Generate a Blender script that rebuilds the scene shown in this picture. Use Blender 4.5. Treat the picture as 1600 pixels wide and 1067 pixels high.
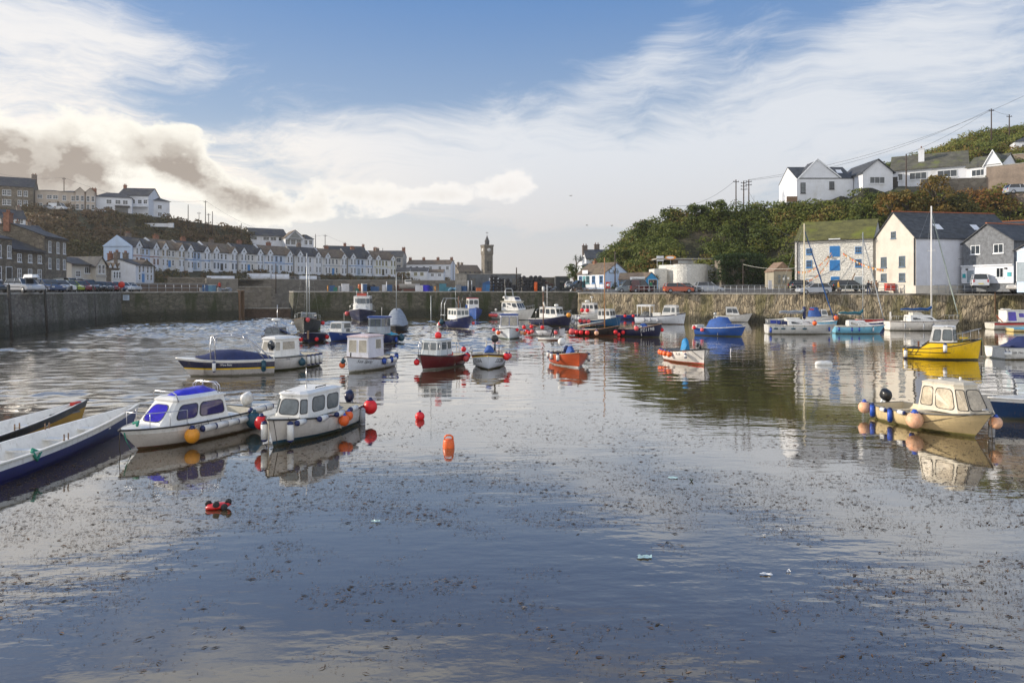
import bpy, math, random
import numpy as np
from mathutils import Vector, Matrix, noise
R = random.Random(11)
for o in list(bpy.data.objects): bpy.data.objects.remove(o, do_unlink=True)
SC = bpy.context.scene
COL = SC.collection
rad = math.radians
# ---------------------------------------------------------------- camera, sky, sun, exposure
F, H, HY = 1066.67, 4.5, 452.0          # focal length in photo pixels, eye height over the water, horizon row
def X(px, D): return (px-800.0)/F*D
def Z(py, D): return H+(HY-py)/F*D
def WP(px, py):
    D = F*H/(py-HY); return X(px, D), D
cd = bpy.data.cameras.new('camera'); cam = bpy.data.objects.new('camera', cd); COL.objects.link(cam)
cd.lens = 24; cd.sensor_width = 36; cd.sensor_fit = 'HORIZONTAL'; cd.shift_y = -0.0509
cd.clip_start = .1; cd.clip_end = 9000
cam.location = (0, 0, H); cam.rotation_euler = (rad(90), 0, 0); SC.camera = cam
SC.render.resolution_x, SC.render.resolution_y = 1024, 682
SC.view_settings.view_transform = 'Standard'; SC.view_settings.look = 'None'
SC.view_settings.exposure = 0.08; SC.view_settings.gamma = 1
SUN_AZ, SUN_EL = -80.0, 19.0
sd = Vector((math.sin(rad(SUN_AZ))*math.cos(rad(SUN_EL)), math.cos(rad(SUN_AZ))*math.cos(rad(SUN_EL)), math.sin(rad(SUN_EL))))
sl = bpy.data.lights.new('sun', 'SUN'); sl.energy = 5.0; sl.angle = rad(.6); sl.color = (1, .89, .74)
so = bpy.data.objects.new('sun', sl); COL.objects.link(so); so.rotation_euler = sd.to_track_quat('Z', 'Y').to_euler()
so.location = (-200, 80, 120)

class NT:
    """tiny helper to write node maths"""
    def __init__(s, nt): s.t = nt; s.n = nt.nodes; s.l = nt.links
    def new(s, typ, **kw):
        n = s.n.new(typ)
        for k, v in kw.items(): setattr(n, k, v)
        return n
    def _in(s, sock, v):
        if isinstance(v, bpy.types.NodeSocket): s.l.new(v, sock)
        elif v is not None: sock.default_value = v
    def m(s, op, a, b=None, c=None, clamp=False):
        n = s.new('ShaderNodeMath', operation=op); n.use_clamp = clamp
        for i, v in enumerate((a, b, c)):
            if v is not None: s._in(n.inputs[i], v)
        return n.outputs[0]
    def ramp(s, x, a, b, y0=0., y1=1., smooth=True):
        n = s.new('ShaderNodeMapRange'); n.interpolation_type = 'SMOOTHSTEP' if smooth else 'LINEAR'
        for i, v in enumerate((x, a, b, y0, y1)): s._in(n.inputs[i], v)
        return n.outputs[0]
    def mix(s, f, a, b):
        n = s.new('ShaderNodeMix', data_type='RGBA'); s._in(n.inputs[0], f); s._in(n.inputs[6], a); s._in(n.inputs[7], b)
        return n.outputs[2]
    def noise(s, vec, scale, detail=4, rough=.55, dist=0., typ=None):
        n = s.new('ShaderNodeTexNoise'); s._in(n.inputs['Vector'], vec)
        n.inputs['Scale'].default_value = scale; n.inputs['Detail'].default_value = detail
        n.inputs['Roughness'].default_value = rough; n.inputs['Distortion'].default_value = dist
        return n.outputs['Fac']
    def comb(s, x, y, z=0.):
        n = s.new('ShaderNodeCombineXYZ'); s._in(n.inputs[0], x); s._in(n.inputs[1], y); s._in(n.inputs[2], z); return n.outputs[0]
    def mapping(s, vec, scale=(1,1,1), rot=(0,0,0), loc=(0,0,0)):
        n = s.new('ShaderNodeMapping'); s._in(n.inputs[0], vec); n.inputs['Scale'].default_value = scale
        n.inputs['Rotation'].default_value = rot; n.inputs['Location'].default_value = loc; return n.outputs[0]

def lin(r, g, b):
    f = lambda c: (c/255/12.92) if c/255 <= .04045 else ((c/255+.055)/1.055)**2.4
    return (f(r), f(g), f(b), 1)

w = bpy.data.worlds.new('World'); SC.world = w; w.use_nodes = True
T = NT(w.node_tree); T.n.clear()
out = T.new('ShaderNodeOutputWorld'); bg = T.new('ShaderNodeBackground'); T.l.new(bg.outputs[0], out.inputs[0])
sky = T.new('ShaderNodeTexSky', sky_type='NISHITA'); sky.sun_disc = False
sky.sun_elevation = rad(SUN_EL); sky.sun_rotation = rad(SUN_AZ); sky.air_density = 1.0; sky.dust_density = .6; sky.ozone_density = 2.0
tc = T.new('ShaderNodeTexCoord'); sep = T.new('ShaderNodeSeparateXYZ'); T.l.new(tc.outputs['Generated'], sep.inputs[0])
sx, sy, sz = sep.outputs
az = T.m('ARCTAN2', sx, sy)                       # radians, right positive
el = T.m('ARCSINE', sz)
ael = T.m('ABSOLUTE', el)
def A2(px, py):
    a = math.atan((px-800)/F); return a, math.atan((HY-py)/F*math.cos(a))
def gauss(px, py, rx, ry, rot=0., amp=1.):
    """soft patch of sky centred on a compass direction / elevation; radii in radians*1000"""
    a, e = A2(px, py); c, s_ = math.cos(rad(rot)), math.sin(rad(rot))
    dx = T.m('SUBTRACT', az, a); dy = T.m('SUBTRACT', ael, e)
    u = T.m('ADD', T.m('MULTIPLY', dx, c*1000/rx), T.m('MULTIPLY', dy, s_*1000/rx))
    v = T.m('ADD', T.m('MULTIPLY', dx, -s_*1000/ry), T.m('MULTIPLY', dy, c*1000/ry))
    r2 = T.m('ADD', T.m('MULTIPLY', u, u), T.m('MULTIPLY', v, v))
    return T.m('MULTIPLY', T.m('EXPONENT', T.m('MULTIPLY', r2, -1.)), amp)
def summ(*a):
    r = a[0]
    for b in a[1:]: r = T.m('ADD', r, b)
    return r
skyc = T.new('ShaderNodeVectorMath', operation='SCALE'); T.l.new(sky.outputs[0], skyc.inputs[0]); skyc.inputs[3].default_value = .11
# own blue gradient blended into the physical sky
blue = T.mix(T.ramp(ael, .03, .52), lin(185, 200, 213), lin(78, 134, 200))
base = T.mix(.80, skyc.outputs[0], blue)
# high cirrus, streaks rising to the right
av = T.comb(az, ael)
warp = T.noise(av, 2.2, 3)
sv = T.mapping(av, scale=(1.0, 5.2, 1), rot=(0, 0, rad(-24)))
wv = T.new('ShaderNodeVectorMath', operation='MULTIPLY_ADD')
nv = T.new('ShaderNodeTexNoise'); T.l.new(av, nv.inputs['Vector']); nv.inputs['Scale'].default_value = 3.2; nv.inputs['Detail'].default_value = 3
T.l.new(nv.outputs['Color'], wv.inputs[0]); wv.inputs[1].default_value = (.45, .9, 0); T.l.new(sv, wv.inputs[2])
c1 = T.noise(wv.outputs[0], 2.6, 9, .66)
sv2 = T.mapping(av, scale=(1.6, 9, 1), rot=(0, 0, rad(-36)))
wv2 = T.new('ShaderNodeVectorMath', operation='MULTIPLY_ADD'); T.l.new(nv.outputs['Color'], wv2.inputs[0]); wv2.inputs[1].default_value = (.5, 1.3, 0); T.l.new(sv2, wv2.inputs[2])
c2 = T.noise(wv2.outputs[0], 7, 7, .7)
bias = summ(gauss(700, 60, 330, 95, 8, -.33), gauss(330, 200, 120, 60, -10, -.2), gauss(1250, 40, 110, 40, 20, -.12),
            gauss(150, 150, 330, 90, 14, .19), gauss(60, 20, 200, 60, 0, .14), gauss(250, 235, 260, 55, 5, .12),
            gauss(560, 215, 220, 42, 12, .2), gauss(900, 165, 200, 45, 22, .16), gauss(1250, 150, 420, 75, 20, .17),
            gauss(1060, 40, 75, 30, 30, .14), gauss(750, 290, 520, 60, 4, .16), gauss(1150, 270, 400, 80, 8, .16), gauss(300, 20, 100, 30, 0, -.1), gauss(560, -210, 200, 50, 6, .34), gauss(1050, -330, 260, 60, -8, .30), gauss(150, -260, 260, 70, 0, .24))
cd_ = T.m('ADD', T.m('ADD', T.m('MULTIPLY', c1, .72), T.m('MULTIPLY', c2, .3)), bias)
ca = T.ramp(cd_, .45, .78)
hazea = T.ramp(ael, .25, .0)                       # milky lower sky
ca = T.m('MAXIMUM', T.m('MULTIPLY', ca, .93), T.m('MULTIPLY', hazea, .86))
glow = summ(gauss(235, 300, 330, 190, 0, .55), gauss(250, 285, 110, 70, 0, .6), gauss(-100, 300, 500, 300, 0, .25))
low = T.mix(T.ramp(ael, .0, .22), lin(212, 206, 202), lin(224, 228, 234))
warm = T.mix(T.m('MINIMUM', glow, 1.), low, lin(250, 238, 222))
addg = T.new('ShaderNodeVectorMath', operation='SCALE'); T.l.new(warm, addg.inputs[0])
T.l.new(T.m('ADD', 1.0, T.m('MULTIPLY', glow, .22)), addg.inputs[3])
c = T.mix(ca, base, addg.outputs[0])
# cumulus with lit rims and shaded bodies; the light side is found by comparing the cloud with itself a little higher up
cu = T.mapping(av, scale=(1, 1.25, 1)); cuu = T.mapping(av, scale=(1, 1.25, 1), loc=(-.012, .026, 0))
cn = T.noise(cu, 15, 9, .6); cn2 = T.noise(cu, 6, 3, .5); cnu = T.noise(cuu, 15, 4, .6); cnu2 = T.noise(cuu, 6, 3, .5)
cb = summ(gauss(10, 262, 84, 66, -8, 1.0), gauss(98, 264, 62, 42, -24, .8), gauss(232, 226, 50, 24, -35, .68), gauss(280, 240, 44, 32, 0, .8), gauss(345, 296, 70, 30, -24, .95),
          gauss(420, 318, 64, 20, -5, .7), gauss(560, 300, 74, 22, 0, .82), gauss(680, 303, 64, 16, 0, .72), gauss(788, 290, 42, 24, 0, .95), gauss(-250, 280, 240, 60, 0, .9), gauss(470, 335, 120, 11, 0, .35))
nz = T.m('SUBTRACT', T.m('ADD', T.m('MULTIPLY', cn, .8), T.m('MULTIPLY', cn2, .6)), .70)
nzu = T.m('SUBTRACT', T.m('ADD', T.m('MULTIPLY', cnu, .8), T.m('MULTIPLY', cnu2, .6)), .70)
dd = T.m('SUBTRACT', T.m('ADD', cb, T.m('MULTIPLY', nz, 2.9)), T.ramp(cb, .22, .0, 0., 1.8))
ka = T.ramp(dd, .30, .62)
core = T.ramp(dd, .48, 1.30)
lit = T.ramp(T.m('SUBTRACT', nz, nzu), -.07, .09)
dk = summ(gauss(30, 285, 200, 100, 0, 1.05), gauss(350, 302, 120, 60, 0, 1.05), gauss(-250, 280, 240, 80, 0, .8), gauss(560, 316, 80, 16, 0, .6), gauss(790, 306, 50, 18, 0, .6), gauss(680, 312, 60, 12, 0, .4))
tex = T.ramp(T.noise(T.mapping(av, scale=(1, 1.5, 1), loc=(2, 7, 0)), 24, 7, .62), .30, .68, .80, 1.05)
dk = T.m('MULTIPLY', T.m('MULTIPLY', T.m('MULTIPLY', core, dk), tex), T.m('SUBTRACT', 1.05, T.m('MULTIPLY', lit, .48)), clamp=True)
rim = T.mix(T.m('MINIMUM', T.m('MULTIPLY', glow, 1.3), 1.), lin(246, 243, 241), lin(255, 251, 240))
kc = T.mix(dk, rim, lin(168, 157, 147))
c = T.mix(ka, c, kc)
# added fill: sky made brighter behind the camera and overhead to lift the shade
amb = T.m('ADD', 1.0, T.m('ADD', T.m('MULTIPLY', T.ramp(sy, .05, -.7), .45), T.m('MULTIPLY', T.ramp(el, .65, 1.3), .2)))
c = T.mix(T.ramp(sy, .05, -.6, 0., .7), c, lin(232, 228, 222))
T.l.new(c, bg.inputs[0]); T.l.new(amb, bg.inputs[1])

# ---------------------------------------------------------------- object helpers
def tag(o, label=None, cat=None, group=None, kind=None):
    if label: o['label'] = label
    if cat: o['category'] = cat
    if group: o['group'] = group
    if kind: o['kind'] = kind
    return o
def thing(name, label, cat, loc=(0,0,0), rotz=0., group=None):
    o = bpy.data.objects.new(name, None); COL.objects.link(o); o.empty_display_size = .2
    o.location = loc; o.rotation_euler = (0, 0, rotz); return tag(o, label, cat, group)
def copy_tree(o, parent=None):
    c = o.copy(); COL.objects.link(c); c.parent = parent
    for ch in list(KIDS.get(o.name, [])): KIDS.setdefault(c.name, []).append(copy_tree(ch, c))
    return c
KIDS = {}
class MB:
    def __init__(s, *mats): s.v = []; s.f = []; s.mi = []; s.sm = []; s.mats = []; s.cur = 0; s.smooth = False; [s.use(m) for m in mats[::-1]]
    def use(s, m):
        if m not in s.mats: s.mats.append(m)
        s.cur = s.mats.index(m); return s
    def add(s, vs, fs, sm=None):
        o = len(s.v); s.v.extend([tuple(v) for v in vs])
        for f in fs: s.f.append(tuple(i+o for i in f)); s.mi.append(s.cur); s.sm.append(s.smooth if sm is None else sm)
    def quad(s, a, b, c, d): s.add([a, b, c, d], [(0,1,2,3)], False)
    def box(s, x0, x1, y0, y1, z0, z1):
        s.add([(x0,y0,z0),(x1,y0,z0),(x1,y1,z0),(x0,y1,z0),(x0,y0,z1),(x1,y0,z1),(x1,y1,z1),(x0,y1,z1)],
              [(0,3,2,1),(4,5,6,7),(0,1,5,4),(1,2,6,5),(2,3,7,6),(3,0,4,7)], False)
    def prism(s, poly, z0, z1, top=None):
        n = len(poly); top = top or poly
        s.add([(p[0],p[1],z0) for p in poly]+[(p[0],p[1],z1) for p in top],
              [tuple(range(n))[::-1], tuple(range(n, 2*n))]+[(i,(i+1)%n,n+(i+1)%n,n+i) for i in range(n)], False)
    def xprism(s, prof, y0, y1, inset=0.):
        """profile in (x,z), extruded along y"""
        n = len(prof)
        s.add([(p[0],y0,p[1]) for p in prof]+[(p[0],y1,p[1]) for p in prof],
              [tuple(range(n)), tuple(range(n, 2*n))[::-1]]+[(i,n+i,n+(i+1)%n,(i+1)%n) for i in range(n)], False)
    def tube(s, pts, r, n=6, sm=True, cap=True):
        pts = [Vector(p) for p in pts]; rs = r if isinstance(r, (list, tuple)) else [r]*len(pts)
        vs = []; fs = []; N = len(pts)
        for i, p in enumerate(pts):
            d = (pts[min(i+1, N-1)]-pts[max(i-1, 0)]).normalized()
            up = Vector((0,0,1)) if abs(d.z) < .95 else Vector((1,0,0))
            a = d.cross(up).normalized(); b = d.cross(a)
            for k in range(n):
                t = 2*math.pi*k/n; vs.append(p+(a*math.cos(t)+b*math.sin(t))*rs[i])
        for i in range(N-1):
            for k in range(n): fs.append((i*n+k, i*n+(k+1)%n, (i+1)*n+(k+1)%n, (i+1)*n+k))
        if cap: fs += [tuple(range(n))[::-1], tuple(range((N-1)*n, N*n))]
        s.add(vs, fs, sm)
    def lathe(s, prof, c=(0,0,0), n=12, ax='z', sm=True):
        """prof: (radius, height) pairs"""
        vs = []; fs = []; N = len(prof)
        for r_, h in prof:
            for k in range(n):
                t = 2*math.pi*k/n; a, b = r_*math.cos(t), r_*math.sin(t)
                vs.append({'z': (c[0]+a, c[1]+b, c[2]+h), 'x': (c[0]+h, c[1]+a, c[2]+b), 'y': (c[0]+b, c[1]+h, c[2]+a)}[ax])
        for i in range(N-1):
            for k in range(n): fs.append((i*n+k, i*n+(k+1)%n, (i+1)*n+(k+1)%n, (i+1)*n+k))
        fs += [tuple(range(n))[::-1], tuple(range((N-1)*n, N*n))]
        s.add(vs, fs, sm)
    def ball(s, c, r, n=12, m=8, sc=(1,1,1)):
        prof = [(math.sin(math.pi*i/m)*.999+.001, -math.cos(math.pi*i/m)) for i in range(m+1)]
        vs = []; fs = []
        for rr, h in prof:
            for k in range(n):
                t = 2*math.pi*k/n; vs.append((c[0]+rr*math.cos(t)*r*sc[0], c[1]+rr*math.sin(t)*r*sc[1], c[2]+h*r*sc[2]))
        for i in range(m):
            for k in range(n): fs.append((i*n+k, i*n+(k+1)%n, (i+1)*n+(k+1)%n, (i+1)*n+k))
        s.add(vs, fs, True)
    def grid(s, rows, sm=True, closed=False):
        n = len(rows[0]); vs = [p for r_ in rows for p in r_]; fs = []
        for i in range(len(rows)-1):
            for k in range(n if closed else n-1): fs.append((i*n+k, i*n+(k+1)%n, (i+1)*n+(k+1)%n, (i+1)*n+k))
        s.add(vs, fs, sm)
    def build(s, name, parent=None, label=None):
        me = bpy.data.meshes.new(name); me.from_pydata(s.v, [], s.f); me.validate()
        for m in s.mats: me.materials.append(m)
        if len(me.polygons) == len(s.mi):
            me.polygons.foreach_set('material_index', s.mi); me.polygons.foreach_set('use_smooth', s.sm)
        o = bpy.data.objects.new(name, me); COL.objects.link(o)
        if parent is not None: o.parent = parent; KIDS.setdefault(parent.name, []).append(o)
        if label: o['label'] = label
        return o
def fast_mesh(name, verts, quads, mat, tint=None, smooth=False):
    me = bpy.data.meshes.new(name); nv, nf = len(verts), len(quads)
    me.vertices.add(nv); me.vertices.foreach_set('co', np.asarray(verts, np.float32).ravel())
    k = quads.shape[1]
    me.loops.add(nf*k); me.loops.foreach_set('vertex_index', np.asarray(quads, np.int32).ravel())
    me.polygons.add(nf); me.polygons.foreach_set('loop_start', np.arange(0, nf*k, k, dtype=np.int32))
    me.update(calc_edges=True)
    if smooth: me.polygons.foreach_set('use_smooth', np.ones(nf, bool))
    if tint is not None:
        at = me.attributes.new('tint', 'FLOAT', 'POINT'); at.data.foreach_set('value', np.asarray(tint, np.float32))
    me.materials.append(mat)
    o = bpy.data.objects.new(name, me); COL.objects.link(o); return o

# ---------------------------------------------------------------- materials
_m = {}
def mk(name, col, rough=.6, var=.18, scale=2.5, bump=0., bscale=18, metal=0., dirt=None, dscale=1.2, damt=.35, spec=.5, coat=0., planks=0., stretch=(1,1,1), rvar=.12, weed=False):
    """procedural surface: base colour broken up by two noises, optional dirt patches, bump and plank lines"""
    if name in _m: return _m[name]
    m = bpy.data.materials.new(name); m.use_nodes = True; t = NT(m.node_tree); b = t.n['Principled BSDF']
    co = t.new('ShaderNodeTexCoord').outputs['Object']; cs = t.mapping(co, scale=stretch)
    n1 = t.noise(cs, scale, 5, .6); n2 = t.noise(cs, scale*7.3, 3, .6)
    f = t.m('ADD', t.m('MULTIPLY', n1, .65), t.m('MULTIPLY', n2, .35))
    c3 = col[:3]
    lo = tuple(max(0, x*(1-var*1.6)) for x in c3)+(1,); hi = tuple(min(1, x*(1+var*1.2)) for x in c3)+(1,)
    cc = t.mix(t.ramp(f, .3, .7), lo, hi)
    if dirt:
        nd = t.noise(t.mapping(co, scale=(1, 1, .45)), dscale, 6, .7)
        cc = t.mix(t.m('MULTIPLY', t.ramp(nd, .5, .72), damt), cc, dirt[:3]+(1,))
    if weed:
        sw = t.new('ShaderNodeSeparateXYZ'); t.l.new(co, sw.inputs[0]); wn = t.noise(t.mapping(co, scale=(1, 1, .3)), 7, 5, .65)
        cc = t.mix(t.m('MULTIPLY', t.ramp(t.m('SUBTRACT', sw.outputs[2], t.m('MULTIPLY', wn, .16)), .05, -.03), .75), cc, (.075, .075, .03, 1))
        st = t.noise(t.mapping(co, scale=(9, 9, .8)), 1.6, 3, .6); cc = t.mix(t.m('MULTIPLY', t.ramp(st, .60, .72), .28), cc, (.20, .13, .07, 1))
    t.l.new(cc, b.inputs['Base Color'])
    t.l.new(t.m('ADD', rough-rvar/2, t.m('MULTIPLY', n2, rvar), clamp=True), b.inputs['Roughness'])
    b.inputs['Metallic'].default_value = metal; b.inputs['Specular IOR Level'].default_value = spec
    b.inputs['Coat Weight'].default_value = coat; b.inputs['Coat Roughness'].default_value = .08
    h = None
    if bump: h = t.m('MULTIPLY', t.noise(cs, bscale, 5, .6), bump)
    if planks:
        sp = t.new('ShaderNodeSeparateXYZ'); t.l.new(co, sp.inputs[0])
        fr = t.m('FRACT', t.m('DIVIDE', sp.outputs[2], planks)); h2 = t.m('MULTIPLY', fr, .022)
        h = h2 if h is None else t.m('ADD', h, h2)
    if h is not None:
        bn = t.new('ShaderNodeBump'); bn.inputs['Strength'].default_value = .8; bn.inputs['Distance'].default_value = 1.
        t.l.new(h, bn.inputs['Height']); t.l.new(bn.outputs[0], b.inputs['Normal'])
    _m[name] = m; return m
def paint(r, g, b, rough=.35, planks=0., dirt=True, key=''):
    """weathered boat paint: grime streaks and a ragged line of weed just above the waterline (z = 0)"""
    n = 'paint_%d_%d_%d%s%s' % (r, g, b, '_planked' if planks else '', key)
    return mk(n, lin(r, g, b), rough, .07, 1.3, coat=.15, planks=planks, dirt=(.16,.13,.08) if dirt else None, dscale=2.6, damt=.34, weed=True)
def glassm(name, col, rough=.06):
    return mk(name, col, rough, .25, 1.5, spec=.8, rvar=.04)
GL = glassm('window_glass', (.035,.045,.055)); GLP = glassm('pale_lit_glass', (.34,.31,.25), .12); GLB = glassm('blue_tinted_glass', (.035,.012,.42), .06)  # pale glass: the look of lit panes is put into the colour
GLD = glassm('dark_window_glass', (.015,.02,.024)); GLG = glassm('grey_window_glass', (.10,.12,.13), .05)
WHITE = paint(226, 224, 218); OFFW = paint(205, 200, 186, .5); RUBR = mk('black_rubber', (.02,.02,.022), .7, .3); BLK = paint(22, 23, 26, .4)
STEEL = mk('brushed_steel', (.55,.55,.56), .3, .12, 4, metal=.9); GALV = mk('galvanised_rail', (.42,.44,.45), .5, .15, 6, metal=.6)
ROPE = mk('rope', (.35,.3,.22), .9, .3, 20); ROPEB = mk('blue_rope', (.03,.12,.3), .9, .3, 20); ROPEG = mk('green_rope', (.03,.25,.17), .9, .3, 20); ROPED = mk('dark_rope', (.06,.05,.04), .9, .3, 20)
WOOD = mk('weathered_wood', (.23,.14,.08), .7, .3, 5, bump=.01, stretch=(1,1,6)); VARN = mk('varnished_wood', (.36,.17,.06), .3, .25, 5, coat=.4)
# ---------------------------------------------------------------- water
def water_mat():
    m = bpy.data.materials.new('harbour_water'); m.use_nodes = True; t = NT(m.node_tree); b = t.n['Principled BSDF']
    co = t.new('ShaderNodeTexCoord').outputs['Object']
    big = t.noise(co, .045, 3); mid = t.noise(t.mapping(co, scale=(.35, 1, 1)), .25, 4, .6)
    cc = t.mix(t.ramp(big, .35, .65), (.062,.044,.018,1), (.085,.058,.025,1))
    t.l.new(cc, b.inputs['Base Color']); b.inputs['IOR'].default_value = 1.75
    patch = t.ramp(t.noise(t.mapping(co, scale=(.25, 1, 1)), .13, 4, .55), .46, .62)      # wind-ruffled lanes
    sp = t.new('ShaderNodeSeparateXYZ'); t.l.new(co, sp.inputs[0])
    leftm = t.m('MULTIPLY', t.ramp(sp.outputs[0], -5., -18.), t.ramp(sp.outputs[1], 20., 34.))
    far = t.m('MULTIPLY', t.ramp(sp.outputs[1], 28., 60.), t.ramp(sp.outputs[0], 26., 4., .25, 1.))
    lane = t.noise(t.mapping(co, scale=(.22, 1, 1), loc=(4, 2, 0)), .085, 4, .6)
    amt = t.m('ADD', .12, t.m('ADD', t.m('MULTIPLY', patch, .16), t.m('MULTIPLY', leftm, .55)))
    amt = t.m('ADD', amt, t.m('MULTIPLY', t.m('MULTIPLY', t.ramp(sp.outputs[1], 15., 8.), t.ramp(big, .35, .55)), .6))
    w1 = t.noise(t.mapping(co, scale=(.32, 1, 1), rot=(0,0,.12)), 1.1, 3, .5)
    w2 = t.noise(t.mapping(co, scale=(.5, 1, 1), rot=(0,0,-.25)), 3.6, 3, .5)
    w3 = t.noise(t.mapping(co, scale=(.7, 1, 1)), 13, 2, .5)
    h = t.m('ADD', t.m('MULTIPLY', w1, .05), t.m('ADD', t.m('MULTIPLY', w2, .020), t.m('MULTIPLY', w3, t.m('MULTIPLY', leftm, .011))))
    bn = t.new('ShaderNodeBump'); bn.inputs['Distance'].default_value = 1.; t.l.new(amt, bn.inputs['Strength']); t.l.new(h, bn.inputs['Height'])
    t.l.new(bn.outputs[0], b.inputs['Normal'])
    t.l.new(t.m('ADD', .015, t.m('MULTIPLY', mid, .05)), b.inputs['Roughness'])
    # oily harbour surface: a mirror whose strength follows the angle of view, over murky brown water
    lw = t.new('ShaderNodeLayerWeight'); lw.inputs[0].default_value = .5; t.l.new(bn.outputs[0], lw.inputs['Normal'])
    fac = t.m('ADD', .06, t.m('MULTIPLY', t.m('POWER', lw.outputs['Facing'], 2.5), .95))
    gl = t.new('ShaderNodeBsdfGlossy'); gl.inputs['Color'].default_value = (1,1,1,1); t.l.new(t.m('ADD', .01, t.m('MULTIPLY', mid, .045)), gl.inputs['Roughness']); t.l.new(bn.outputs[0], gl.inputs['Normal'])
    df = t.new('ShaderNodeBsdfDiffuse'); t.l.new(cc, df.inputs[0])
    ms = t.new('ShaderNodeMixShader'); t.l.new(fac, ms.inputs[0]); t.l.new(df.outputs[0], ms.inputs[1]); t.l.new(gl.outputs[0], ms.inputs[2]); t.l.new(ms.outputs[0], t.n['Material Output'].inputs[0])
    return m
wm = water_mat()
def water_mesh():
    """one sheet, finely divided over the basin, with real wind ripples whose height varies in lanes"""
    g_ = np.random.default_rng(21)
    ys = np.concatenate([np.geomspace(2, 22, 30)[:-1], np.geomspace(22, 118, 520)[:-1], np.geomspace(118, 430, 24)]); us = np.linspace(-1.25, 1.25, 620)
    Y, U = np.meshgrid(ys, us, indexing='ij'); Xx = Y*U; Zz = np.zeros_like(Y)
    def field(scx, scy, n, seed):
        q = np.random.default_rng(seed); f = np.zeros_like(Y)
        for _ in range(n): f += np.sin(Xx*scx*q.normal()+Y*scy*q.normal()+q.uniform(0, 6.28))
        return f/math.sqrt(n/2)
    sm = lambda x, a, b: np.clip((x-a)/(b-a), 0, 1)**2*(3-2*np.clip((x-a)/(b-a), 0, 1))
    lanes = sm(field(.05, .22, 14, 3), -.3, 1.1); lanes2 = sm(field(.10, .45, 14, 9), -.2, 1.2)
    left = sm(-Xx, 4, 20)*sm(Y, 22, 30); far = sm(Y, 40, 62)*sm(-Xx, -14, 6); mid = sm(Y, 24, 34)
    a = .16*mid+.35*mid*lanes2*sm(-Xx, -22, 2)+far*(.35+1.3*lanes)+left*(.35+.8*lanes2)
    a *= 1-sm(Y, 108, 118)
    for k in range(46):
        lam = g_.uniform(.35, 1.0)**1.0*2.6*(.35+.65*g_.random()); th = g_.normal()*.55+.15; kx, ky = 2*math.pi/lam*math.sin(th), 2*math.pi/lam*math.cos(th)
        env = .5+.5*np.sin(Xx*g_.normal()*.25+Y*g_.normal()*.35+g_.uniform(0, 6.28))
        Zz += .012*lam/2/math.sqrt(46/12)*np.sin(Xx*kx+Y*ky+g_.uniform(0, 6.28))*env
    Zz *= a*1.55
    ny, nx = Y.shape; V = np.stack([Xx, Y, Zz], -1).reshape(-1, 3); i_ = np.arange(ny*nx).reshape(ny, nx)
    Q = np.stack([i_[:-1,:-1], i_[:-1,1:], i_[1:,1:], i_[1:,:-1]], -1).reshape(-1, 4)
    return tag(fast_mesh('water', V, Q, wm, smooth=True), kind='structure')
water_mesh()
rng = np.random.default_rng(5)
# floating weed and flotsam : thousands of flakes and strips lying on the surface
def debris():
    m = bpy.data.materials.new('floating_weed'); m.use_nodes = True; t = NT(m.node_tree); bb = t.n['Principled BSDF']
    ri = t.new('ShaderNodeNewGeometry').outputs['Random Per Island']
    cr = t.new('ShaderNodeValToRGB'); t.l.new(ri, cr.inputs[0]); e = cr.color_ramp.elements
    e[0].color = (.022,.016,.010,1); e[1].color = (.30,.26,.2,1); e[1].position = 1
    for p_, c_ in ((.35, (.035,.022,.012,1)), (.65, (.10,.05,.02,1)), (.88, (.19,.10,.045,1))):
        q = cr.color_ramp.elements.new(p_); q.color = c_
    t.l.new(cr.outputs[0], bb.inputs['Base Color']); bb.inputs['Roughness'].default_value = .55
    vs = []; qs = []; n = 0
    want = 76000; made = 0
    while made < want:
        py = 560+rng.random()**.75*500; px = rng.uniform(-60, 1660); x, y = WP(px, py)
        d = noise.fractal(Vector((x*.22, y*.30, 3.1)), 1.0, 2.0, 4)+.8*noise.noise(Vector((x*.9, y*1.5, 9)))
        wgt = min(1, max(0, (py-560)/110))*min(1, max(0, (990-py)/240))
        if px < 420 and py < 720: wgt *= .6
        if py < 640: wgt *= .55
        if d+rng.normal()*.12 < .26-.50*wgt: continue
        if rng.random() > .08+wgt*.92: continue
        k = 1 if rng.random() < .45 else rng.integers(2, 6)
        for _ in range(k):
            L = rng.uniform(.011, .034)*(1 if rng.random() < .94 else 2.6); L *= .62+.38*min(1, y/22); wd = L*rng.uniform(.07, .30)
            a = rng.normal()*.55+.15; cx, cy = x+rng.normal()*.16*(k > 1), y+rng.normal()*.14*(k > 1)
            ca_, sa_ = math.cos(a), math.sin(a); z0, z1 = .005, .006+rng.random()*.014
            kx = rng.normal()*.25*L
            P = [(-L,-wd*.3,z0),(0+kx,-wd,z1),(L,0,z0),(kx*.5,wd,z1)]
            vs += [(cx+p[0]*ca_-p[1]*sa_, cy+p[0]*sa_+p[1]*ca_, p[2]) for p in P]; qs.append((n,n+1,n+2,n+3)); n += 4; made += 1
    return tag(fast_mesh('floating_seaweed', np.array(vs), np.array(qs), m), 'brown shreds of seaweed and twigs drifting over the calm foreground water', 'seaweed', kind='stuff')
debris()
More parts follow.
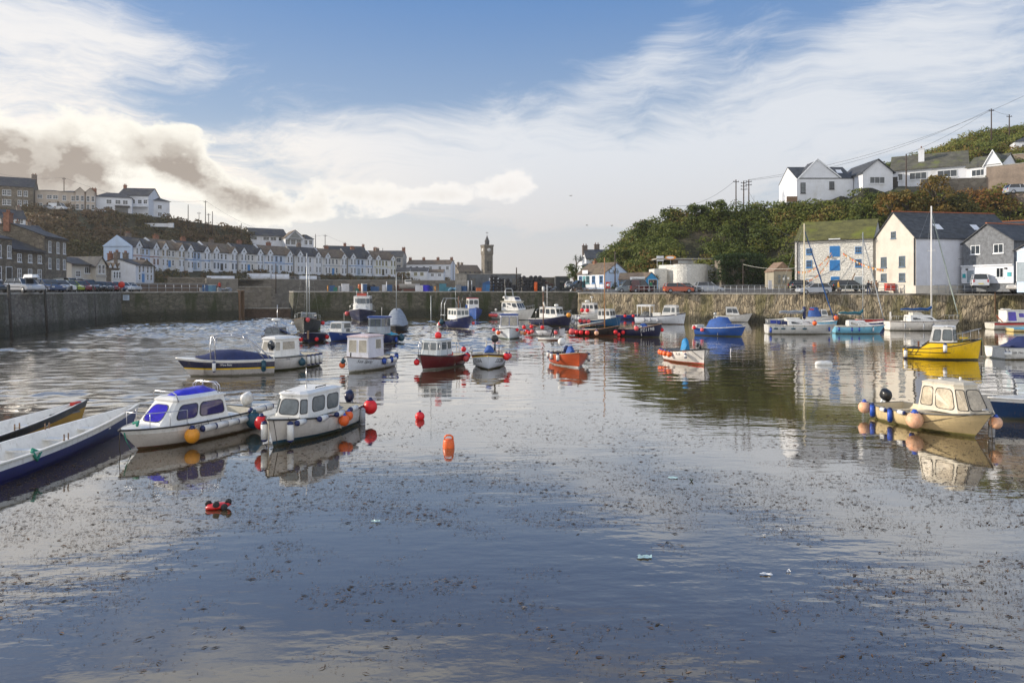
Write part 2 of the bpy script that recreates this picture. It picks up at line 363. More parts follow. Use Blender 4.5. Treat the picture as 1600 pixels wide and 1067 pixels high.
# ---------------------------------------------------------------- quays, walls, ground, hills
def stone_mat(name, base, dark, green, sx=1., sc=1.7, bump=.05, gamt=.8, wet=1.2):
    m = bpy.data.materials.new(name); m.use_nodes = True; t = NT(m.node_tree); b = t.n['Principled BSDF']
    co = t.new('ShaderNodeTexCoord').outputs['Object']
    cs = t.mapping(co, scale=(1, 1, sx))
    v = t.new('ShaderNodeTexVoronoi', feature='DISTANCE_TO_EDGE'); t.l.new(cs, v.inputs['Vector']); v.inputs['Scale'].default_value = sc
    v2 = t.new('ShaderNodeTexVoronoi'); t.l.new(cs, v2.inputs['Vector']); v2.inputs['Scale'].default_value = sc
    n1 = t.noise(co, 3.5, 6, .65); n2 = t.noise(t.mapping(co, scale=(1,1,.22)), .5, 5, .65)
    sc2 = t.new('ShaderNodeSeparateColor'); t.l.new(v2.outputs['Color'], sc2.inputs[0])
    cc = t.mix(t.m('ADD', t.m('MULTIPLY', sc2.outputs[0], .6), t.m('MULTIPLY', n1, .4)), tuple(x*(.5 if base[0] < .5 else .86) for x in base)+(1,), tuple(min(1, x*(1.45 if base[0] < .5 else 1.12)) for x in base)+(1,))
    cc = t.mix(t.ramp(v.outputs[0], .05, .0), cc, dark+(1,))
    cc = t.mix(t.m('MULTIPLY', t.ramp(n2, .46, .62), gamt), cc, green+(1,))
    sp = t.new('ShaderNodeSeparateXYZ'); t.l.new(co, sp.inputs[0])
    zz = t.m('ADD', sp.outputs[2], t.m('MULTIPLY', n1, .5))
    cc = t.mix(t.m('MULTIPLY', t.ramp(zz, wet+.6, wet-.3), .78), cc, (.022, .024, .012, 1))
    t.l.new(cc, b.inputs['Base Color']); b.inputs['Roughness'].default_value = .85
    bn = t.new('ShaderNodeBump'); bn.inputs['Strength'].default_value = 1.; bn.inputs['Distance'].default_value = 1.
    t.l.new(t.m('ADD', t.m('MULTIPLY', t.ramp(v.outputs[0], 0, .12), bump), t.m('MULTIPLY', n1, bump*.9)), bn.inputs['Height']); t.l.new(bn.outputs[0], b.inputs['Normal'])
    return m
ST_L = stone_mat('left_wall_stone', (.17,.155,.13), (.05,.045,.04), (.05,.055,.025), 1.5, 1.9, gamt=.6)
ST_C = stone_mat('mossy_quay_stone', (.12,.11,.08), (.03,.03,.02), (.035,.045,.012), 1.8, 1.5, gamt=.95, wet=1.4)
ST_R = stone_mat('upright_rubble_stone', (.33,.27,.18), (.11,.085,.055), (.12,.11,.035), .22, 3.4, bump=.14, gamt=.75, wet=.9)
ST_G = stone_mat('granite_rubble', (.20,.17,.13), (.07,.06,.05), (.10,.09,.06), 1.7, 1.6, bump=.03, gamt=.3, wet=-50)
ST_W = stone_mat('white_limed_stone', (.74,.72,.66), (.66,.64,.59), (.62,.60,.53), 1.6, 2.2, bump=.05, gamt=.35, wet=-50)
ST_T = stone_mat('grey_stone', (.17,.15,.12), (.12,.10,.08), (.16,.14,.10), 1.7, .9, bump=.03, gamt=.4, wet=-50)
TARMAC = mk('quay_tarmac', (.085,.08,.075), .9, .3, .7, bump=.004, bscale=60, dirt=(.2,.18,.14), dscale=.4, damt=.5)
CONC = mk('concrete_coping', (.34,.32,.28), .85, .25, 1.5, bump=.01)
def wallmesh(name, pts, z0, z1, mat, label, cat, amp=.06, cop=.5, tops=None, structure=False, step=.45, bat=.25):
    """long masonry wall: displaced grid face along the polyline, coping strip on top"""
    P = [Vector((p[0], p[1], 0)) for p in pts]; rows = [[] for _ in range(10)]; topi = []
    L = 0
    for i in range(len(P)-1):
        d = P[i+1]-P[i]; n = max(1, int(d.length/step)); nn = Vector((-d.y, d.x, 0)).normalized()   # inward normal (away from the water)
        for k in range(n+(i == len(P)-2)):
            p = P[i]+d*(k/n)
            for r_ in range(10):
                f = r_/9; z = z0+(z1-z0)*f
                o_ = noise.noise(Vector((p.x*1.1, p.y*1.1, z*1.4)))*amp*(1 if 0 < r_ < 9 else .3)-bat*(1-f)
                q = p+nn*o_; rows[r_].append((q.x, q.y, z))
            topi.append((p, nn))
    b = MB(mat); b.smooth = False
    b.grid(rows, False)
    o = b.build(name); tag(o, label, cat)
    c = MB(CONC)
    a0 = [(p.x-nn.x*.06, p.y-nn.y*.06, z1-.12) for p, nn in topi]; a1 = [(x, y, z1+.06) for x, y, z in a0]
    a2 = [(p.x+nn.x*cop, p.y+nn.y*cop, z1+.06) for p, nn in topi]; a3 = [(x, y, z1-.12) for x, y, z in a2]
    c.grid([a0, a1, a2, a3], False); c.build('coping', o)
    return o
def D2(px, D): return (X(px, D), D)
QL, QR = 4.12, 3.92
L0 = (-46.4, 58.0); L00 = (-38, 20); L1 = (X(189, 94), 94.0); L2 = (X(372, 107), 107.0)
wallmesh('harbour_wall', [L00, L0, L1], -1, QL, ST_L, 'tall grey rubble quay wall at the left below the row of parked cars', 'harbour wall', .08)
wallmesh('harbour_wall', [L1, L2], -1, QL, ST_C, 'dark stained quay wall between the left corner and the harbour mouth', 'harbour wall', .06)
L3 = (X(376, 118), 118.0)
C0 = (X(459, 109), 109.0); C1 = (X(903, 109), 109.0); C0b = (X(452, 122), 122.0)
wallmesh('pier_end', [L2, L3], -1, QL, ST_L, 'narrow end of the left quay wall beside the harbour mouth', 'pier end', .03)
wallmesh('pier_end', [C0b, C0], -1, QL, ST_C, 'end face of the mossy central quay beside the harbour mouth', 'pier end', .03)
wallmesh('harbour_wall', [C0, C1], -1, QL, ST_C, 'long mossy green quay wall across the middle behind the boats', 'harbour wall', .07)
R1 = (X(905, 107), 107.0); R2 = (X(1130, 96), 96.0); R3 = (X(1360, 87.5), 87.5); R4 = (X(1600, 81), 81.0); R5 = (75, 70)
wallmesh('harbour_wall', [C1, R1, R2, R3, R4, R5], -1, QR, ST_R, 'sunlit wall of upright rubble stones along the right hand quay', 'harbour wall', .22, cop=.7, step=.3)
# timber bollard post at the mouth, tide barrier
g = MB(mk('rusty_barrier', (.10,.065,.045), .8, .4, 1.2, dirt=(.03,.02,.015), damt=.7))
y0 = 114; g.box(X(376,y0), X(459,y0), y0, y0+.6, -1, 1.25); g.use(CONC); g.box(X(376,y0), X(459,y0), y0-.05, y0+.65, 1.25, 1.45)
tag(g.build('tide_barrier'), 'low brown barrier closing the harbour mouth below the far wall', 'tide barrier')
for px, D, lab in ((374, 107.5, 'pale timber post standing at the left side of the harbour mouth'), (380, 112, 'darker timber post just inside the left side of the harbour mouth')):
    p = MB(WOOD); p.box(X(px,D)-.22, X(px,D)+.22, D-.4, D, -1, QL+.25); p.use(CONC); p.box(X(px,D)-.26, X(px,D)+.26, D-.44, D+.04, QL+.25, QL+.33)
    tag(p.build('mooring_post'), lab, 'post')
# grounds
def sheet(name, poly, mat, kind='structure'):
    b = MB(mat); b.add(poly, [tuple(range(len(poly)))]); return tag(b.build(name), kind=kind)
off = .45
sheet('quay_ground', [(-38-off, 20, QL), (L0[0]-off, L0[1], QL), (L1[0]-.3, L1[1]+off, QL), (L2[0], L2[1]+off, QL), (L2[0]-2, 124, QL), (X(320,150), 150, QL), (-150, 150, QL), (-200, 90, QL), (-160, 20, QL)], TARMAC)
sheet('quay_ground', [(C0[0], C0[1]+off, QL), (C1[0], C1[1]+off, QL), (X(905,150), 150, QL), (X(800,170), 170, QL), (X(440, 155), 155, QL), (C0b[0]+1, C0b[1], QL)], TARMAC)
GZ = 4.95
def rg(px, D, z): return (X(px, D), D, z)
b = MB(TARMAC)
edge = [(C1[0], C1[1]+.4), (R1[0], R1[1]+.5), (R2[0]+.2, R2[1]+.5), (R3[0]+.3, R3[1]+.6), (R4[0]+.4, R4[1]+.6), (75.5, 70.6)]
mid = [rg(900, 116, 4.3), rg(925, 116, 4.5), rg(1130, 107.5, GZ-.1), rg(1370, 99, GZ), rg(1590, 92.5, GZ), (90, 82, GZ)]
back = [rg(890, 165, 5.2), rg(930, 165, 6), rg(1120, 150, 6), rg(1330, 140, 6), rg(1500, 130, 6), (120, 110, 6)]
e3 = [(x, y, QR) for x, y in edge]
b.grid([e3, mid, back], False); tag(b.build('road'), kind='structure')
# white kerb line + pavement along the right quay
# outer harbour
wallmesh('outer_harbour_wall', [(X(300,180), 172), (X(378,185), 172), (X(424, 172), 172)], -1, 5.2, ST_T, 'grey stone pier end seen through the harbour mouth', 'harbour wall', .1)
wallmesh('outer_harbour_wall', [(X(352,181), 181), (X(430,186), 186), (X(520,205), 205), (X(712, 215), 215)], -1, 7.3, ST_T, 'long grey outer harbour wall below the white terrace', 'harbour wall', .1)
# ---- hills
def hill(name, cols, mats, nrow=16, amp=.9, back=60):
    """cols: (px, [(py, D), ...]) control points from the foot up to the skyline; a back slope closes the far side"""
    n = max(len(c[1]) for c in cols); C_ = []
    for px, pl in cols:
        d0 = pl[0][1]-(12 if px < 430 or name[0] == 'r' else 4); zf = 4.0 if px < 430 or name[0] == 'r' else 6.6
        pl = [(HY+(H-zf)/d0*F, d0)]+list(pl)
        P = [Vector((X(px, D), D, Z(py, D))) for py, D in pl]; q = P[-1]
        P.append(q+Vector((q.x*.1, back*.5, 1.5))); P.append(q+Vector((q.x*.25, back*2, -q.z-2)))
        seg = [(P[i+1]-P[i]).length for i in range(len(P)-1)]
        front = sum(seg[:-2]); out_ = []
        for r_ in range(nrow+1):
            d = front*r_/nrow; i = 0
            while i < len(seg)-3 and d > seg[i]: d -= seg[i]; i += 1
            out_.append(P[i].lerp(P[i+1], min(1, d/max(seg[i], 1e-6))))
        out_ += P[-2:]; C_.append(out_)
    fine = []
    for i in range(len(C_)-1):
        k = max(1, int((C_[i+1][nrow//2]-C_[i][nrow//2]).length/2.5))
        for j in range(k): fine.append([a.lerp(b_, j/k) for a, b_ in zip(C_[i], C_[i+1])])
    fine.append(C_[-1])
    for i, c in enumerate(fine):
        for r_ in range(1, nrow+1):
            p = c[r_]; e = (1 if r_ < nrow else .4)
            c[r_] = p+Vector((0, -1, .6))*noise.fractal(p*.09, 1., 2., 4)*amp*e
    b = MB(*mats); b.grid([[tuple(p) for p in c] for c in fine], True)
    o = b.build(name); tag(o, kind='structure'); return o, fine
EARTH = mk('hillside_earth', (.06,.055,.025), .95, .5, .25, bump=.2, bscale=1.2, dirt=(.09,.055,.028), dscale=.12, damt=.7)
EARTH2 = mk('rock_and_soil', (.045,.045,.02), .95, .5, .35, bump=.25, bscale=1.5, dirt=(.11,.085,.06), dscale=.25, damt=.7)
hillL, gridL = hill('left_hillside', [(-420, [(452,110),(300,170),(288,185)]), (-120, [(445,112),(330,175),(322,190)]), (0, [(440,120),(345,170),(330,185)]), (60, [(436,128),(350,170),(329,185)]), (115, [(436,140),(355,176),(327,186)]),
    (165, [(430,158),(370,182),(330,192)]), (230, [(432,170),(375,192),(337,200)]), (275, [(433,180),(380,200),(343,208)]), (330, [(433,190),(388,208),(350,216)]), (385, [(434,200),(392,218),(361,226)]),
    (440, [(435,212),(398,230),(382,240)]), (500, [(436,224),(405,245),(396,255)]), (560, [(437,236),(412,258),(404,268)]), (625, [(438,250),(428,272),(421,282)]), (690, [(439,262),(433,285),(430,295)]), (720, [(442,270),(440,290),(438,300)])],
    (EARTH,), amp=1.6)
hillR, gridR = hill('right_hillside', [(912, [(449,158),(440,166),(428,175)]), (950, [(449,132),(420,142),(400,150)]), (978, [(448,124),(405,134),(377,142)]), (1005, [(448,119),(390,128),(356,137)]), (1040, [(448,117),(388,126),(345,134)]), (1075, [(448,116),(385,124),(337,131)]),
    (1110, [(448,114),(385,122),(330,129)]), (1160, [(448,112),(385,119),(331,126)]), (1200, [(448,111),(383,118),(324,124)]), (1240, [(448,110),(380,115),(322,121)]), (1300, [(447,108),(372,113),(313,118)]), (1345, [(447,107),(365,110),(300,115),(296,130)]),
    (1400, [(447,106),(362,109),(300,113),(285,128),(262,145)]), (1470, [(446,105),(355,108),(302,112),(270,128),(240,150)]), (1545, [(446,104),(350,107),(300,111),(245,128),(214,152)]), (1600, [(446,103),(345,106),(300,110),(240,126),(207,150)]), (1700, [(446,102),(340,105),(290,108),(215,124),(175,150)]), (1950, [(445,98),(330,102),(260,108),(180,124),(150,150)])],
    (EARTH2,), amp=1.1, nrow=18)

# ---- foliage: clumps of small leaf faces
def leafmat(name, cols, rough=.6):
    m = bpy.data.materials.new(name); m.use_nodes = True; t = NT(m.node_tree); bb = t.n['Principled BSDF']
    ri = t.new('ShaderNodeNewGeometry').outputs['Random Per Island']; tn = t.new('ShaderNodeAttribute'); tn.attribute_name = 'tint'
    v = t.m('ADD', t.m('MULTIPLY', tn.outputs['Fac'], .8), t.m('MULTIPLY', ri, .2))
    cr = t.new('ShaderNodeValToRGB'); t.l.new(v, cr.inputs[0]); e = cr.color_ramp.elements
    e[0].color = cols[0]+(1,); e[1].color = cols[-1]+(1,)
    for i, c_ in enumerate(cols[1:-1]): q = cr.color_ramp.elements.new((i+1)/(len(cols)-1)); q.color = c_+(1,)
    t.l.new(cr.outputs[0], bb.inputs['Base Color']); bb.inputs['Roughness'].default_value = rough; bb.inputs['Specular IOR Level'].default_value = .3
    tr = t.new('ShaderNodeBsdfTranslucent'); t.l.new(cr.outputs[0], tr.inputs[0]); ms = t.new('ShaderNodeMixShader'); ms.inputs[0].default_value = .3
    t.l.new(bb.outputs[0], ms.inputs[1]); t.l.new(tr.outputs[0], ms.inputs[2]); t.l.new(ms.outputs[0], t.n['Material Output'].inputs[0]); return m
LEAF_R = leafmat('hill_foliage', [(.022,.035,.008), (.055,.08,.014), (.11,.14,.024), (.19,.20,.038), (.22,.14,.04), (.28,.11,.03)])
LEAF_L = leafmat('scrub_foliage', [(.075,.08,.028), (.11,.105,.038), (.17,.12,.055), (.20,.12,.065), (.13,.14,.045)])
LEAF_T = leafmat('autumn_foliage', [(.06,.07,.018), (.13,.11,.025), (.22,.14,.03), (.26,.12,.03)])
LEAF_I = leafmat('ivy_foliage', [(.018,.035,.008), (.03,.055,.012), (.05,.085,.018)])
def leaves(name, blobs, per, size, mat, seed=1):
    """blobs: (x,y,z, rx,ry,rz, tint). small tilted quads scattered through the shell of each clump"""
    g_ = np.random.default_rng(seed); B = np.array(blobs, float); nb = len(B)
    cnt = np.maximum(12, (per*(B[:,3]*B[:,5])).astype(int)); idx = np.repeat(np.arange(nb), cnt); n = len(idx)
    d = g_.normal(size=(n,3)); d /= np.linalg.norm(d, axis=1)[:,None]; d[:,2] = np.where(d[:,2] < -.45, -d[:,2], d[:,2])
    r_ = 1-np.abs(g_.normal(size=n))*.17
    lump = 1+.22*np.sin(d[:,0]*5+idx)*np.sin(d[:,1]*6+idx*2.)*1.0+.12*np.sin(d[:,2]*9+idx*3.)
    P = B[idx,:3]+d*B[idx,3:6]*(r_*lump)[:,None]
    nrm = d+g_.normal(size=(n,3))*.55; nrm /= np.linalg.norm(nrm, axis=1)[:,None]
    a = np.cross(nrm, g_.normal(size=(n,3))); a /= np.linalg.norm(a, axis=1)[:,None]; b_ = np.cross(nrm, a)
    s_ = (size*(.6+.8*g_.random(n)))[:,None]
    V = np.stack([P-a*s_, P-b_*s_*.6, P+a*s_, P+b_*s_*.6], 1).reshape(-1, 3)
    Q = np.arange(n*4).reshape(n, 4); tint = np.repeat(np.clip(B[idx,6]+g_.normal(size=n)*.07, 0, 1), 4)
    return fast_mesh(name, V, Q, mat, tint)
def scatter(grid, n, rmin, rmax, tintf, seed, skip=None, top=None, rows=None):
    g_ = random.Random(seed); out_ = []
    nc = len(grid); nr = (rows or len(grid[0])-2)
    # area weights
    cells = []; wts = []
    for i in range(nc-1):
        for j in range(nr-1):
            a, b_, c, d = grid[i][j], grid[i+1][j], grid[i+1][j+1], grid[i][j+1]
            wts.append((b_-a).cross(d-a).length); cells.append((i, j))
    for (i, j) in g_.choices(cells, wts, k=n):
        u, v = g_.random(), g_.random(); a, b_, c, d = grid[i][j], grid[i+1][j], grid[i+1][j+1], grid[i][j+1]
        p = a.lerp(b_, u).lerp(d.lerp(c, u), v); px = 800+p.x/p.y*F; py = HY-(p.z-H)/p.y*F
        if not -60 < px < 1670 or (skip and skip(px, py, p)): continue
        r_ = g_.uniform(rmin, rmax)*(1 if g_.random() < .8 else 1.4)
        out_.append((p.x, p.y-.2*r_, p.z+r_*.15, r_*1.1, r_, r_*g_.uniform(.6, .9), tintf(p, px, py, g_)))
    return out_
def tintR(p, px, py, g_):
    t = .26+.35*noise.noise(p*.07)+.22*g_.random()
    if px < 420: t += .12
    if px > 1130 and py < 375: t += .22*(g_.random() < .35)+.05
    if px > 1480 and py < 250: t += .08
    if g_.random() < .05: t += .4
    return min(1, max(0, t))
def skipR(px, py, p):
    if p.z < 5.6: return True
    if 1350 < px < 1580 and py < 306 and p.y < 131: return True      # the bungalow's terrace
    if 1345 < px < 1545 and py < 312 and p.y < 124: return True
    if 1232 < px < 1340 and py < 322: return True
    if 1050 < px < 1098 and 372 < py < 412 and abs(px-1074-(py-395)*.3) < 16: return True  # bare rock scar
    return False
BR = scatter(gridR, 3600, .9, 1.9, tintR, 3, skipR)
o = leaves('hillside_shrubs', BR, 88, .185, LEAF_R, 4); tag(o, 'dense green and rust coloured scrub covering the right hand hillside', 'shrubs', kind='stuff')
def tintL(p, px, py, g_): return min(1, max(0, .4+.6*noise.noise(p*.05)+.25*(g_.random()-.5)))
def skipL(px, py, p): return p.y < 128 and py > 420 or (px > 700)
BL = scatter(gridL, 3000, .9, 1.9, tintL, 8, skipL)
o = leaves('hillside_scrub', BL, 44, .30, LEAF_L, 5); tag(o, 'brown green bracken and gorse covering the left hand hillside above the terrace', 'scrub', kind='stuff')
bk = []
for px in range(150, 640, 14):
    Dt = 150+(max(px, 205)-205)*.235; bk.append([(X(px, Dt+2), Dt+2, Z(415+ (px-205)*.04, Dt)+0), (X(px, Dt-1.5), Dt-1.5, Z(424+(px-205)*.022, Dt)), (X(px, Dt-8), Dt-8, Z(437, Dt-8)), (X(px, Dt-14), Dt-14, 4.0 if px < 350 else 6.8)])
b = MB(EARTH); b.grid(bk, True); tag(b.build('garden_bank'), kind='structure')
g_ = random.Random(12); bl = []
for k in range(150):
    c_ = bk[g_.randrange(0, 22 if k % 2 else 11)]; j = g_.randrange(1, 3); q = g_.random(); p = Vector(c_[j]).lerp(Vector(c_[j+1]), q*.9)
    bl.append((p.x, p.y, p.z+.2, g_.uniform(.6, 1.3), .8, g_.uniform(.5, 1.0), g_.random()*.8))
o = leaves('garden_planting', bl, 50, .24, LEAF_L, 77); tag(o, 'mixed green garden planting on the bank below the white terrace', 'garden plants', kind='stuff')
def tree(name, label, cat, px, py, D, h, rw, mat, tint, seed, per=90, size=.2, group=None, trunkm=WOOD):
    g_ = random.Random(seed); x = X(px, D); z = Z(py, D); t = thing(name, label, cat, (x, D, z), 0, group)
    tb = MB(trunkm); tb.use(mk('dark_bark', (.07,.055,.04), .9, .3, 5)); tb.tube([(0,0,-.8),(g_.uniform(-.1,.1)*h,0,h*.35),(g_.uniform(-.1,.1)*h,0,h*.75)], [h*.03, h*.022, h*.010], 6)
    for k in range(6):
        a = g_.random()*6.28; z_ = h*g_.uniform(.25, .55); tb.tube([(0,0,z_),(math.cos(a)*rw*.5, math.sin(a)*rw*.5, z_+h*.2),(math.cos(a)*rw*.85, math.sin(a)*rw*.8, z_+h*.32)], [h*.02, h*.013, h*.004], 5)
    tb.build('trunk', t)
    bl = []
    for k in range(max(10, int(rw*17))):
        a = g_.random()*6.28; q = g_.random()**.5*rw*.8; zz_ = h*g_.uniform(.12, .92); f = 1-.45*max(0, zz_/h-.5)*2; rr = rw*g_.uniform(.16, .34)
        bl.append((math.cos(a)*q*f, math.sin(a)*q*f, zz_, rr, rr, rr*.8, min(1, max(0, tint+g_.uniform(-.25, .25)))))
    c = leaves('crown', bl, per, size, mat, seed); c.parent = t; return t
TR = [('bushy_tree', 'tall rounded green tree on the crest at the seaward end of the right hill', 1000, 392, 132, 5.6, 2.9, LEAF_R, .2), ('bushy_tree', 'broad green tree next right along the crest, below the lone pole', 1050, 356, 131, 3.6, 2.8, LEAF_R, .3),
      ('bushy_tree', 'dark green tree at the foot of the right hill beside the chimneyed house', 975, 420, 138, 5.5, 3., LEAF_R, .1), ('bushy_tree', 'light green bush just behind the blue and white cafe', 968, 418, 128, 3.6, 2.6, LEAF_R, .42),
      ('bushy_tree', 'green tree on the crest left of the three tall poles', 1122, 345, 125, 3.6, 2.7, LEAF_R, .3), ('bushy_tree', 'dark green crest tree between the lone pole and the three tall poles', 1088, 348, 127, 3.2, 2.6, LEAF_R, .15),
      ('autumn_tree', 'tallest orange brown autumn tree in front of the long bungalow', 1461, 342, 104, 6.6, 2.8, LEAF_T, .62), ('autumn_tree', 'golden autumn tree left of the tallest one, below the bungalow windows', 1420, 344, 105, 4.6, 2.5, LEAF_T, .45),
      ('autumn_tree', 'rusty autumn tree below the left gable of the bungalow', 1388, 342, 106, 4.0, 2.3, LEAF_T, .75), ('autumn_tree', 'olive brown tree at the right end of the autumn trees', 1500, 342, 105, 3.6, 2.8, LEAF_T, .15)]
for i, (n_, lab, px, py, D, h, rw, mt, ti) in enumerate(TR): tree(n_, lab, 'tree', px, py, D, h, rw, mt, ti, 40+i, group='autumn trees below the bungalow' if 'autumn_tree' == n_ else 'trees on the right hill')
tr = tree('round_bush', 'clipped round green bush at the right gable of the bungalow', 'bush', 1541, 296, 112, 2.4, 1.5, LEAF_R, .35, 71)
# ivy covered block, bushes at left of the palm, garden shrubs under the terrace
def clump(name, label, cat, px, py, D, rx, ry, rz, mat, tint, seed, n=14, per=110, size=.16, group=None):
    g_ = random.Random(seed); t = thing(name, label, cat, (X(px, D), D, Z(py, D)), 0, group); bl = []
    for k in range(n):
        a = g_.random()*6.28; q = g_.random()**.5; r_ = min(rx, rz)*g_.uniform(.3, .5)
        bl.append((math.cos(a)*q*rx*.75, math.sin(a)*q*ry*.75, g_.uniform(.15, .95)*rz*(1-.3*q), r_, r_, r_*.85, min(1, max(0, tint+g_.uniform(-.2, .2)))))
    c = leaves('leaves', bl, per, size, mat, seed); c.parent = t
    s = MB(WOOD); [s.tube([(0,0,-.3),(rx*.3*math.cos(k*1.3), ry*.3*math.sin(k*1.3), rz*.6)], [.07, .02], 5) for k in range(5)]; s.build('stem', t); return t
iv = thing('ivy_mound', 'square mound of dark ivy between the white bastion and the timber hut', 'ivy mound', (X(1158,108), 108, 4.9))
s = MB(ST_G); s.box(-3.0, 3.3, .4, 4, -.5, 4.3); s.build('stone_core', iv)
g_ = random.Random(4); bl = [(g_.uniform(-3.4, 3.7), g_.choice((-.15, .2, .2, 2, 3.5)), g_.uniform(.2, 4.2), .75, .6, .7, g_.random()*.9) for k in range(150)]+[(g_.uniform(-3.1, 3.4), g_.uniform(0, 3.5), 4.4+.5*math.cos(g_.uniform(-1.5, 1.5)), .8, .8, .5, g_.random()*.9) for k in range(45)]
c = leaves('ivy_leaves', bl, 130, .13, LEAF_I, 6); c.parent = iv
for i, (px, py, D, rx, rz, lab) in enumerate(((897, 440, 130, 2.2, 3.4, 'dark bush under the palm tree'), (958, 452, 116, 1.6, 1.1, 'low bush in front of the cafe gable'), (912, 447, 132, 2.2, 1.6, 'brownish low bush behind the cafe'))):
    clump('garden_bush', lab, 'bush', px, py, D, rx, 1.4, rz, LEAF_R, .25, 80+i, group='bushes round the cafe')
for i, (px, py, rx, rz) in enumerate(((268, 424, 3, 3.4), (318, 432, 3, 2.6), (386, 434, 3.5, 2.4), (408, 433, 3, 2.8), (455, 436, 4, 2.4), (494, 437, 5, 2.2), (520, 437, 5, 2.6), (545, 438, 5, 2.4), (572, 438, 4, 1.8), (600, 438, 5, 1.6), (348, 434, 3, 2.0))):
    D = 165+ (px-250)*.19
    clump('garden_shrub', '%s shrub in the gardens below the white terrace, counting from the left' % ['first', 'second', 'fourth', 'fifth', 'sixth', 'seventh', 'eighth', 'ninth', 'tenth', 'eleventh', 'third'][i], 'shrub', px, py, D, rx*.8, 1.6, rz*.75, LEAF_L, .3+.05*(i % 5), 90+i, per=40, size=.3, group='garden shrubs below the terrace')
# palm
pt = thing('palm_tree', 'small cabbage palm standing alone behind the cafe against the sky', 'palm tree', (X(900,134), 134, Z(425,134)))
tb = MB(mk('palm_bark', (.16,.12,.08), .9, .3, 6)); tb.tube([(0,0,-.5),(.1,0,1.6),(-.05,0,2.6)], [.16,.13,.1], 7); tb.tube([(.08,0,1.5),(.6,0,2.0),(.75,0,2.5)], [.1,.08,.06], 6); tb.build('trunk', pt)
PM = mk('palm_leaf', (.05,.08,.03), .6, .4, 3); fr = MB(PM); g_ = random.Random(9)
for cx, cz, nn in ((-.05, 2.7, 60), (.78, 2.6, 34)):
    for k in range(nn):
        a = g_.random()*6.28; e = g_.uniform(-.5, 1.4); L_ = g_.uniform(.8, 1.15); d = Vector((math.cos(a)*math.cos(e), math.sin(a)*math.cos(e), math.sin(e)))
        s_ = d.cross(Vector((0,0,1))).normalized()*.035; p0 = Vector((cx,0,cz)); p1 = p0+d*L_*.6; p2 = p0+d*L_-Vector((0,0,.22))
        fr.add([p0-s_, p0+s_, p1+s_, p2, p1-s_], [(0,1,2,4),(4,2,3)])
fr.build('fronds', pt)
# ---------------------------------------------------------------- buildings
SLATE = mk('slate_roof', (.066,.066,.07), .6, .3, 1.2, bump=.03, bscale=9, stretch=(1,1,3), dirt=(.15,.14,.10), dscale=.4, damt=.6, spec=.15)
SLATE2 = mk('brown_slate_roof', (.17,.13,.095), .7, .3, 1.2, bump=.03, bscale=9, stretch=(1,1,3), dirt=(.20,.17,.10), dscale=.4, damt=.6, spec=.15)
SLATE3 = mk('new_blue_slate', (.075,.079,.084), .6, .3, 1.2, bump=.03, bscale=9, stretch=(1,1,3), spec=.15, dirt=(.07,.07,.065), dscale=.5, damt=.6)
MOSSR = mk('mossy_slate_roof', (.115,.11,.03), .9, .35, 1.0, bump=.04, bscale=6, dirt=(.17,.19,.015), dscale=.22, damt=1.)
MOSSR2 = mk('thin_moss_roof', (.10,.095,.07), .85, .3, 1.0, bump=.04, bscale=6, dirt=(.14,.16,.03), dscale=.5, damt=.9)
RW = mk('white_render', (.70,.72,.76), .8, .06, .8, dirt=(.5,.49,.45), dscale=.5, damt=.4)
RWA = mk('warm_white_render', (.68,.66,.62), .8, .07, .8, dirt=(.45,.42,.36), dscale=.6, damt=.5); RWB = mk('bluish_white_render', (.60,.66,.74), .8, .07, .9, dirt=(.42,.45,.5), dscale=.5, damt=.5)
RC = mk('cream_render', (.58,.54,.47), .85, .08, .8, dirt=(.42,.37,.30), dscale=.5, damt=.4)
RB = mk('pale_blue_render', (.50,.62,.80), .8, .06, .8, dirt=(.4,.45,.5), dscale=.5, damt=.3)
RY = mk('pale_yellow_trim', (.62,.56,.25), .8, .06, .8); RG = mk('grey_render', (.42,.40,.37), .85, .1, .8, dirt=(.3,.28,.25))
RP = mk('beige_render', (.50,.43,.36), .85, .1, .8, dirt=(.33,.30,.25), damt=.4)
BRICK = mk('chimney_brick', (.28,.13,.08), .9, .3, 4); CHST = mk('chimney_stone', (.20,.16,.13), .9, .3, 3)
TRIMW = mk('white_trim', (.74,.76,.78), .6, .05, 2); DOORB = mk('blue_door', (.02,.16,.42), .5, .12, 3); DOORG = mk('grey_door', (.25,.30,.34), .5, .12, 3); DOORD = mk('dark_door', (.04,.035,.03), .5, .2, 3)
BLT = mk('blue_trim', (.05,.22,.50), .5, .1, 3); TEAL = mk('teal_paint', (.05,.26,.30), .5, .1, 3); SLHANG = mk('slate_hanging', (.14,.15,.165), .7, .3, 2.5, bump=.02, bscale=12)
REDT = mk('red_ridge_tile', (.34,.11,.05), .8, .2, 3); GUT = mk('black_gutter', (.03,.03,.035), .6, .2, 3)
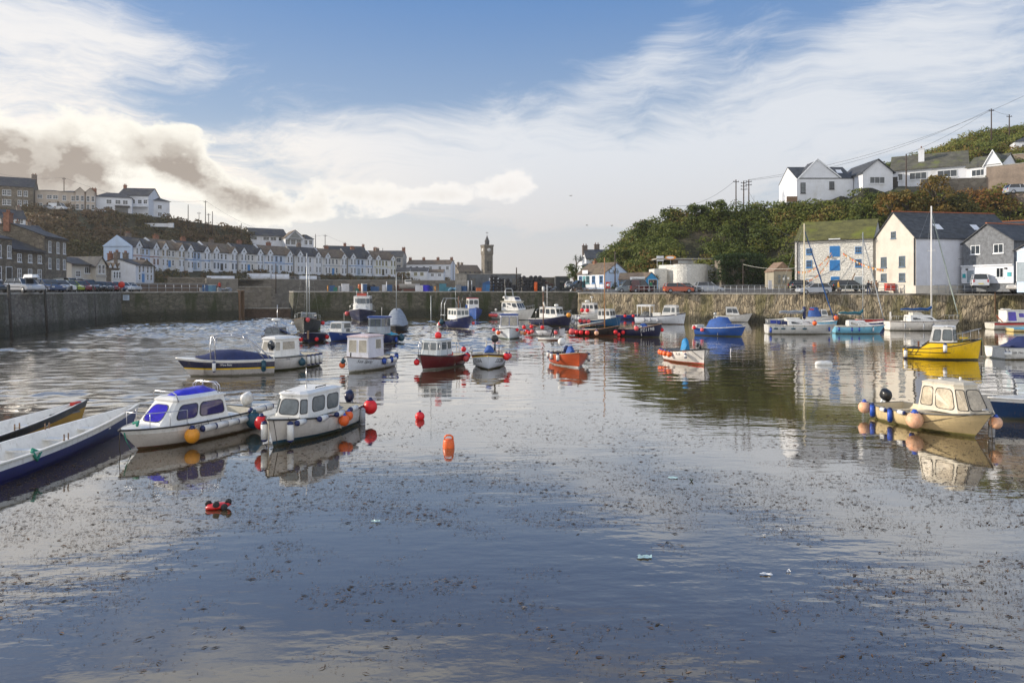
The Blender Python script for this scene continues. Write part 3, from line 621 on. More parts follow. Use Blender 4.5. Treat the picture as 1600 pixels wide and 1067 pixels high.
class House:
    """origin at the front left corner; x along the front, y away from the camera, z up. heights are metres"""
    def __init__(s, name, label, cat, a, b, yb, ye, yr, depth, wall, roof, group=None, gable=False, hip=0., over=.25, base=2.0, ridge=None, back_eave=None, ridgem=None, wl=None):
        A = Vector((X(*a), a[1], 0)); B = Vector((X(*b), b[1], 0)); d = B-A; s.W = W_ = d.length; s.rot = math.atan2(d.y, d.x)
        z0 = Z(yb, a[1]); s.h = Z(ye, a[1])-z0; s.r = Z(yr, a[1])-z0; s.dp = depth
        s.t = thing(name, label, cat, (A.x, A.y, z0), s.rot, group); s.gable = gable
        m = MB(wall); h, r_, D = s.h, s.r, depth
        m.box(0, W_, 0, D, -base, h)
        rm = MB(roof); t_ = .12; o_ = over
        if gable:          # ridge runs front to back
            for y in (0, D): m.add([(0,y,h),(W_,y,h),(W_/2,y,r_-.03)], [(0,1,2)])
            m.add([(0,0,h),(W_/2,0,r_-.03),(W_/2,D,r_-.03),(0,D,h)], [(0,1,2,3)]); m.add([(W_,0,h),(W_/2,0,r_-.03),(W_/2,D,r_-.03),(W_,D,h)], [(0,1,2,3)])
            k = (r_-h)/(W_/2)
            for sg in (-1, 1):
                xe = W_/2+sg*(W_/2+o_); ze = h-o_*k
                P = [(W_/2, r_), (xe, ze), (xe, ze+t_), (W_/2, r_+t_)]
                rm.add([(p[0], -o_, p[1]) for p in P]+[(p[0], D+o_*.5, p[1]) for p in P], [(0,1,2,3),(7,6,5,4),(0,4,5,1),(1,5,6,2),(2,6,7,3),(3,7,4,0)])
        else:              # ridge runs along the front
            rx = hip
            if not hip:
                for x in (0, W_): m.add([(x,0,h),(x,D,h),(x,D/2,r_-.03)], [(0,1,2)])
            k = (r_-h)/(D/2)
            if hip:
                e = h-.02
                E = [(-o_,-o_,e),(W_+o_,-o_,e),(W_+o_,D+o_,e),(-o_,D+o_,e)]; q = [(hip,D/2,r_),(W_-hip,D/2,r_)]
                rm.add(E+q, [(0,1,5,4),(1,2,5),(2,3,4,5),(3,0,4),(3,2,1,0)])
            else:
                for sg in (-1, 1):
                    ye_ = D/2+sg*(D/2+o_); ze = h-o_*k
                    P = [(D/2, r_), (ye_, ze), (ye_, ze+t_), (D/2, r_+t_)]
                    rm.add([(-o_*.6, p[0], p[1]) for p in P]+[(W_+o_*.6, p[0], p[1]) for p in P], [(0,1,2,3),(7,6,5,4),(0,4,5,1),(1,5,6,2),(2,6,7,3),(3,7,4,0)])
        if ridgem:
            rm.use(ridgem)
            if gable: rm.box(W_/2-.12, W_/2+.12, -o_-.01, D+o_*.5+.01, r_+t_-.04, r_+t_+.08)
            else: rm.box(-o_*.6-.01, W_+o_*.6+.01, D/2-.12, D/2+.12, r_+t_-.04, r_+t_+.08)
        s.wall = m.build('wall', s.t); s.roof = rm.build('roof', s.t)
        s.roofm = roof; s.wallm = wall
    def P(s, face, u, z, o_):
        if face == 'F': return Vector((u*s.W, -o_, z))
        if face == 'R': return Vector((s.W+o_, u*s.dp, z))
        if face == 'L': return Vector((-o_, s.dp*(1-u), z))
    def win(s, u, z, w_, h_, face='F', frame=TRIMW, glass=GL, bars=(1, 1), sill=True, name='window', ft=.07, parent=None, y=0.):
        """u,z: centre of the opening's bottom edge (u as a fraction, z in metres)"""
        Wd = {'F': s.W, 'R': s.dp, 'L': s.dp}[face]; u0, u1 = u-w_/2/Wd, u+w_/2/Wd
        m = MB(frame)
        def slab(ua, ub, za, zb, oa, ob):
            p = [s.P(face, ua, za, oa+y), s.P(face, ub, za, oa+y), s.P(face, ub, zb, oa+y), s.P(face, ua, zb, oa+y)]; q = [s.P(face, ua, za, ob+y), s.P(face, ub, za, ob+y), s.P(face, ub, zb, ob+y), s.P(face, ua, zb, ob+y)]
            m.add(p+q, [(4,5,6,7),(0,1,5,4),(1,2,6,5),(2,3,7,6),(3,0,4,7)])
        fu = ft/Wd
        slab(u0, u0+fu, z, z+h_, -.02, .06); slab(u1-fu, u1, z, z+h_, -.02, .06); slab(u0+fu, u1-fu, z, z+ft, -.02, .06); slab(u0+fu, u1-fu, z+h_-ft, z+h_, -.02, .06)
        for i in range(1, bars[0]+1): uu = u0+(u1-u0)*i/(bars[0]+1); slab(uu-fu*.35, uu+fu*.35, z+ft, z+h_-ft, .0, .045)
        for i in range(1, bars[1]+1): zz_ = z+h_*i/(bars[1]+1); slab(u0+fu, u1-fu, zz_-ft*.35, zz_+ft*.35, .0, .05)
        if sill: slab(u0-fu, u1+fu, z-.1, z, -.02, .12)
        w_o = m.build(name, s.t)
        g = MB(glass); p = [s.P(face, a, b_, .018+y) for a, b_ in ((u0+fu,z+ft),(u1-fu,z+ft),(u1-fu,z+h_-ft),(u0+fu,z+h_-ft))]; g.quad(*p); g.build('pane', w_o)
        return w_o
    def door(s, u, z, w_, h_, mat=DOORD, face='F', frame=TRIMW, y=0.):
        Wd = {'F': s.W, 'R': s.dp, 'L': s.dp}[face]; m = MB(mat)
        for (ua, ub, za, zb, o_, mm) in ((u-w_/2/Wd, u+w_/2/Wd, z, z+h_, .04, mat), (u-(w_/2+.08)/Wd, u+(w_/2+.08)/Wd, z, z+h_+.08, .03, frame)):
            m.use(mm); P = [s.P(face, a, b_, o_+y) for a, b_ in ((ua,za),(ub,za),(ub,zb),(ua,zb))]; Q = [s.P(face, a, b_, y-.02) for a, b_ in ((ua,za),(ub,za),(ub,zb),(ua,zb))]
            m.add(P+Q, [(0,1,2,3),(0,4,5,1),(1,5,6,2),(2,6,7,3),(3,7,4,0)])
        m.use(GUT); m.box(0,0,0,0,0,0) if False else None
        return m.build('door', s.t)
    def chim(s, u, v=.5, w_=.9, d_=.6, hh=1.3, mat=BRICK, pots=2, base=None):
        x = u*s.W; y = v*s.dp; zr = s.r if base is None else base
        m = MB(mat); m.box(x-w_/2, x+w_/2, y-d_/2, y+d_/2, zr-1.2, zr+hh); m.box(x-w_/2-.07, x+w_/2+.07, y-d_/2-.07, y+d_/2+.07, zr+hh, zr+hh+.16)
        c = m.build('chimney', s.t)
        for i in range(pots): q = MB(BRICK); q.lathe([(.12,0),(.1,.35),(.13,.4)], (x-w_/2+w_*(i+.5)/pots, y, zr+hh+.16), 8); q.build('chimney_pot', c)
    def gutter(s, face='F'):
        m = MB(GUT); m.box(-.1, s.W+.1, -.32, -.2, s.h-.32, s.h-.2); m.build('gutter', s.t)
    def box(s, name, x0, x1, y0, y1, z0, z1, mat): m = MB(mat); m.box(x0, x1, y0, y1, z0, z1); return m.build(name, s.t)

# --- the white terrace: double fronted houses stepping away along the hill foot
def sep_pos(px): return px, 150+(px-205)*.235
seps = [205, 247, 287, 327, 371, 411, 459, 503, 543, 583, 619]
bases = [414, 417, 421, 422, 424, 425, 427, 429, 429, 430, 431]; eaves = [384, 387, 390, 392, 394, 396, 398, 401, 402, 404, 405]
trims = [mk('rust_trim', (.35,.16,.12), .7), mk('cream_trim', (.55,.48,.35), .7), BLT, mk('slate_blue_trim', (.16,.24,.36), .7), mk('grey_blue_trim', (.26,.32,.42), .7), BLT, TRIMW, mk('grey_blue_trim', (.26,.32,.42), .7), BLT, RY]
names = ['rust red trim, at the near end of the row', 'cream trim, second from the near end', 'blue centre windows, third from the near end', 'slate blue band, fourth from the near end', 'grey blue band fifth from the near end', 'blue door and centre window, sixth from the near end',
         'all white front behind the tall ketch mast', 'grey blue arched door, eighth from the near end', 'blue trim beside the yellow one, ninth from the near end', 'yellow trim at the far end of the row']
for i in range(10):
    a, b_ = sep_pos(seps[i]), sep_pos(seps[i+1]-1)
    hs = House('terraced_house', 'white terraced house, %s' % names[i], 'house', a, b_, bases[i], eaves[i], eaves[i]-15+i*.25, 6.4, RB if i == 0 else [RW, RWA, RWB][i % 3], [SLATE, SLATE2][i % 2], 'white terraced houses', over=.2, base=2.5)
    W_ = hs.W; h = hs.h; tr_ = trims[i]
    for u in (.17, .83):
        bw = min(2.4, W_*.27); x0, x1 = u*W_-bw/2, u*W_+bw/2; m = MB(RW)
        m.prism([(x0,0),(x0+.35,-.7),(x1-.35,-.7),(x1,0)], -3, h-.2); m.use(tr_); m.box(x0-.03, x1+.03, -.74, .01, h*.5-.08, h*.5+.1)
        bay = m.build('bay', hs.t)
        m = MB(TRIMW); pk = h+1.5; m.add([(x0-.2,-.8,h-.2),(x1+.2,-.8,h-.2),(u*W_,-.8,pk),(x0-.2,2.4,h-.2),(x1+.2,2.4,h-.2),(u*W_,2.4,pk)], [(0,1,2)])
        m.use([SLATE, SLATE2][i % 2]); e_ = .14
        for sg, xe in ((-1, x0-.34), (1, x1+.34)): m.add([(u*W_,-.95,pk+e_),(xe,-.95,h-.32+e_),(xe,2.8,h-.32+e_),(u*W_,2.8,pk+e_),(u*W_,-.95,pk),(xe,-.95,h-.32),(xe,2.8,h-.32),(u*W_,2.8,pk)], [(0,1,2,3),(4,5,6,7),(0,1,5,4),(1,2,6,5)])
        m.use(GL); m.add([(u*W_-.4,-.83,h+.05),(u*W_+.4,-.83,h+.05),(u*W_,-.83,h+.55)], [(0,1,2)])
        m.build('dormer_gable', hs.t)
        for z_ in (h*.08, h*.58):
            for du in (-.42, .42): hs.win(u+du*bw/1.5/W_, z_, .62, h*.32, glass=GL, bars=(0, 1), y=.7, frame=TRIMW if (i+int(z_)) % 3 else tr_, sill=False)
    for z_, kind in ((h*.60, 0), (h*.05, 1)):
        if kind: hs.door(.44, .05, .95, h*.36, [DOORD, BLT, DOORG][i % 3], frame=tr_); hs.win(.58, h*.1, .8, h*.3, bars=(0, 1))
        else:
            hs.win(.43, z_, .8, h*.28, bars=(0, 1), frame=tr_ if i in (2, 5, 8, 9) else TRIMW); hs.win(.58, z_, .8, h*.28, bars=(0, 1), frame=tr_ if i in (2, 5, 8, 9) else TRIMW)
    m = MB(tr_); m.box(0, W_, -.04, 0, h*.5-.06, h*.5+.08); m.build('string_course', hs.t)
    m = MB(RB if i == 0 else (TRIMW if i % 2 else RG)); m.add([(0,-.35,h-.1),(0,6.6,h-.1),(0,3.2,hs.r+.25),(-.22,-.35,h-.1),(-.22,6.6,h-.1),(-.22,3.2,hs.r+.25)], [(0,1,2),(3,5,4),(0,2,5,3),(1,4,5,2)]); m.box(-.22, 0, -.35, .1, -2, h-.1); m.build('party_wall', hs.t)
    hs.chim(.5, .62, 1.5, .6, .9, BRICK if i % 3 else CHST, 3); hs.gutter()
# --- lower cottages left of the terrace, at the back of the car park
hs = House('cottage', 'cream cottage with a grey slate roof behind the parked van', 'cottage', (112,112), (158,119), 437, 412, 401, 7, RC, SLATE, over=.3)
hs.win(.52, hs.h*.42, 1.5, 1.1, bars=(2,0)); hs.win(.2, .5, 1.1, 1.0); hs.door(.8, 0, 1, 2, DOORG); hs.gutter()
hs = House('cottage', 'narrow cream gable fronted cottage with two slim upper windows', 'cottage', (150,116), (166,118), 441, 414, 401, 9, RC, SLATE, gable=True, over=.3)
hs.win(.33, hs.h*.5, .6, 1.5, bars=(0,1)); hs.win(.7, hs.h*.5, .6, 1.5, bars=(0,1)); hs.box('fascia', 0, hs.W, -.12, 0, hs.h*.3, hs.h*.4, RG)
hs = House('cottage', 'low grey stone cottage with three small dormers and a white shop front', 'cottage', (166,118), (192,122), 441, 419, 408, 6, ST_G, SLATE2, over=.2)
hs.box('shop_front', hs.W*.28, hs.W*.98, -.3, 0, 0, hs.h*.86, TRIMW); hs.chim(.98, .4, .8, .6, 1.4)
for k in range(4): hs.win(.38+.16*k, .7, .5, 1.2, bars=(0,1), y=.32)
for k in range(3):
    m = MB(TRIMW); x = hs.W*(.2+.28*k); m.add([(x-.5,-.1,hs.h+.1),(x+.5,-.1,hs.h+.1),(x,-.1,hs.h+.95)], [(0,1,2)]); m.use(SLATE2)
    for sg in (-1,1): m.add([(x,-.25,hs.h+1.0),(x+sg*.65,-.25,hs.h+.02),(x+sg*.65,1.6,hs.h+.02),(x,1.8,hs.h+1.0)], [(0,1,2,3)])
    m.build('dormer', hs.t)
hs = House('cottage', 'grey stone cottage with a sloping roof beside the white house', 'cottage', (192,122), (215,122), 441, 417, 406, 6, ST_G, SLATE2, over=.2)
hs.win(.35, .6, .9, 1.1); hs.door(.8, 0, 1, 2, TRIMW)
hs = House('cottage', 'white house on the corner with four upper windows beside the quay ramp', 'house', (212,121), (240,127), 441, 414, 404, 7, RW, SLATE, over=.25)
for u in (.2, .4, .65, .85): hs.win(u, hs.h*.55, .7, 1.3, bars=(0,1)); hs.win(u, hs.h*.12, .7, 1.1, bars=(0,1)) if u != .4 else hs.door(u, 0, .9, 1.9, BLT)
hs.chim(.05, .5, .9, .6, 1.0, CHST); hs.chim(.5, .5, .9, .6, 1.0, CHST)
# granite buildings at the far left
hs = House('granite_house', 'dark granite warehouse at the far left edge with a low arched doorway', 'granite house', (-60,78.5), (19,87), 444, 366, 345, 9, ST_G, SLATE, over=.2)
for u in (.12, .4, .72, .93): hs.win(u, hs.h*.58, .7, 1.6, bars=(1,1)); hs.win(u, hs.h*.1, .8, 1.7, bars=(1,1)) if u != .93 else hs.door(u, 0, 1.0, 2.2, DOORD)
hs = House('granite_house', 'lower granite house with three white upper windows behind the silver car', 'granite house', (19.5,87.3), (69,94), 441, 389, 365, 9, ST_G, SLATE, over=.25)
for u in (.2, .53, .84): hs.win(u, hs.h*.62, .8, 1.1, bars=(1,1)); hs.win(u, hs.h*.12, .8, 1.3, bars=(1,1))
hs.gutter()
hs = House('granite_house', 'taller three window wide granite house at the end of the left row', 'granite house', (69.5,94.2), (104,101), 441, 369, 349, 9, ST_G, SLATE, over=.25)
for u in (.22, .58, .88):
    hs.win(u, hs.h*.66, .75, 1.6, bars=(1,1)); hs.win(u, hs.h*.30, .75, 1.5, bars=(1,1))
hs.gutter(); hs.chim(.02, .5, 1.1, .7, 1.2)
hs.box('plinth', -.05, hs.W+.05, -.06, 0, 0, .5, ST_G)
# roofs / terraces stepping up behind them
hs = House('hillside_cottage', 'white cottage roofline stepping down behind the granite houses at the left edge', 'cottage', (-30,120), (72,128), 372, 360, 345, 8, RW, SLATE, over=.25, base=8)
for u in (.3, .5, .7, .9): hs.win(u, .3, .9, .9)
for u in (.4, .62, .8): hs.chim(u, .3, .6, .5, .4, CHST, 1)
hs = House('hillside_cottage', 'white cottage with slate roof just above the first row, at the left edge', 'cottage', (-40,140), (40,146), 348, 338, 322, 8, RW, SLATE, over=.25, base=8)
for u in (.55, .72, .9): hs.win(u, .3, .9, 1.0)
hs.chim(.93, .5, .8, .5, .7, CHST, 1)
# upper row on the left crest
U = 188
hs = House('crest_house', 'big brown stone house with a chimney, highest at the left edge of the photo', 'stone house', (-70,178), (52,186), 322, 286, 268, 10, ST_G, SLATE, over=.25, base=6)
for u in (.62, .68, .82, .9):
    for k in (.15, .58): hs.win(u, hs.h*k, .9, 1.5, bars=(1,1))
hs.chim(.98, .5, 1.2, .9, 1.0, CHST)
hs = House('crest_house', 'plain beige flat topped house right of the tall stone house on the crest', 'house', (55,188), (92,190), 327, 297, 293, 9, RP, SLATE, over=.15, base=6, hip=2)
for u in (.2, .6, .85): hs.win(u, hs.h*.58, 1.2, 1.0); hs.win(u, hs.h*.12, 1.2, 1.2)
hs = House('crest_house', 'beige house with two pointed bays in the middle of the crest row', 'house', (92,190), (147,194), 330, 299, 294, 9, RP, SLATE, over=.25, base=6, hip=2.5)
for u in (.6, .9):
    bw = 2.6; x0, x1 = u*hs.W-bw/2, u*hs.W+bw/2; m = MB(RP); m.prism([(x0,0),(x0+.3,-.8),(x1-.3,-.8),(x1,0)], -2, hs.h); m.add([(x0,-.8,hs.h),(x1,-.8,hs.h),((x0+x1)/2,-.8,hs.h+1.3),((x0+x1)/2,3,hs.h+1.3),(x0,3,hs.h),(x1,3,hs.h)], [(0,1,2)]); m.use(SLATE); m.add([(x0-.2,-1,hs.h-.1),((x0+x1)/2,-1,hs.h+1.4),((x0+x1)/2,3,hs.h+1.4),(x0-.2,3,hs.h-.1),(x1+.2,-1,hs.h-.1),(x1+.2,3,hs.h-.1)], [(0,1,2,3),(4,1,2,5)]); m.build('bay', hs.t)
    for k in (.12, .55): hs.win(u-.07, hs.h*k, .8, 1.5, y=.8, bars=(0,1)); hs.win(u+.07, hs.h*k, .8, 1.5, y=.8, bars=(0,1))
for u in (.15, .4): hs.win(u, hs.h*.55, .9, 1.4); hs.win(u, hs.h*.12, .9, 1.4)
hs.chim(.97, .5, 1.3, .9, .8, BRICK)
hs = House('crest_house', 'white flat fronted house with a dark porch, left of the taller gabled pair', 'house', (148,195), (206,199), 333, 307, 297, 9, RW, SLATE, over=.25, base=6, hip=2.5)
for u in (.38, .62, .82): hs.win(u, hs.h*.6, 1.3, 1.2)
hs.win(.38, hs.h*.12, 1.8, 1.5, bars=(2,0)); hs.box('porch', hs.W*.55, hs.W*.95, -1.2, -.01, hs.h*.42, hs.h*.5, SLATE); hs.win(.72, .1, 3.2, 1.8, frame=DOORD, bars=(3,0), sill=False)
hs = House('crest_house', 'tall white house with a steep dark gable roof near the end of the crest row', 'house', (184,203), (232,204), 334, 305, 291, 9, RW, SLATE, over=.3, base=6)
for u in (.5, .72, .9): hs.win(u, hs.h*.55, 1.1, 1.2)
hs.box('balcony', hs.W*.4, hs.W*.98, -1.4, -.01, hs.h*.36, hs.h*.42, TRIMW); hs.chim(.02, .5, .8, .6, .8)
hs = House('crest_house', 'small white hipped house with a garden wall, last on the crest row', 'house', (226,206), (265,211), 338, 312, 302, 9, RW, SLATE, over=.4, base=6, hip=3.6)
for u in (.25, .6): hs.win(u, hs.h*.5, 1.2, 1.2); hs.win(u, .3, 1.2, 1.2)
m = MB(RW); m.box(0, 11, 0, .3, -2.2, -1.2); m.box(11.1, 12.5, -.2, .5, -2.4, -1.1); o = thing('garden_wall', 'white garden wall along the end of the crest row', 'garden wall', (X(200,196), 196, Z(342,196)), .1); m.build('wall', o)
m = MB(RW); m.box(-2, 0, -1, 3.6, 0, 1.9); m.use(GL); m.box(-2.03, -1.2, -.5, 3.0, 1.1, 1.7)
# house on the shoulder with glazed gable
hs = House('hillside_villa', 'long white bungalow with grey roof left of the glazed gable, on the hill shoulder', 'house', (392,224), (448,230), 379, 367, 354, 12, RW, SLATE, over=.5, base=6)
for u in (.08, .42, .62, .85): hs.win(u, .9, 1.9, 1.2, bars=(1,0))
hs = House('hillside_villa', 'cream roofed villa with a big glazed gable and balcony on the hill shoulder', 'house', (446,223), (476,226), 383, 371, 359, 10, RW, SLATE2, over=.3, gable=True, base=6)
m = MB(TEAL); m.use(GLG); m.add([(hs.W*.15,-.06,hs.h*.95),(hs.W*.85,-.06,hs.h*.95),(hs.W*.5,-.06,hs.r*.93)], [(0,1,2)]); m.build('gable_glazing', hs.t); hs.box('balcony', hs.W*.1, hs.W*.9, -1.2, -.01, hs.h*.84, hs.h*.92, GALV)
for u in (.12, .4, .7): hs.win(u, .2, 1.4, 1.7)
hs = House('hillside_villa', 'small white wing with a dark hipped roof at the right of the glazed gable', 'house', (472,226), (490,228), 383, 373, 365, 8, RW, SLATE, over=.3, base=6, hip=2.5)
hs.win(.3, .2, 1.3, 1.5); hs.win(.75, .2, 1.1, 1.5)
# houses behind the terrace's far end
hs = House('terrace_back_house', 'low white house with a long slate roof and one chimney above the terrace', 'house', (508,262), (572,268), 401, 394, 383, 9, RW, SLATE, over=.2, base=5)
for u in (.3, .5, .7): hs.win(u, .2, 1.2, 1.0)
hs.chim(.52, .5, 1.0, .7, 1.0); hs.chim(.98, .5, .9, .6, .6)
hs = House('terrace_back_house', 'tall grey end house with two chimneys behind the yellow trimmed one', 'house', (580,262), (629,262), 431, 401, 391, 10, RG, SLATE, over=.2, base=5)
for z_ in (.35, .7): hs.win(.88, hs.h*z_, 1.6, 1.7, bars=(1,1))
hs.chim(.04, .5, 1.2, .8, 1.1); hs.chim(.97, .5, 1.2, .8, 1.1)
hs = House('harbour_cottages', 'long white two storey cottages with four chimneys left of the clock tower', 'house', (635,264), (704,262), 432, 413, 406, 9, RW, SLATE2, over=.2, base=5)
for u in (.1, .24, .4, .55, .76, .93): hs.win(u, hs.h*.55, 1.1, 1.3, frame=TRIMW)
for u in (.02, .33, .66, .97): hs.chim(u, .5, 1.0, .7, .8)
hs = House('harbour_cottages', 'single storey white cottage with five windows in front of the long cottages', 'cottage', (619,252), (668,252), 432, 423.5, 418, 6, RW, SLATE, over=.2, base=5)
for u in (.22, .4, .62, .82): hs.win(u, .4, 1.2, 1.1, frame=RY)
hs = House('harbour_cottages', 'small white annex at the right end of the single storey cottage', 'cottage', (668,254), (693,254), 433, 425.5, 421, 5, RW, SLATE2, over=.2, base=5)
hs.win(.3, .3, 1.2, 1.0); hs.win(.75, .3, 1.2, 1.0)
# --- clock tower and institute
ct = thing('clock_tower', 'square stone clock tower with battlements and a pointed spire on the horizon', 'clock tower', (X(761,350), 350, Z(432,350)), rad(24))
ZT = lambda y: Z(y,350)-Z(432,350)
m = MB(ST_T); wd = 2.25; m.box(-wd, wd, -wd, wd, -4, ZT(399)); m.prism([(-wd,-wd),(wd,-wd),(wd,wd),(-wd,wd)], ZT(399), ZT(397), [(-wd*1.1,-wd*1.1),(wd*1.1,-wd*1.1),(wd*1.1,wd*1.1),(-wd*1.1,wd*1.1)]); w2 = wd*1.1
m.box(-w2, w2, -w2, w2, ZT(397), ZT(385.5)); m.build('tower_shaft', ct)
m = MB(ST_T); w3 = w2*1.08; m.box(-w3, w3, -w3, w3, ZT(385.5), ZT(384.3))
for sx_ in range(5):
    for sy_ in range(5):
        if sx_ in (0, 4) or sy_ in (0, 4): cx, cy = -w3+.3+(2*w3-.6)*sx_/4, -w3+.3+(2*w3-.6)*sy_/4; m.box(cx-.3, cx+.3, cy-.3, cy+.3, ZT(384.3), ZT(382.8))
m.build('battlements', ct)
for sgn, ax in ((-1, 'y'), (-1, 'x')):
    m = MB(mk('clock_face', (.75,.73,.68), .5, .05)); m.lathe([(.95,0),(.95,.1)], ((0,-w2-.1,ZT(391)) if ax == 'y' else (-w2-.1,0,ZT(391))), 20, ax); f_ = m.build('clock_face', ct)
    m = MB(BLK)
    if ax == 'y': m.box(-.05, .05, -w2-.16, -w2-.11, ZT(391), ZT(391)+.75); m.box(0, .5, -w2-.16, -w2-.11, ZT(391)-.05, ZT(391)+.05)
    else: m.box(-w2-.16, -w2-.11, -.05, .05, ZT(391), ZT(391)+.75); m.box(-w2-.16, -w2-.11, 0, .5, ZT(391)-.05, ZT(391)+.05)
    m.build('clock_hands', f_)
m = MB(SLATE); m.prism([(math.cos(k*math.pi/4+.39)*1.25, math.sin(k*math.pi/4+.39)*1.25) for k in range(8)], ZT(384.3), ZT(377.5), [(math.cos(k*math.pi/4+.39)*1.1, math.sin(k*math.pi/4+.39)*1.1) for k in range(8)])
m.prism([(math.cos(k*math.pi/4+.39)*1.3, math.sin(k*math.pi/4+.39)*1.3) for k in range(8)], ZT(377.5), ZT(368), [(math.cos(k*math.pi/4)*.06, math.sin(k*math.pi/4)*.06) for k in range(8)]); m.build('spire', ct)
m = MB(GUT); m.tube([(0,0,ZT(368.2)),(0,0,ZT(362))], .06, 5); m.box(-.7, .7, -.04, .04, ZT(364.3), ZT(363.7)); m.build('weather_vane', ct)
for k in range(3):
    for z_ in ((ZT(424), ZT(408)),): m = MB(GLD); m.box(-1.0+k*.8-.18+.2, -1.0+k*.8+.18+.2, -wd-.05, -wd+.02, *z_); m.build('window', ct)
for z_ in ((ZT(397), ZT(388)),): m = MB(GLD); m.box(-w2-.05, -w2+.02, -.3, .3, ZT(395), ZT(388)); m.build('window', ct)
hs = House('institute_hall', 'small brown stone hall with two chimneys attached left of the clock tower', 'stone hall', (717,345), (752,352), 432, 424, 413.5, 9, ST_T, SLATE2, over=.2, base=3)
hs.chim(.08, .3, 1.2, .9, 1.1, CHST, 1); hs.chim(.35, .6, 1.2, .9, 1.1, CHST, 1)
for u in (.3, .5, .7): hs.win(u, .5, 1.0, 2.2, frame=ST_T)
# --- harbour shed on the middle quay
def flat(name, label, cat, a, b_, yb, yt, dp, mat, base=.6, group=None):
    A = Vector((X(*a), a[1], 0)); B = Vector((X(*b_), b_[1], 0)); d = B-A; z0 = Z(yb, a[1]); t = thing(name, label, cat, (A.x, A.y, z0), math.atan2(d.y, d.x), group)
    h = Z(yt, a[1])-z0; m = MB(mat); m.box(0, d.length, 0, dp, -base, h); m.build('wall', t); return t, d.length, h
t, W_, h = flat('harbour_shed', 'long flat roofed grey block shed with a dark doorway on the middle quay', 'shed', (728,128), (814,128), 454, 429, 9, mk('grey_block', (.15,.16,.17), .85, .2, 1, bump=.01, dirt=(.08,.085,.09), dscale=.6, damt=.7))
m = MB(CONC); m.box(-.1, W_+.1, -.1, 9.1, h, h+.16); m.build('roof', t); m = MB(GLD); m.box(.75, 1.7, -.04, .02, 0, h*.75); m.build('doorway', t); m = MB(GLD); m.box(W_*.84, W_*.97, -.05, .02, .2, h*.72); m.build('doorway', t)
m = MB(TRIMW); m.box(W_*.42, W_*.60, -.08, 0, h*.48, h*.78); m.build('sign', t)
t, W_, h = flat('stone_store', 'pale rubble stone store joined to the left end of the grey block shed', 'stone store', (711,126), (729,126), 454, 428.5, 9, mk('pale_rubble', (.36,.33,.28), .9, .3, 1.5, bump=.05)); m = MB(CONC); m.box(-.08, W_+.02, -.08, 9, h, h+.12); m.build('roof', t)
t, W_, h = flat('blue_cabin', 'small blue painted wooden cabin in front of the grey shed', 'cabin', (754,120), (772,120), 455, 443, 2.4, mk('cabin_blue', (.05,.16,.38), .6, .15, 2))
m = MB(mk('cabin_blue_roof', (.04,.12,.30), .6, .15, 2)); m.xprism([(-.1,h),(W_/2,h+.5),(W_+.1,h)], -.12, 2.5); m.build('roof', t); m = MB(BLT); m.box(W_*.3, W_*.7, -.04, 0, 0, h*.85); m.build('door', t)
for px0, px1, yt, D, lab in ((815, 838, 434, 140, 'low stone building right of the grey shed'), (838, 868, 434, 141, 'long grey wall of net stores behind the pot stacks'), (868, 891, 432.5, 137, 'dark slatted net store at the right end of the middle quay')):
    t, W_, h = flat('net_store', lab, 'net store', (px0,D), (px1-.6,D), 454, yt, 5, ST_T if px0 < 868 else mk('dark_slats', (.06,.065,.07), .8, .2, 2)); m = MB(CONC); m.box(-.05, W_+.02, -.1, 5.1, h, h+.12); m.build('roof', t); m = MB(GLD); m.box(W_*.3, W_*.6, -.04, .02, 0, h*.7); m.build('doorway', t)
# --- cafe, upper house, kiosk
hs = House('upper_house', 'white house with dark roof and three stone chimneys above the cafe', 'house', (916,156), (968,156), 425, 404, 389, 9, RW, SLATE3, over=.25, base=4)
hs.win(.25, .8, 1.5, 1.4, frame=RG); hs.win(.62, .8, 1.2, 1.2); hs.chim(.02, .5, 1.2, .8, .9, CHST); hs.chim(.42, .7, 1.2, .8, 1.3, CHST); hs.chim(.92, .7, 1.5, .8, 1.1, CHST)
m = MB(SLATE3); m.add([(-1.6,-2.2,hs.h*.38),(hs.W*.42,-2.2,hs.h*.38),(hs.W*.42,0,hs.h*.62),(-.4,0,hs.h*.62)], [(0,1,2,3)]); m.use(RW); m.box(-1.2, hs.W*.4, -1.9, 0, -3, hs.h*.37); m.build('porch', hs.t)
hs = House('upper_house', 'narrow white gable of the upper house facing the sea behind the palm', 'house', (909,160), (930,160), 425, 406, 394, 8, RW, SLATE3, gable=True, over=.2, base=4)
hs.win(.5, .8, 1.2, 1.2)
hs2 = House('cafe', 'harbour cafe, white windowed front and pale blue gable with dark cafe lettering', 'cafe', (944,117), (982,120.5), 449, 427, 410, 6.8, RB, SLATE2, gable=True, over=.22, base=1)
hs2.door(.72, 0, .9, 2.1, BLT); hs2.win(.72, hs2.h*.62, .8, .9, frame=BLT); m = MB(RW); m.box(-.03, 0, .02, 6.78, 0, hs2.h-.05); m.build('front_wall', hs2.t)
for u, gl in ((.12, BLT), (.40, TEAL), (.62, BLT), (.90, BLT)): hs2.win(u, .7, .8, 1.3, face='L', frame=gl, bars=(1,1), y=.03)
hs2.door(.26, 0, .8, 2.0, TEAL, face='L', y=.03); hs2.door(.76, 0, .8, 2.0, TRIMW, face='L', y=.03); hs2.box('sign', -.5, -.42, 3.6, 5.0, hs2.h*.98, hs2.h*1.25, TRIMW); hs2.chim(.5, .8, .6, .5, .3, BRICK, 1)
hs2.box('fence', -2.2, hs2.W*.6, -2.2, -2.1, 0, .8, RB)
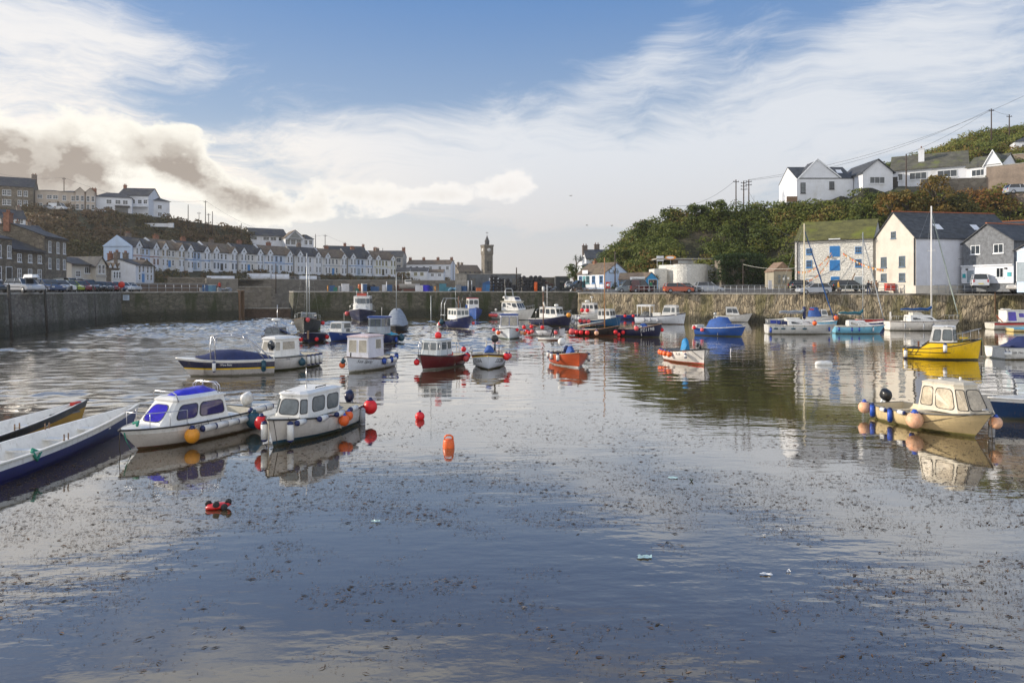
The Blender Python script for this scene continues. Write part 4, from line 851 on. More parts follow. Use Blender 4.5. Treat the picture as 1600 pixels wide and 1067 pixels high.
def lettering(txt, size, mat, name='lettering', ext=.01):
    cu = bpy.data.curves.new(name, 'FONT'); cu.body = txt; cu.size = size; cu.extrude = ext; cu.resolution_u = 2
    o = bpy.data.objects.new(name, cu); COL.objects.link(o); bpy.context.view_layer.update()
    me = bpy.data.meshes.new_from_object(o.evaluated_get(bpy.context.evaluated_depsgraph_get())); bpy.data.objects.remove(o, do_unlink=True); me.materials.clear(); me.materials.append(mat); return me
def flat_text(txt, size, mat, parent, loc, rot=(rad(90), 0, 0), name='lettering'):
    o = bpy.data.objects.new(name, lettering(txt, size, mat)); COL.objects.link(o); o.parent = parent; o.location = loc; o.rotation_euler = rot; KIDS.setdefault(parent.name, []).append(o); return o
flat_text('Café', 1.35, BLK, hs2.t, (1.0, -.03, hs2.h*.98), name='cafe_lettering')
hs = House('blue_kiosk', 'small bright blue kiosk with a brown roof and a long white sign', 'kiosk', (967,108), (1009,107), 456, 437, 427, 4.5, mk('kiosk_blue', (.03,.30,.60), .6, .1, 2), SLATE2, over=.15, base=1)
hs.box('sign', hs.W*.42, hs.W*.98, -.35, -.28, hs.h*.93, hs.h*1.22, TRIMW); flat_text('Harbourside', .42, BLK, hs.t, (hs.W*.5, -.37, hs.h*.99)); hs.win(.12, .9, 1.1, 1.0, frame=BLT); hs.door(.5, 0, 1.2, 1.9, DOORD)
hs = House('blue_kiosk', 'bright blue gabled end of the kiosk beside the bushes', 'kiosk', (1008,107), (1028,108), 456, 436, 426, 4, mk('kiosk_blue', (.03,.30,.60), .6, .1, 2), SLATE2, gable=True, over=.08, base=1)
hs.door(.6, 0, 1.5, 1.9, DOORD)
t = thing('palm_shrub', 'spiky dark shrub leaning out behind the blue kiosk', 'shrub', (X(1027,111), 111, Z(438,111))); m = MB(PM); g_ = random.Random(3)
for k in range(50):
    a = g_.random()*6.28; e = g_.uniform(-.2, 1.4); d = Vector((math.cos(a)*math.cos(e), math.sin(a)*math.cos(e), math.sin(e))); s_ = d.cross(Vector((0,0,1))).normalized()*.05; m.add([-s_, s_, d*1.2], [(0,1,2)])
m.build('fronds', t); m = MB(WOOD); m.tube([(0,0,-2.5),(0,0,.1)], [.12,.09], 6); m.build('stem', t)
t, W_, h = flat('long_white_shop', 'low white shop with an orange painted name between the cafe and the bastion', 'shop', (990,116), (1028,116), 448, 427, 4, RW); flat_text('Surf and Sail Shop', .5, mk('orange_letters', (.5,.22,.03), .6), t, (.9, -.03, h-.75))
m = MB(SLATE); m.box(-.1, W_+.1, -.1, 4.1, h, h+.12); m.build('roof', t)
# --- white bastion
bt_ = thing('white_bastion', 'round fronted whitewashed stone bastion below the rock face', 'bastion', (X(1075,112), 112, Z(448,112)))
k_ = 112/F; m = MB(ST_W); pts = []
for i in range(25):
    a = math.pi*i/24; 
    pts.append((-(math.cos(a))*0, 0))
pr = [(1029,116),(1052,113.5)]+[(1052+ (1106-1052)*(1-math.cos(math.pi*i/14))/2, 113.5-3.2*math.sin(math.pi*i/14)**.7) for i in range(1,14)]+[(1106,113.5),(1124,116),(1124,121),(1029,121)]
P_ = [(X(a, b_)-bt_.location.x, b_-112) for a, b_ in pr]; hb = Z(413,112)-Z(448,112)
ring = []
for f in range(9):
    z_ = -.4+(hb+.4)*f/8; cx_ = sum(p[0] for p in P_)/len(P_); ring.append([(p[0]*(1.04-.04*f/8)+.08*noise.noise(Vector((p[0], p[1], z_))), (p[1]-4)*(1.04-.04*f/8)+4, z_) for p in P_])
m.grid(ring, False, True); m.add(ring[-1], [tuple(range(len(P_)))]); m.build('wall', bt_)
m = MB(ST_W); m.box(-5.2, -3.1, 1.5, 6, -.4, 3.0); m.build('buttress', bt_)
t, W_, h = flat('bastion_terrace', 'flat roofed terrace building with pale panels on top of the bastion', 'terrace building', (1052,118), (1100,118), 413.5, 406, 5, mk('brown_board', (.22,.17,.13), .8, .2, 2), base=.2)
m = MB(CONC); m.box(-3.2, W_+1.6, -1.3, 5.2, h, h+.22); m.build('roof', t)
for u in (.38, .75): m = MB(TRIMW); m.box(W_*u-1.2, W_*u+.8, -.08, 0, h*.25, h*.85); m.build('panel', t)
for (p0, p1, yt, yb, nm, mt, lb) in ((1026,1037,400,408,'advert_board',TRIMW,'white square signboard on legs above the bastion'),):
    t = thing(nm, lb, 'sign', (X((p0+p1)/2,117), 117, Z(410,117))); m = MB(mt); w_ = (p1-p0)*117/F/2; m.box(-w_, w_, -.05, .05, Z(yb,117)-Z(410,117), Z(yt,117)-Z(410,117)); m.build('board', t); m = MB(GALV); [m.tube([(x,.1,-3),(x,.1,1.0)], .04, 5) for x in (-w_*.8, w_*.8)]; m.build('leg', t); flat_text('~', .7, TEAL, t, (-.2, -.07, .35), name='emblem')
t = thing('surfboard_sign', 'orange and white surfboard shaped sign on the bastion terrace', 'sign', (X(1048,116.5), 116.5, Z(402.5,116.5))); m = MB(mk('orange_board', (.70,.26,.03), .5)); pp = [(math.cos(k*math.pi/10)*.93, math.sin(k*math.pi/10)*.36) for k in range(20)]; m.xprism(pp, 0, .1); m.use(TRIMW); m.xprism([(p[0]*.72-.1, p[1]*.62) for p in pp], -.02, 0); m.build('board', t); m = MB(GALV); m.tube([(0,.06,-1.2),(0,.06,0)], .04, 5); m.build('post', t)
# --- hut
hs = House('timber_hut', 'small weathered timber hut with a steep roof left of the warehouse', 'hut', (1209,101), (1237,101), 451, 424, 410.5, 3.5, mk('pale_timber', (.34,.31,.24), .8, .25, 3, stretch=(6,6,1)), mk('timber_roof', (.24,.16,.11), .8, .25, 3), gable=True, over=.1, base=.6)
hs.win(.3, .7, .55, 1.4, frame=mk('pale_timber', (0,0,0)), glass=GLG, bars=(0,1), sill=False); hs.win(.6, .7, .75, 1.4, frame=mk('pale_timber', (0,0,0)), glass=GLG, bars=(1,1), sill=False); hs.box('notice', hs.W*.5, hs.W*.6, -.06, 0, 1.3, 1.6, TRIMW); hs.box('notice', hs.W*.75, hs.W*.86, -.06, 0, 1.35, 1.7, TRIMW)
m = MB(mk('timber_roof', (0,0,0))); m.add([(0,-.03,hs.h),(hs.W,-.03,hs.h),(hs.W/2,-.03,hs.r-.06)], [(0,1,2)]); m.build('gable_board', hs.t)
# --- warehouse
hs = House('warehouse', 'three storey whitewashed stone warehouse with blue loading doors and a mossy roof', 'warehouse', (1242,97), (1364,91.5), 449, 376, 344, 11, ST_W, MOSSR, over=.2, base=1)
h = hs.h
ft = BLT
for u, z_, w_, hh in ((.19, .70, .75, .8), (.19, .42, .75, 1.0), (.82, .70, .75, .85), (.82, .42, .75, 1.0)): hs.win(u, h*z_, w_, hh, frame=BLT, glass=GL, bars=(2,1), ft=.06)
for z_ in (.635, .345): hs.door(.525, h*z_, 1.15, h*.21, DOORB, frame=BLT)
hs.door(.53, h*.13, .95, h*.08, DOORB, frame=BLT); hs.door(.19, 0, .9, h*.18, DOORG, frame=TRIMW); hs.door(.82, .1, .9, h*.2, DOORG, frame=TRIMW); hs.box('lamp_bracket', hs.W*.43, hs.W*.46, -.4, 0, h*.62, h*.65, GUT); hs.gutter()
hs.box('drainpipe', .3, .4, -.14, -.02, 0, h-.3, GUT); hs.box('drainpipe', hs.W*.45, hs.W*.60, -.3, 0, h*.99, h*1.01, TRIMW)
m = MB(WOOD); m.tube([(hs.W*.72,-.2,h*.05),(hs.W*.80,-1.6,h*.28)], .08, 6); m.build('timber_prop', hs.t)
# --- cream gabled building
hs = House('cream_building', 'cream rendered three storey gable fronted building with four tall windows', 'building', (1364,92), (1431,84.5), 446.5, 378, 337, 15, RC, SLATE3, gable=True, over=.18, base=1, ridgem=REDT)
h = hs.h
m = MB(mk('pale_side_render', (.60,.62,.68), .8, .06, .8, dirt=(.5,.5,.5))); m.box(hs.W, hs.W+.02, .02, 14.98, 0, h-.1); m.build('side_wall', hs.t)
for u in (.27, .70):
    hs.win(u, h*.40, 1.05, h*.235, frame=mk('blue_grey_frame', (.10,.15,.22), .6), glass=GLG, bars=(1,1)); hs.win(u, h*.09, 1.05, h*.18, frame=mk('blue_grey_frame', (0,0,0)), glass=GLG, bars=(1,1))
hs.win(.50, h*1.03, .85, h*.15, frame=mk('blue_grey_frame', (0,0,0)), glass=GLG, bars=(0,1)); hs.box('drainpipe', hs.W-.2, hs.W-.08, -.14, -.02, 0, h, GUT)
k = (hs.r-h)/(hs.W/2)
for yy in (4.0, 9.5, 11.8):
    xm = hs.W*.80; zz_ = h+(hs.W-xm)*k+.16; m = MB(TRIMW); m.add([(xm-.4,yy,zz_+.4*k),(xm+.4,yy,zz_-.4*k),(xm+.4,yy+1,zz_-.4*k),(xm-.4,yy+1,zz_+.4*k)], [(0,1,2,3)]); m.build('skylight', hs.t)
# --- slate hung building and its wing, blue building at the edge
hs = House('slate_building', 'white ground floored building with a grey slate hung gable at the right', 'building', (1504,85), (1584,79), 443, 381, 354, 12, SLHANG, SLATE3, gable=True, over=.2, base=1, ridgem=REDT)
h = hs.h; m = MB(RW); m.box(-.05, hs.W+.05, -.12, .0, 0, h*.42); m.box(-.05, hs.W+.05, -.3, .0, h*.42, h*.45); m.build('ground_floor', hs.t)
hs.win(.27, h*.72, 1.2, h*.22, frame=TRIMW, bars=(1,0)); hs.win(.72, h*.72, 1.2, h*.22, frame=TRIMW, bars=(1,0)); hs.win(.76, h*.13, .9, h*.24, frame=TRIMW, glass=GLD, bars=(1,0), y=.12); hs.door(.18, .1, .9, h*.3, DOORG, y=.12)
hs.box('sign', hs.W*.90, hs.W*.97, -.2, -.12, h*.16, h*.26, mk('teal_sign', (.02,.34,.38), .5)); hs.box('sign', hs.W*.02, hs.W*.08, -.2, -.12, h*.14, h*.24, mk('teal_sign', (0,0,0))); hs.box('wall_lamp', hs.W*.1, hs.W*.13, -.3, -.12, h*.33, h*.37, GUT); hs.box('wall_lamp', hs.W*.86, hs.W*.89, -.3, -.12, h*.33, h*.37, GUT)
hs = House('link_building', 'narrow pale link with stacked windows between the cream and slate buildings', 'building', (1489,91), (1508,88.5), 444, 384, 372, 6, RW, SLATE3, over=.15, base=1)
hs.win(.62, hs.h*.52, .85, hs.h*.36, frame=TEAL, glass=GLG, bars=(0,2)); hs.win(.62, hs.h*.1, .85, hs.h*.28, frame=TEAL, glass=GLG, bars=(0,1))
hs = House('rear_building', 'long low slate roof with a red ridge behind the slate hung gable', 'building', (1500,96), (1640,90), 443, 378, 347, 9, RW, SLATE, over=.2, base=1, ridgem=REDT); hs.win(.5, 1, 1, 1)
hs = House('blue_building', 'pale blue painted building cut by the right edge of the photo', 'building', (1589,77), (1660,72), 443, 391, 374, 8, RB, SLATE, gable=True, over=.3, base=1); hs.box('string_course', -.05, hs.W, -.08, 0, hs.h*.96, hs.h*1.04, TRIMW); hs.door(.1, .2, 1.0, 2.2, DOORG)
# --- hilltop houses at the right
hs = House('hilltop_house', 'white gabled house with slate roof and timber balcony on the right crest', 'house', (1245,121), (1333,121), 316, 279, 256, 8, RW, SLATE3, over=.1, base=4)
m = MB(RW); w_ = hs.W; m.add([(0,-.02,hs.h-.6),(w_*.76,-.02,hs.h-.6),(w_*.76,-.02,hs.h+.1),(w_*.36,-.02,hs.r+.6),(0,-.02,hs.h-.3),(0,3,hs.h-.3),(w_*.36,3,hs.r+.6),(w_*.76,3,hs.h+.1)], [(0,1,2,3,4)]); m.use(SLATE3); m.add([(0,-.05,hs.h-.28),(w_*.36,-.05,hs.r+.62),(w_*.76,-.05,hs.h+.12),(0,3.8,hs.h-.28),(w_*.36,3.8,hs.r+.62),(w_*.76,3.8,hs.h+.12)], [(0,1,4,3),(1,2,5,4)]); m.use(TRIMW)
for a, b_ in (((-.1,hs.h-.45),(w_*.36,hs.r+.72)), ((w_*.36,hs.r+.72),(w_*.78,hs.h-.0))): m.add([(a[0],-.25,a[1]),(b_[0],-.25,b_[1]),(b_[0],-.25,b_[1]+.22),(a[0],-.25,a[1]+.22),(a[0],-.03,a[1]),(b_[0],-.03,b_[1]),(b_[0],-.03,b_[1]+.22),(a[0],-.03,a[1]+.22)], [(0,1,2,3),(4,5,6,7),(0,1,5,4),(2,3,7,6)])
m.build('front_gable', hs.t)
hs.win(.11, hs.h*.38, .85, hs.h*.44, frame=GUT, glass=GLG, bars=(0,1), y=.03); hs.win(.62, hs.h*.55, .85, hs.h*.32, frame=GUT, glass=GL, bars=(1,1), y=.03); hs.chim(.38, .5, .25, .25, .5, GUT, 0)
m = MB(TRIMW); m.box(-1.9, 0, -.2, 5, -.1, .12); m.use(WOOD); m.box(-1.9, 0, -.25, -.2, .0, 1.0); m.use(GALV); m.box(-1.8, -1.7, -.1, .0, -2, 0); m.build('balcony', hs.t)
m = MB(TRIMW); k = .45; m.box(w_*.86, w_*.98, -.05, 0, 0, .01); m.build('plinth', hs.t); m = MB(TRIMW); z_ = hs.h+(hs.r-hs.h)*.55; yk = 4*.55; m.add([(w_*.8,yk-.5,z_-.2),(w_*.9,yk-.5,z_-.2),(w_*.9,yk+.3,z_+.55),(w_*.8,yk+.3,z_+.55)], [(0,1,2,3)]); m.build('skylight', hs.t)
hs.box('retaining_band', w_*.35, w_*.95, -.4, -.03, -.4, .35, RG)
hs = House('bungalow', 'long white bungalow with a moss grown roof, the central body of the hilltop terrace', 'bungalow', (1393,122), (1512,116), 294, 266, 240, 9, RW, MOSSR2, over=.4, base=5)
for u, w_ in ((.12, .8), (.36, 2.6), (.74, 2.9)): hs.win(u, hs.h*.38, w_, hs.h*.38, bars=(2 if w_ > 1 else 0, 0))
hs.door(.05, 0, .9, hs.h*.6, DOORD); hs.chim(.40, .25, .9, .8, 2.2, RW, 1, base=hs.r-1.6)
hs = House('bungalow', 'white gable fronted left wing of the hilltop bungalow', 'bungalow', (1348,118), (1395,118), 300, 269, 249.5, 9, RW, SLATE3, gable=True, over=.35, base=6)
hs.win(.48, hs.h*.42, 2.6, hs.h*.34, bars=(2,0)); m = MB(TRIMW); m.build('x', hs.t) if False else None
hs = House('bungalow', 'white right wing of the bungalow with a bright pointed gable end', 'bungalow', (1510,115), (1565,111), 290, 262, 243, 8, RW, MOSSR2, over=.3, base=6)
hs.win(.35, hs.h*.45, 2.0, hs.h*.36, bars=(2,0)); m = MB(RW); w_ = hs.W; m.add([(w_*.52,-.3,-1.5),(w_*1.02,-.3,-1.5),(w_*1.02,-.3,hs.h*.9),(w_*.77,-.3,hs.r),(w_*.52,-.3,hs.h*.9),(w_*.52,3,hs.h*.9),(w_*.77,3,hs.r),(w_*1.02,3,hs.h*.9)], [(0,1,2,3,4)]); m.use(MOSSR2); m.add([(w_*.52,-.3,hs.h*.92),(w_*.77,-.3,hs.r+.02),(w_*1.02,-.3,hs.h*.92),(w_*.52,3.6,hs.h*.92),(w_*.77,3.6,hs.r+.02),(w_*1.02,3.6,hs.h*.92)], [(0,1,4,3),(1,2,5,4)]); m.use(TRIMW)
for a, b_ in (((w_*.49,hs.h*.84),(w_*.77,hs.r+.06)), ((w_*.77,hs.r+.06),(w_*1.05,hs.h*.84))): m.add([(a[0],-.5,a[1]),(b_[0],-.5,b_[1]),(b_[0],-.5,b_[1]+.25),(a[0],-.5,a[1]+.25),(a[0],-.28,a[1]),(b_[0],-.28,b_[1]),(b_[0],-.28,b_[1]+.25),(a[0],-.28,a[1]+.25)], [(0,1,2,3),(4,5,6,7),(0,1,5,4),(2,3,7,6)])
m.build('end_gable', hs.t)
for a, b_, yb, yt, lab, mt in (((1440,111.5),(1541,110),303,281,'rubble stone retaining wall below the right half of the bungalow', ST_T), ((1541,110),(1640,104),305,262,'brown rendered retaining wall right of the bungalow', mk('brown_render', (.24,.19,.15), .9, .2, .6, dirt=(.12,.10,.08), damt=.6)), ((1560,122),(1640,117),262,245,'upper brown garden wall above the retaining wall at the right edge', mk('brown_render', (0,0,0)))):
    t, W_, h = flat('retaining_wall', lab, 'retaining wall', a, b_, yb, yt, .6, mt, base=3); m = MB(CONC); m.box(0, W_, -.05, .65, h, h+.12); m.build('coping', t)
hs = House('upper_cottage', 'small grey roofed house peeking in above the right edge', 'house', (1585,128), (1640,126), 236, 222, 208, 7, RW, SLATE, over=.2, base=6, hip=3); hs.win(.3, .3, 1, .8)
cb_ = scatter([[Vector((X(px,D), D, Z(py,D))) for py, D in ((280,113),(262,118),(250,121),(240,126))] for px in (1560,1580,1600,1640)], 60, .5, .9, lambda *a: .35, 3, rows=4)
o = leaves('bank_planting', cb_, 110, .16, LEAF_R, 9); tag(o, 'green creeping plants spilling over the brown garden walls at the right', 'creeper', kind='stuff')
# ---------------------------------------------------------------- boats
FEND = []; BOATS = {}
ADJ = {  # bow waterline point in the photo, heading, scale of height/beam, scale of length
'white cruiser with violet windows': (213, 703, -25, .82, .78), 'planked boat with teal waterline': (426, 698, -15, .90, .86), 'striped speedboat': (295, 588, -66, 1.0, .72), 'slimy white pilothouse boat': (400, 582, -24, 1.0, .80),
'radar boat': (414, 541, -5, .85, .8), 'black ketch': (475, 523, 12, .85, .9), 'navy clinker dinghy': (482, 537, 8, 1.0, 1.0), 'navy pilot boat': (562, 504, 8, 1.08, 1.0), 'royal blue motor boat': (517, 534, -20, .9, .72), 'navy workboat with blue roof': (578, 540, -14, .92, .60),
'grey sheeted boat': (618, 521, 8, .88, .85), 'white wheelhouse launch': (545, 583, -18, .92, .85), 'maroon fishing boat': (660, 579, -24, .90, .72), 'SS266 fishing boat': (763, 578, 0, .92, .8), 'navy crabber with gantry': (733, 515, 30, .88, .85), 'blue trawler': (744, 500.5, 12, .85, .9),
'blue framed white boat': (796, 531, 1, .98, .9), 'white flybridge cruiser': (829, 500.5, 52, .85, .72), 'navy and white wheelhouse boat': (890, 510, 50, .97, .85), 'white boat with brown mast': (881, 527, 40, .9, .82), 'white tender': (872, 532.5, 60, .85, .52), 'orange clinker boat': (905, 575, 14, .92, .82),
'white radar cruiser': (941, 501, 60, .80, .62), 'teal blue fishing boat': (968, 511, 58, .95, .75), 'black boat with brown mast': (964, 526, 58, .92, .60), 'PZ1198 fishing boat': (1031, 527, 52, 1.05, .88), 'long white fishing boat': (1069, 507, 62, 1.0, .93), 'blue canvas covered boat': (1159, 526, 50, 1.05, .98),
'white sports cruiser': (1169, 503.5, 72, .94, .82), 'maroon dinghy': (1099, 497, 76, .9, .75), 'red and blue workboat': (1208, 500.5, 70, .85, .68), 'FL18 open boat': (1100, 571, 14, 1.0, .95), 'silver yacht': (1298, 522, 84, .95, .94), 'light blue yacht': (1375, 521.5, 78, .95, .82),
'white yacht': (1490, 516.5, 84, .95, .88), 'yellow boat': (1529, 563, 56, 1.08, .68), 'navy covered speedboat': (1675, 560, 90, 1.0, 1.0), 'red striped cabin boat': (1639, 515, 84, .85, 1.0), 'pale blue and cream dinghy': (1624, 518, 88, .92, .72), 'grey inflatable': (1531, 505, 84, .92, .8), 'cream planked boat': (1526, 684, 14, .88, .84),
'pale blue open dinghy': (1306, 512, 78, .9, .7), 'mid blue dinghy': (1382, 514, 80, .9, .7), 'long red dinghy': (1395, 507, 82, .9, .85), 'blue canopy boat': (1300, 506, 78, .95, .7), 'grey dinghy': (1236, 508, 75, .9, .8), 'blue wall dinghy': (1000, 499, 80, .9, .8)}
def boatname(o): return o
class Boat:
    """local frame: x towards the bow, y to port, z up, origin on the waterline amidships. a: bow heading, 0 = towards the camera, -90 = left, +90 = right"""
    def __init__(s, name, label, cat, short, px, py, a, L, B, fs=.55, fb=.95, hull=WHITE, stripe=None, sw=.1, boot=None, rub=RUBR, tw=.78, rake=.35, deck=None, ta=.5, inner=OFFW, full=2.2, at='bow', group=None, bowD=None, flare=1., sole=.12, fd=None, roll=0., tumble=0., bb=.1):
        px, py, a, k, kx = ADJ.get(short, (px, py, a, .92, .85)) if at != 'xy' else (px, py, a, 1., 1.); s.arg = (px, py, at)
        x, D = (px, py) if at == 'xy' else WP(px, py)
        d = Vector((math.sin(rad(a)), -math.cos(rad(a)), 0)); s.L, s.B, s.fs, s.fb, s.tw, s.rake, s.full, s.fl = L, B, fs, fb, tw, rake, full, flare
        c = Vector((x, D, 0))-d*(L/2-rake*.75)*kx if at == 'bow' else Vector((x, D, 0))
        s.t = thing(name, label, cat, c, rad(a-90), group); s.t.rotation_euler = (rad(roll), 0, rad(a-90)); s.short = short; s.a = a; s.t.scale = (kx, k, k); s.M = Matrix.Translation(c) @ Matrix.Rotation(rad(a-90), 4, 'Z') @ Matrix.Diagonal((kx, k, k, 1))
        m = MB(hull); N = 20; boot = boot or hull; stripe = stripe or hull; ts = [1-(1-i/(N-1))**1.25 for i in range(N)]
        R_ = 9; rows = [[s.pt(t, s.lv(t, r_, sw, bb), sg) for t in ts] for sg in (1,) for r_ in range(R_)]
        for sg in (1, -1):
            for r_ in range(R_-1):
                m.use(stripe if r_ == 1 else (boot if r_ >= 6 else hull)); a0 = [s.pt(t, s.lv(t, r_, sw, bb), sg) for t in ts]; a1 = [s.pt(t, s.lv(t, r_+1, sw, bb), sg) for t in ts]
                m.grid([a0, a1] if sg > 0 else [a1, a0], True)
        m.use(hull); tr = [s.pt(0, s.lv(0, r_, sw, bb), 1) for r_ in range(R_)]+[s.pt(0, s.lv(0, r_, sw, bb), -1) for r_ in range(R_)][::-1]
        m.add(tr, [tuple(range(len(tr)))], False); s.hull = m.build('hull', s.t)
        m = MB(rub)
        path = [s.pt(t, s.zg(t)-.02, 1, .015) for t in ts]+[s.pt(t, s.zg(t)-.02, -1, .015) for t in ts[::-1]]
        m.tube(path+[path[0]], .032 if L > 4 else .025, 5); m.build('rubbing_strake', s.t)
        # inside
        m = MB(inner); zs = sole; s.zs = zs
        tin = [.02+.97*t for t in ts]
        g0 = [s.pt(t, s.zg(t), 1, .0) for t in tin]; 
        for sg in (1, -1):
            q0 = [s.pt(t, s.zg(t)+.005, sg, 0) for t in tin]; q1 = [s.pt(t, s.zg(t)+.005, sg, -.07) for t in tin]; q2 = [s.pt(t, max(zs, .1), sg, -.10) for t in tin]; q3 = [(p[0], 0, p[2]) for p in q2]
            m.grid([q3, q2, q1, q0] if sg > 0 else [q0, q1, q2, q3], False)
        w_ = s.hb(0.02); m.add([s.pt(.02, s.zg(0), 1, 0), s.pt(.02, s.zg(0), -1, 0), s.pt(.02, zs, -1, 0), s.pt(.02, zs, 1, 0)], [(0,1,2,3)]); m.build('cockpit', s.t)
        if deck: s.deck(deck, ta)
        BOATS[short] = s
    def zg(s, t): return s.fs+(s.fb-s.fs)*(max(0, t-.12)/.88)**2.0+.03*(1-t)
    def hb(s, t):
        t = min(1., max(0., t))
        h = s.B/2
        if t < .42: return h*(s.tw+(1-s.tw)*math.sin(t/.42*math.pi/2))
        u = (t-.42)/.58; return h*max(.008, (1-u**s.full))
    def lv(s, t, r_, sw, bb):
        z0 = s.zg(t); zk = -.4+.25*t**3; b0 = bb+.06*t; l = [z0, z0-.05, z0-.05-sw]; 
        for k in (1,2,3): l.append(l[2]+(b0-l[2])*k/4)
        return (l+[b0, -.03, zk])[r_]
    def pt(s, t, z, sg=1, off=0.):
        t_ = t; t = min(1., max(0., t))
        zk = -.4+.25*t**3; d = min(1, max(0, (s.zg(t)-z)/(s.zg(t)-zk))); e = 4.2-(3.0*s.fl)*t**1.3
        y = s.hb(t)*(1-d**max(.9, e))*(1-.10*s.fl*t*d)
        x = s.L*(t_-.5)-s.rake*d*t**4+.05*d*(1-t)**3
        return (x, sg*max(0.0, y+off) if y+off > 0 else 0., z)
    def deck(s, mat, ta, drop=.02, name='deck', t1=.985):
        m = MB(mat); n = 9; ts = [ta+(t1-ta)*i/(n-1) for i in range(n)]; r_ = []
        for q in (-1, -.5, 0, .5, 1): r_.append([(s.pt(t, s.zg(t), 1)[0], q*max(.0, s.hb(t)-.03), s.zg(t)-drop+.05*(1-q*q)) for t in ts])
        m.grid(r_, True); p = s.pt(ta, s.zg(ta)); m.add([(p[0],-s.hb(ta)+.03,s.zg(ta)-drop),(p[0],-s.hb(ta)*.5,s.zg(ta)+.02),(p[0],s.hb(ta)*.5,s.zg(ta)+.02),(p[0],s.hb(ta)-.03,s.zg(ta)-drop),(p[0],s.hb(ta)-.08,s.zs),(p[0],-s.hb(ta)+.08,s.zs)], [(0,1,2,3,4,5)])
        return m.build(name, s.t)
    def thwarts(s, tl, mat=WOOD):
        for t in tl: m = MB(mat); x = s.L*(t-.5); w_ = s.hb(t)-.05; z = s.zg(t)-.2; m.box(x-.12, x+.12, -w_, w_, z-.04, z); m.build('thwart', s.t)
    def cabin(s, x0, x1, w0, w1, z0, z1, rf=.3, ra=0., ins=.1, mat=WHITE, fc=.0, fw=.5, sides=(), front=(), facet=(), roof=None, ov=.06, rt=.05, frame=RUBR, glass=GL, rr=.25, aft=True, name='cabin', camber=.05, aftglass=None, zt=None, fglass=None, aw=()):
        """faceted deckhouse; window tuples are (u0,u1,v0,v1) on each face, u running aft->bow on sides"""
        bot = [(x0,w0),(x1-fc,w1)]+([(x1,w1*fw)] if fc else [])+([(x1,-w1*fw)] if fc else [])+[(x1-fc,-w1),(x0,-w0)]
        n = len(bot); zt = zt if zt is not None else z1; top = []
        for i, (x, y) in enumerate(bot):
            f = 0 < i < n-1; k = (abs(y)-ins)/abs(y); top.append((x-rf*(1 if not fc or i in (2, n-3) else .7) if f else x+ra, y*k))
        zt_ = [zt if i in (0, n-1) else z1 for i in range(n)]; zb = [z0]*n
        P = [Vector((*bot[i], zb[i])) for i in range(n)]; Q = [Vector((*top[i], zt_[i])) for i in range(n)]
        m = MB(mat); edges = list(range(n-1))+([n-1] if aft else [])
        for i in edges: j = (i+1)%n; m.add([P[i],P[j],Q[j],Q[i]], [(0,1,2,3)])
        m.add(Q, [tuple(range(n))]); cb = m.build(name, s.t)
        rm = MB(roof or mat); cx = sum(q.x for q in Q)/n
        o1 = [Vector(((q.x-cx)*(1+ov/1.0)+cx, q.y*(1+ov/max(.3, w0)), q.z)) for q in Q]; o2 = [v+Vector((0,0,rt)) for v in o1]; o3 = [Vector(((v.x-cx)*.82+cx, v.y*.72, v.z+camber)) for v in o2]
        rm.add(o1+o2+o3, [tuple(range(n))[::-1]]+[(i,(i+1)%n,n+(i+1)%n,n+i) for i in range(n)]+[(n+i,n+(i+1)%n,2*n+(i+1)%n,2*n+i) for i in range(n)]+[tuple(range(2*n,3*n))], False)
        rm.build('roof', s.t)
        C_ = Vector((cx, 0, (z0+z1)/2))
        def W_(i, j, wn, gl): [s.pane(P[i], P[j], Q[j], Q[i], w, C_, frame, gl, rr) for w in wn]
        W_(0, 1, sides, glass); W_(n-1, n-2, sides, glass)
        if fc: W_(1, 2, facet, fglass or glass); W_(n-2, n-3, facet, fglass or glass); W_(2, n-3, front, fglass or glass)
        else: W_(1, n-2, front, fglass or glass)
        if aw: W_(n-1, 0, aw, glass)
        s.roofz = z1+rt+camber; return cb
    def pane(s, a, b, c, d, w, C_, frame, glass, rr):
        u0, u1, v0, v1 = w; f = lambda u, v: (a.lerp(b, u)).lerp(d.lerp(c, u), v)
        nn = (b-a).cross(d-a).normalized(); nn = nn if nn.dot((a+b+c+d)/4-C_) > 0 else -nn
        lu = (f(u1,.5)-f(u0,.5)).length; lv_ = (f(.5,v1)-f(.5,v0)).length; r_ = min(lu, lv_)*rr
        def outline(g_):
            o_ = []
            for cu, cv, a0 in ((u1,v1,0),(u0,v1,90),(u0,v0,180),(u1,v0,270)):
                su = 1 if cu == u1 else -1; sv = 1 if cv == v1 else -1
                for k in range(4):
                    t = rad(a0+30*k); uu = cu-su*(r_+g_)/lu*(u1-u0)+math.cos(t)*r_/lu*(u1-u0); vv = cv-sv*(r_+g_)/lv_*(v1-v0)+math.sin(t)*r_/lv_*(v1-v0); o_.append(f(uu, vv))
            return o_
        A = [p+nn*.012 for p in outline(-.025)]; B = [p+nn*.014 for p in outline(0)]; n = len(A)
        m = MB(frame); A0 = [p-nn*.02 for p in A]; m.add(A0+A+B, [(i,(i+1)%n,n+(i+1)%n,n+i) for i in range(n)]+[(n+i,n+(i+1)%n,2*n+(i+1)%n,2*n+i) for i in range(n)], False)
        w_o = m.build('window', s.t); g = MB(glass); g.add([p-nn*.004 for p in B], [tuple(range(n))], False); g.build('pane', w_o)
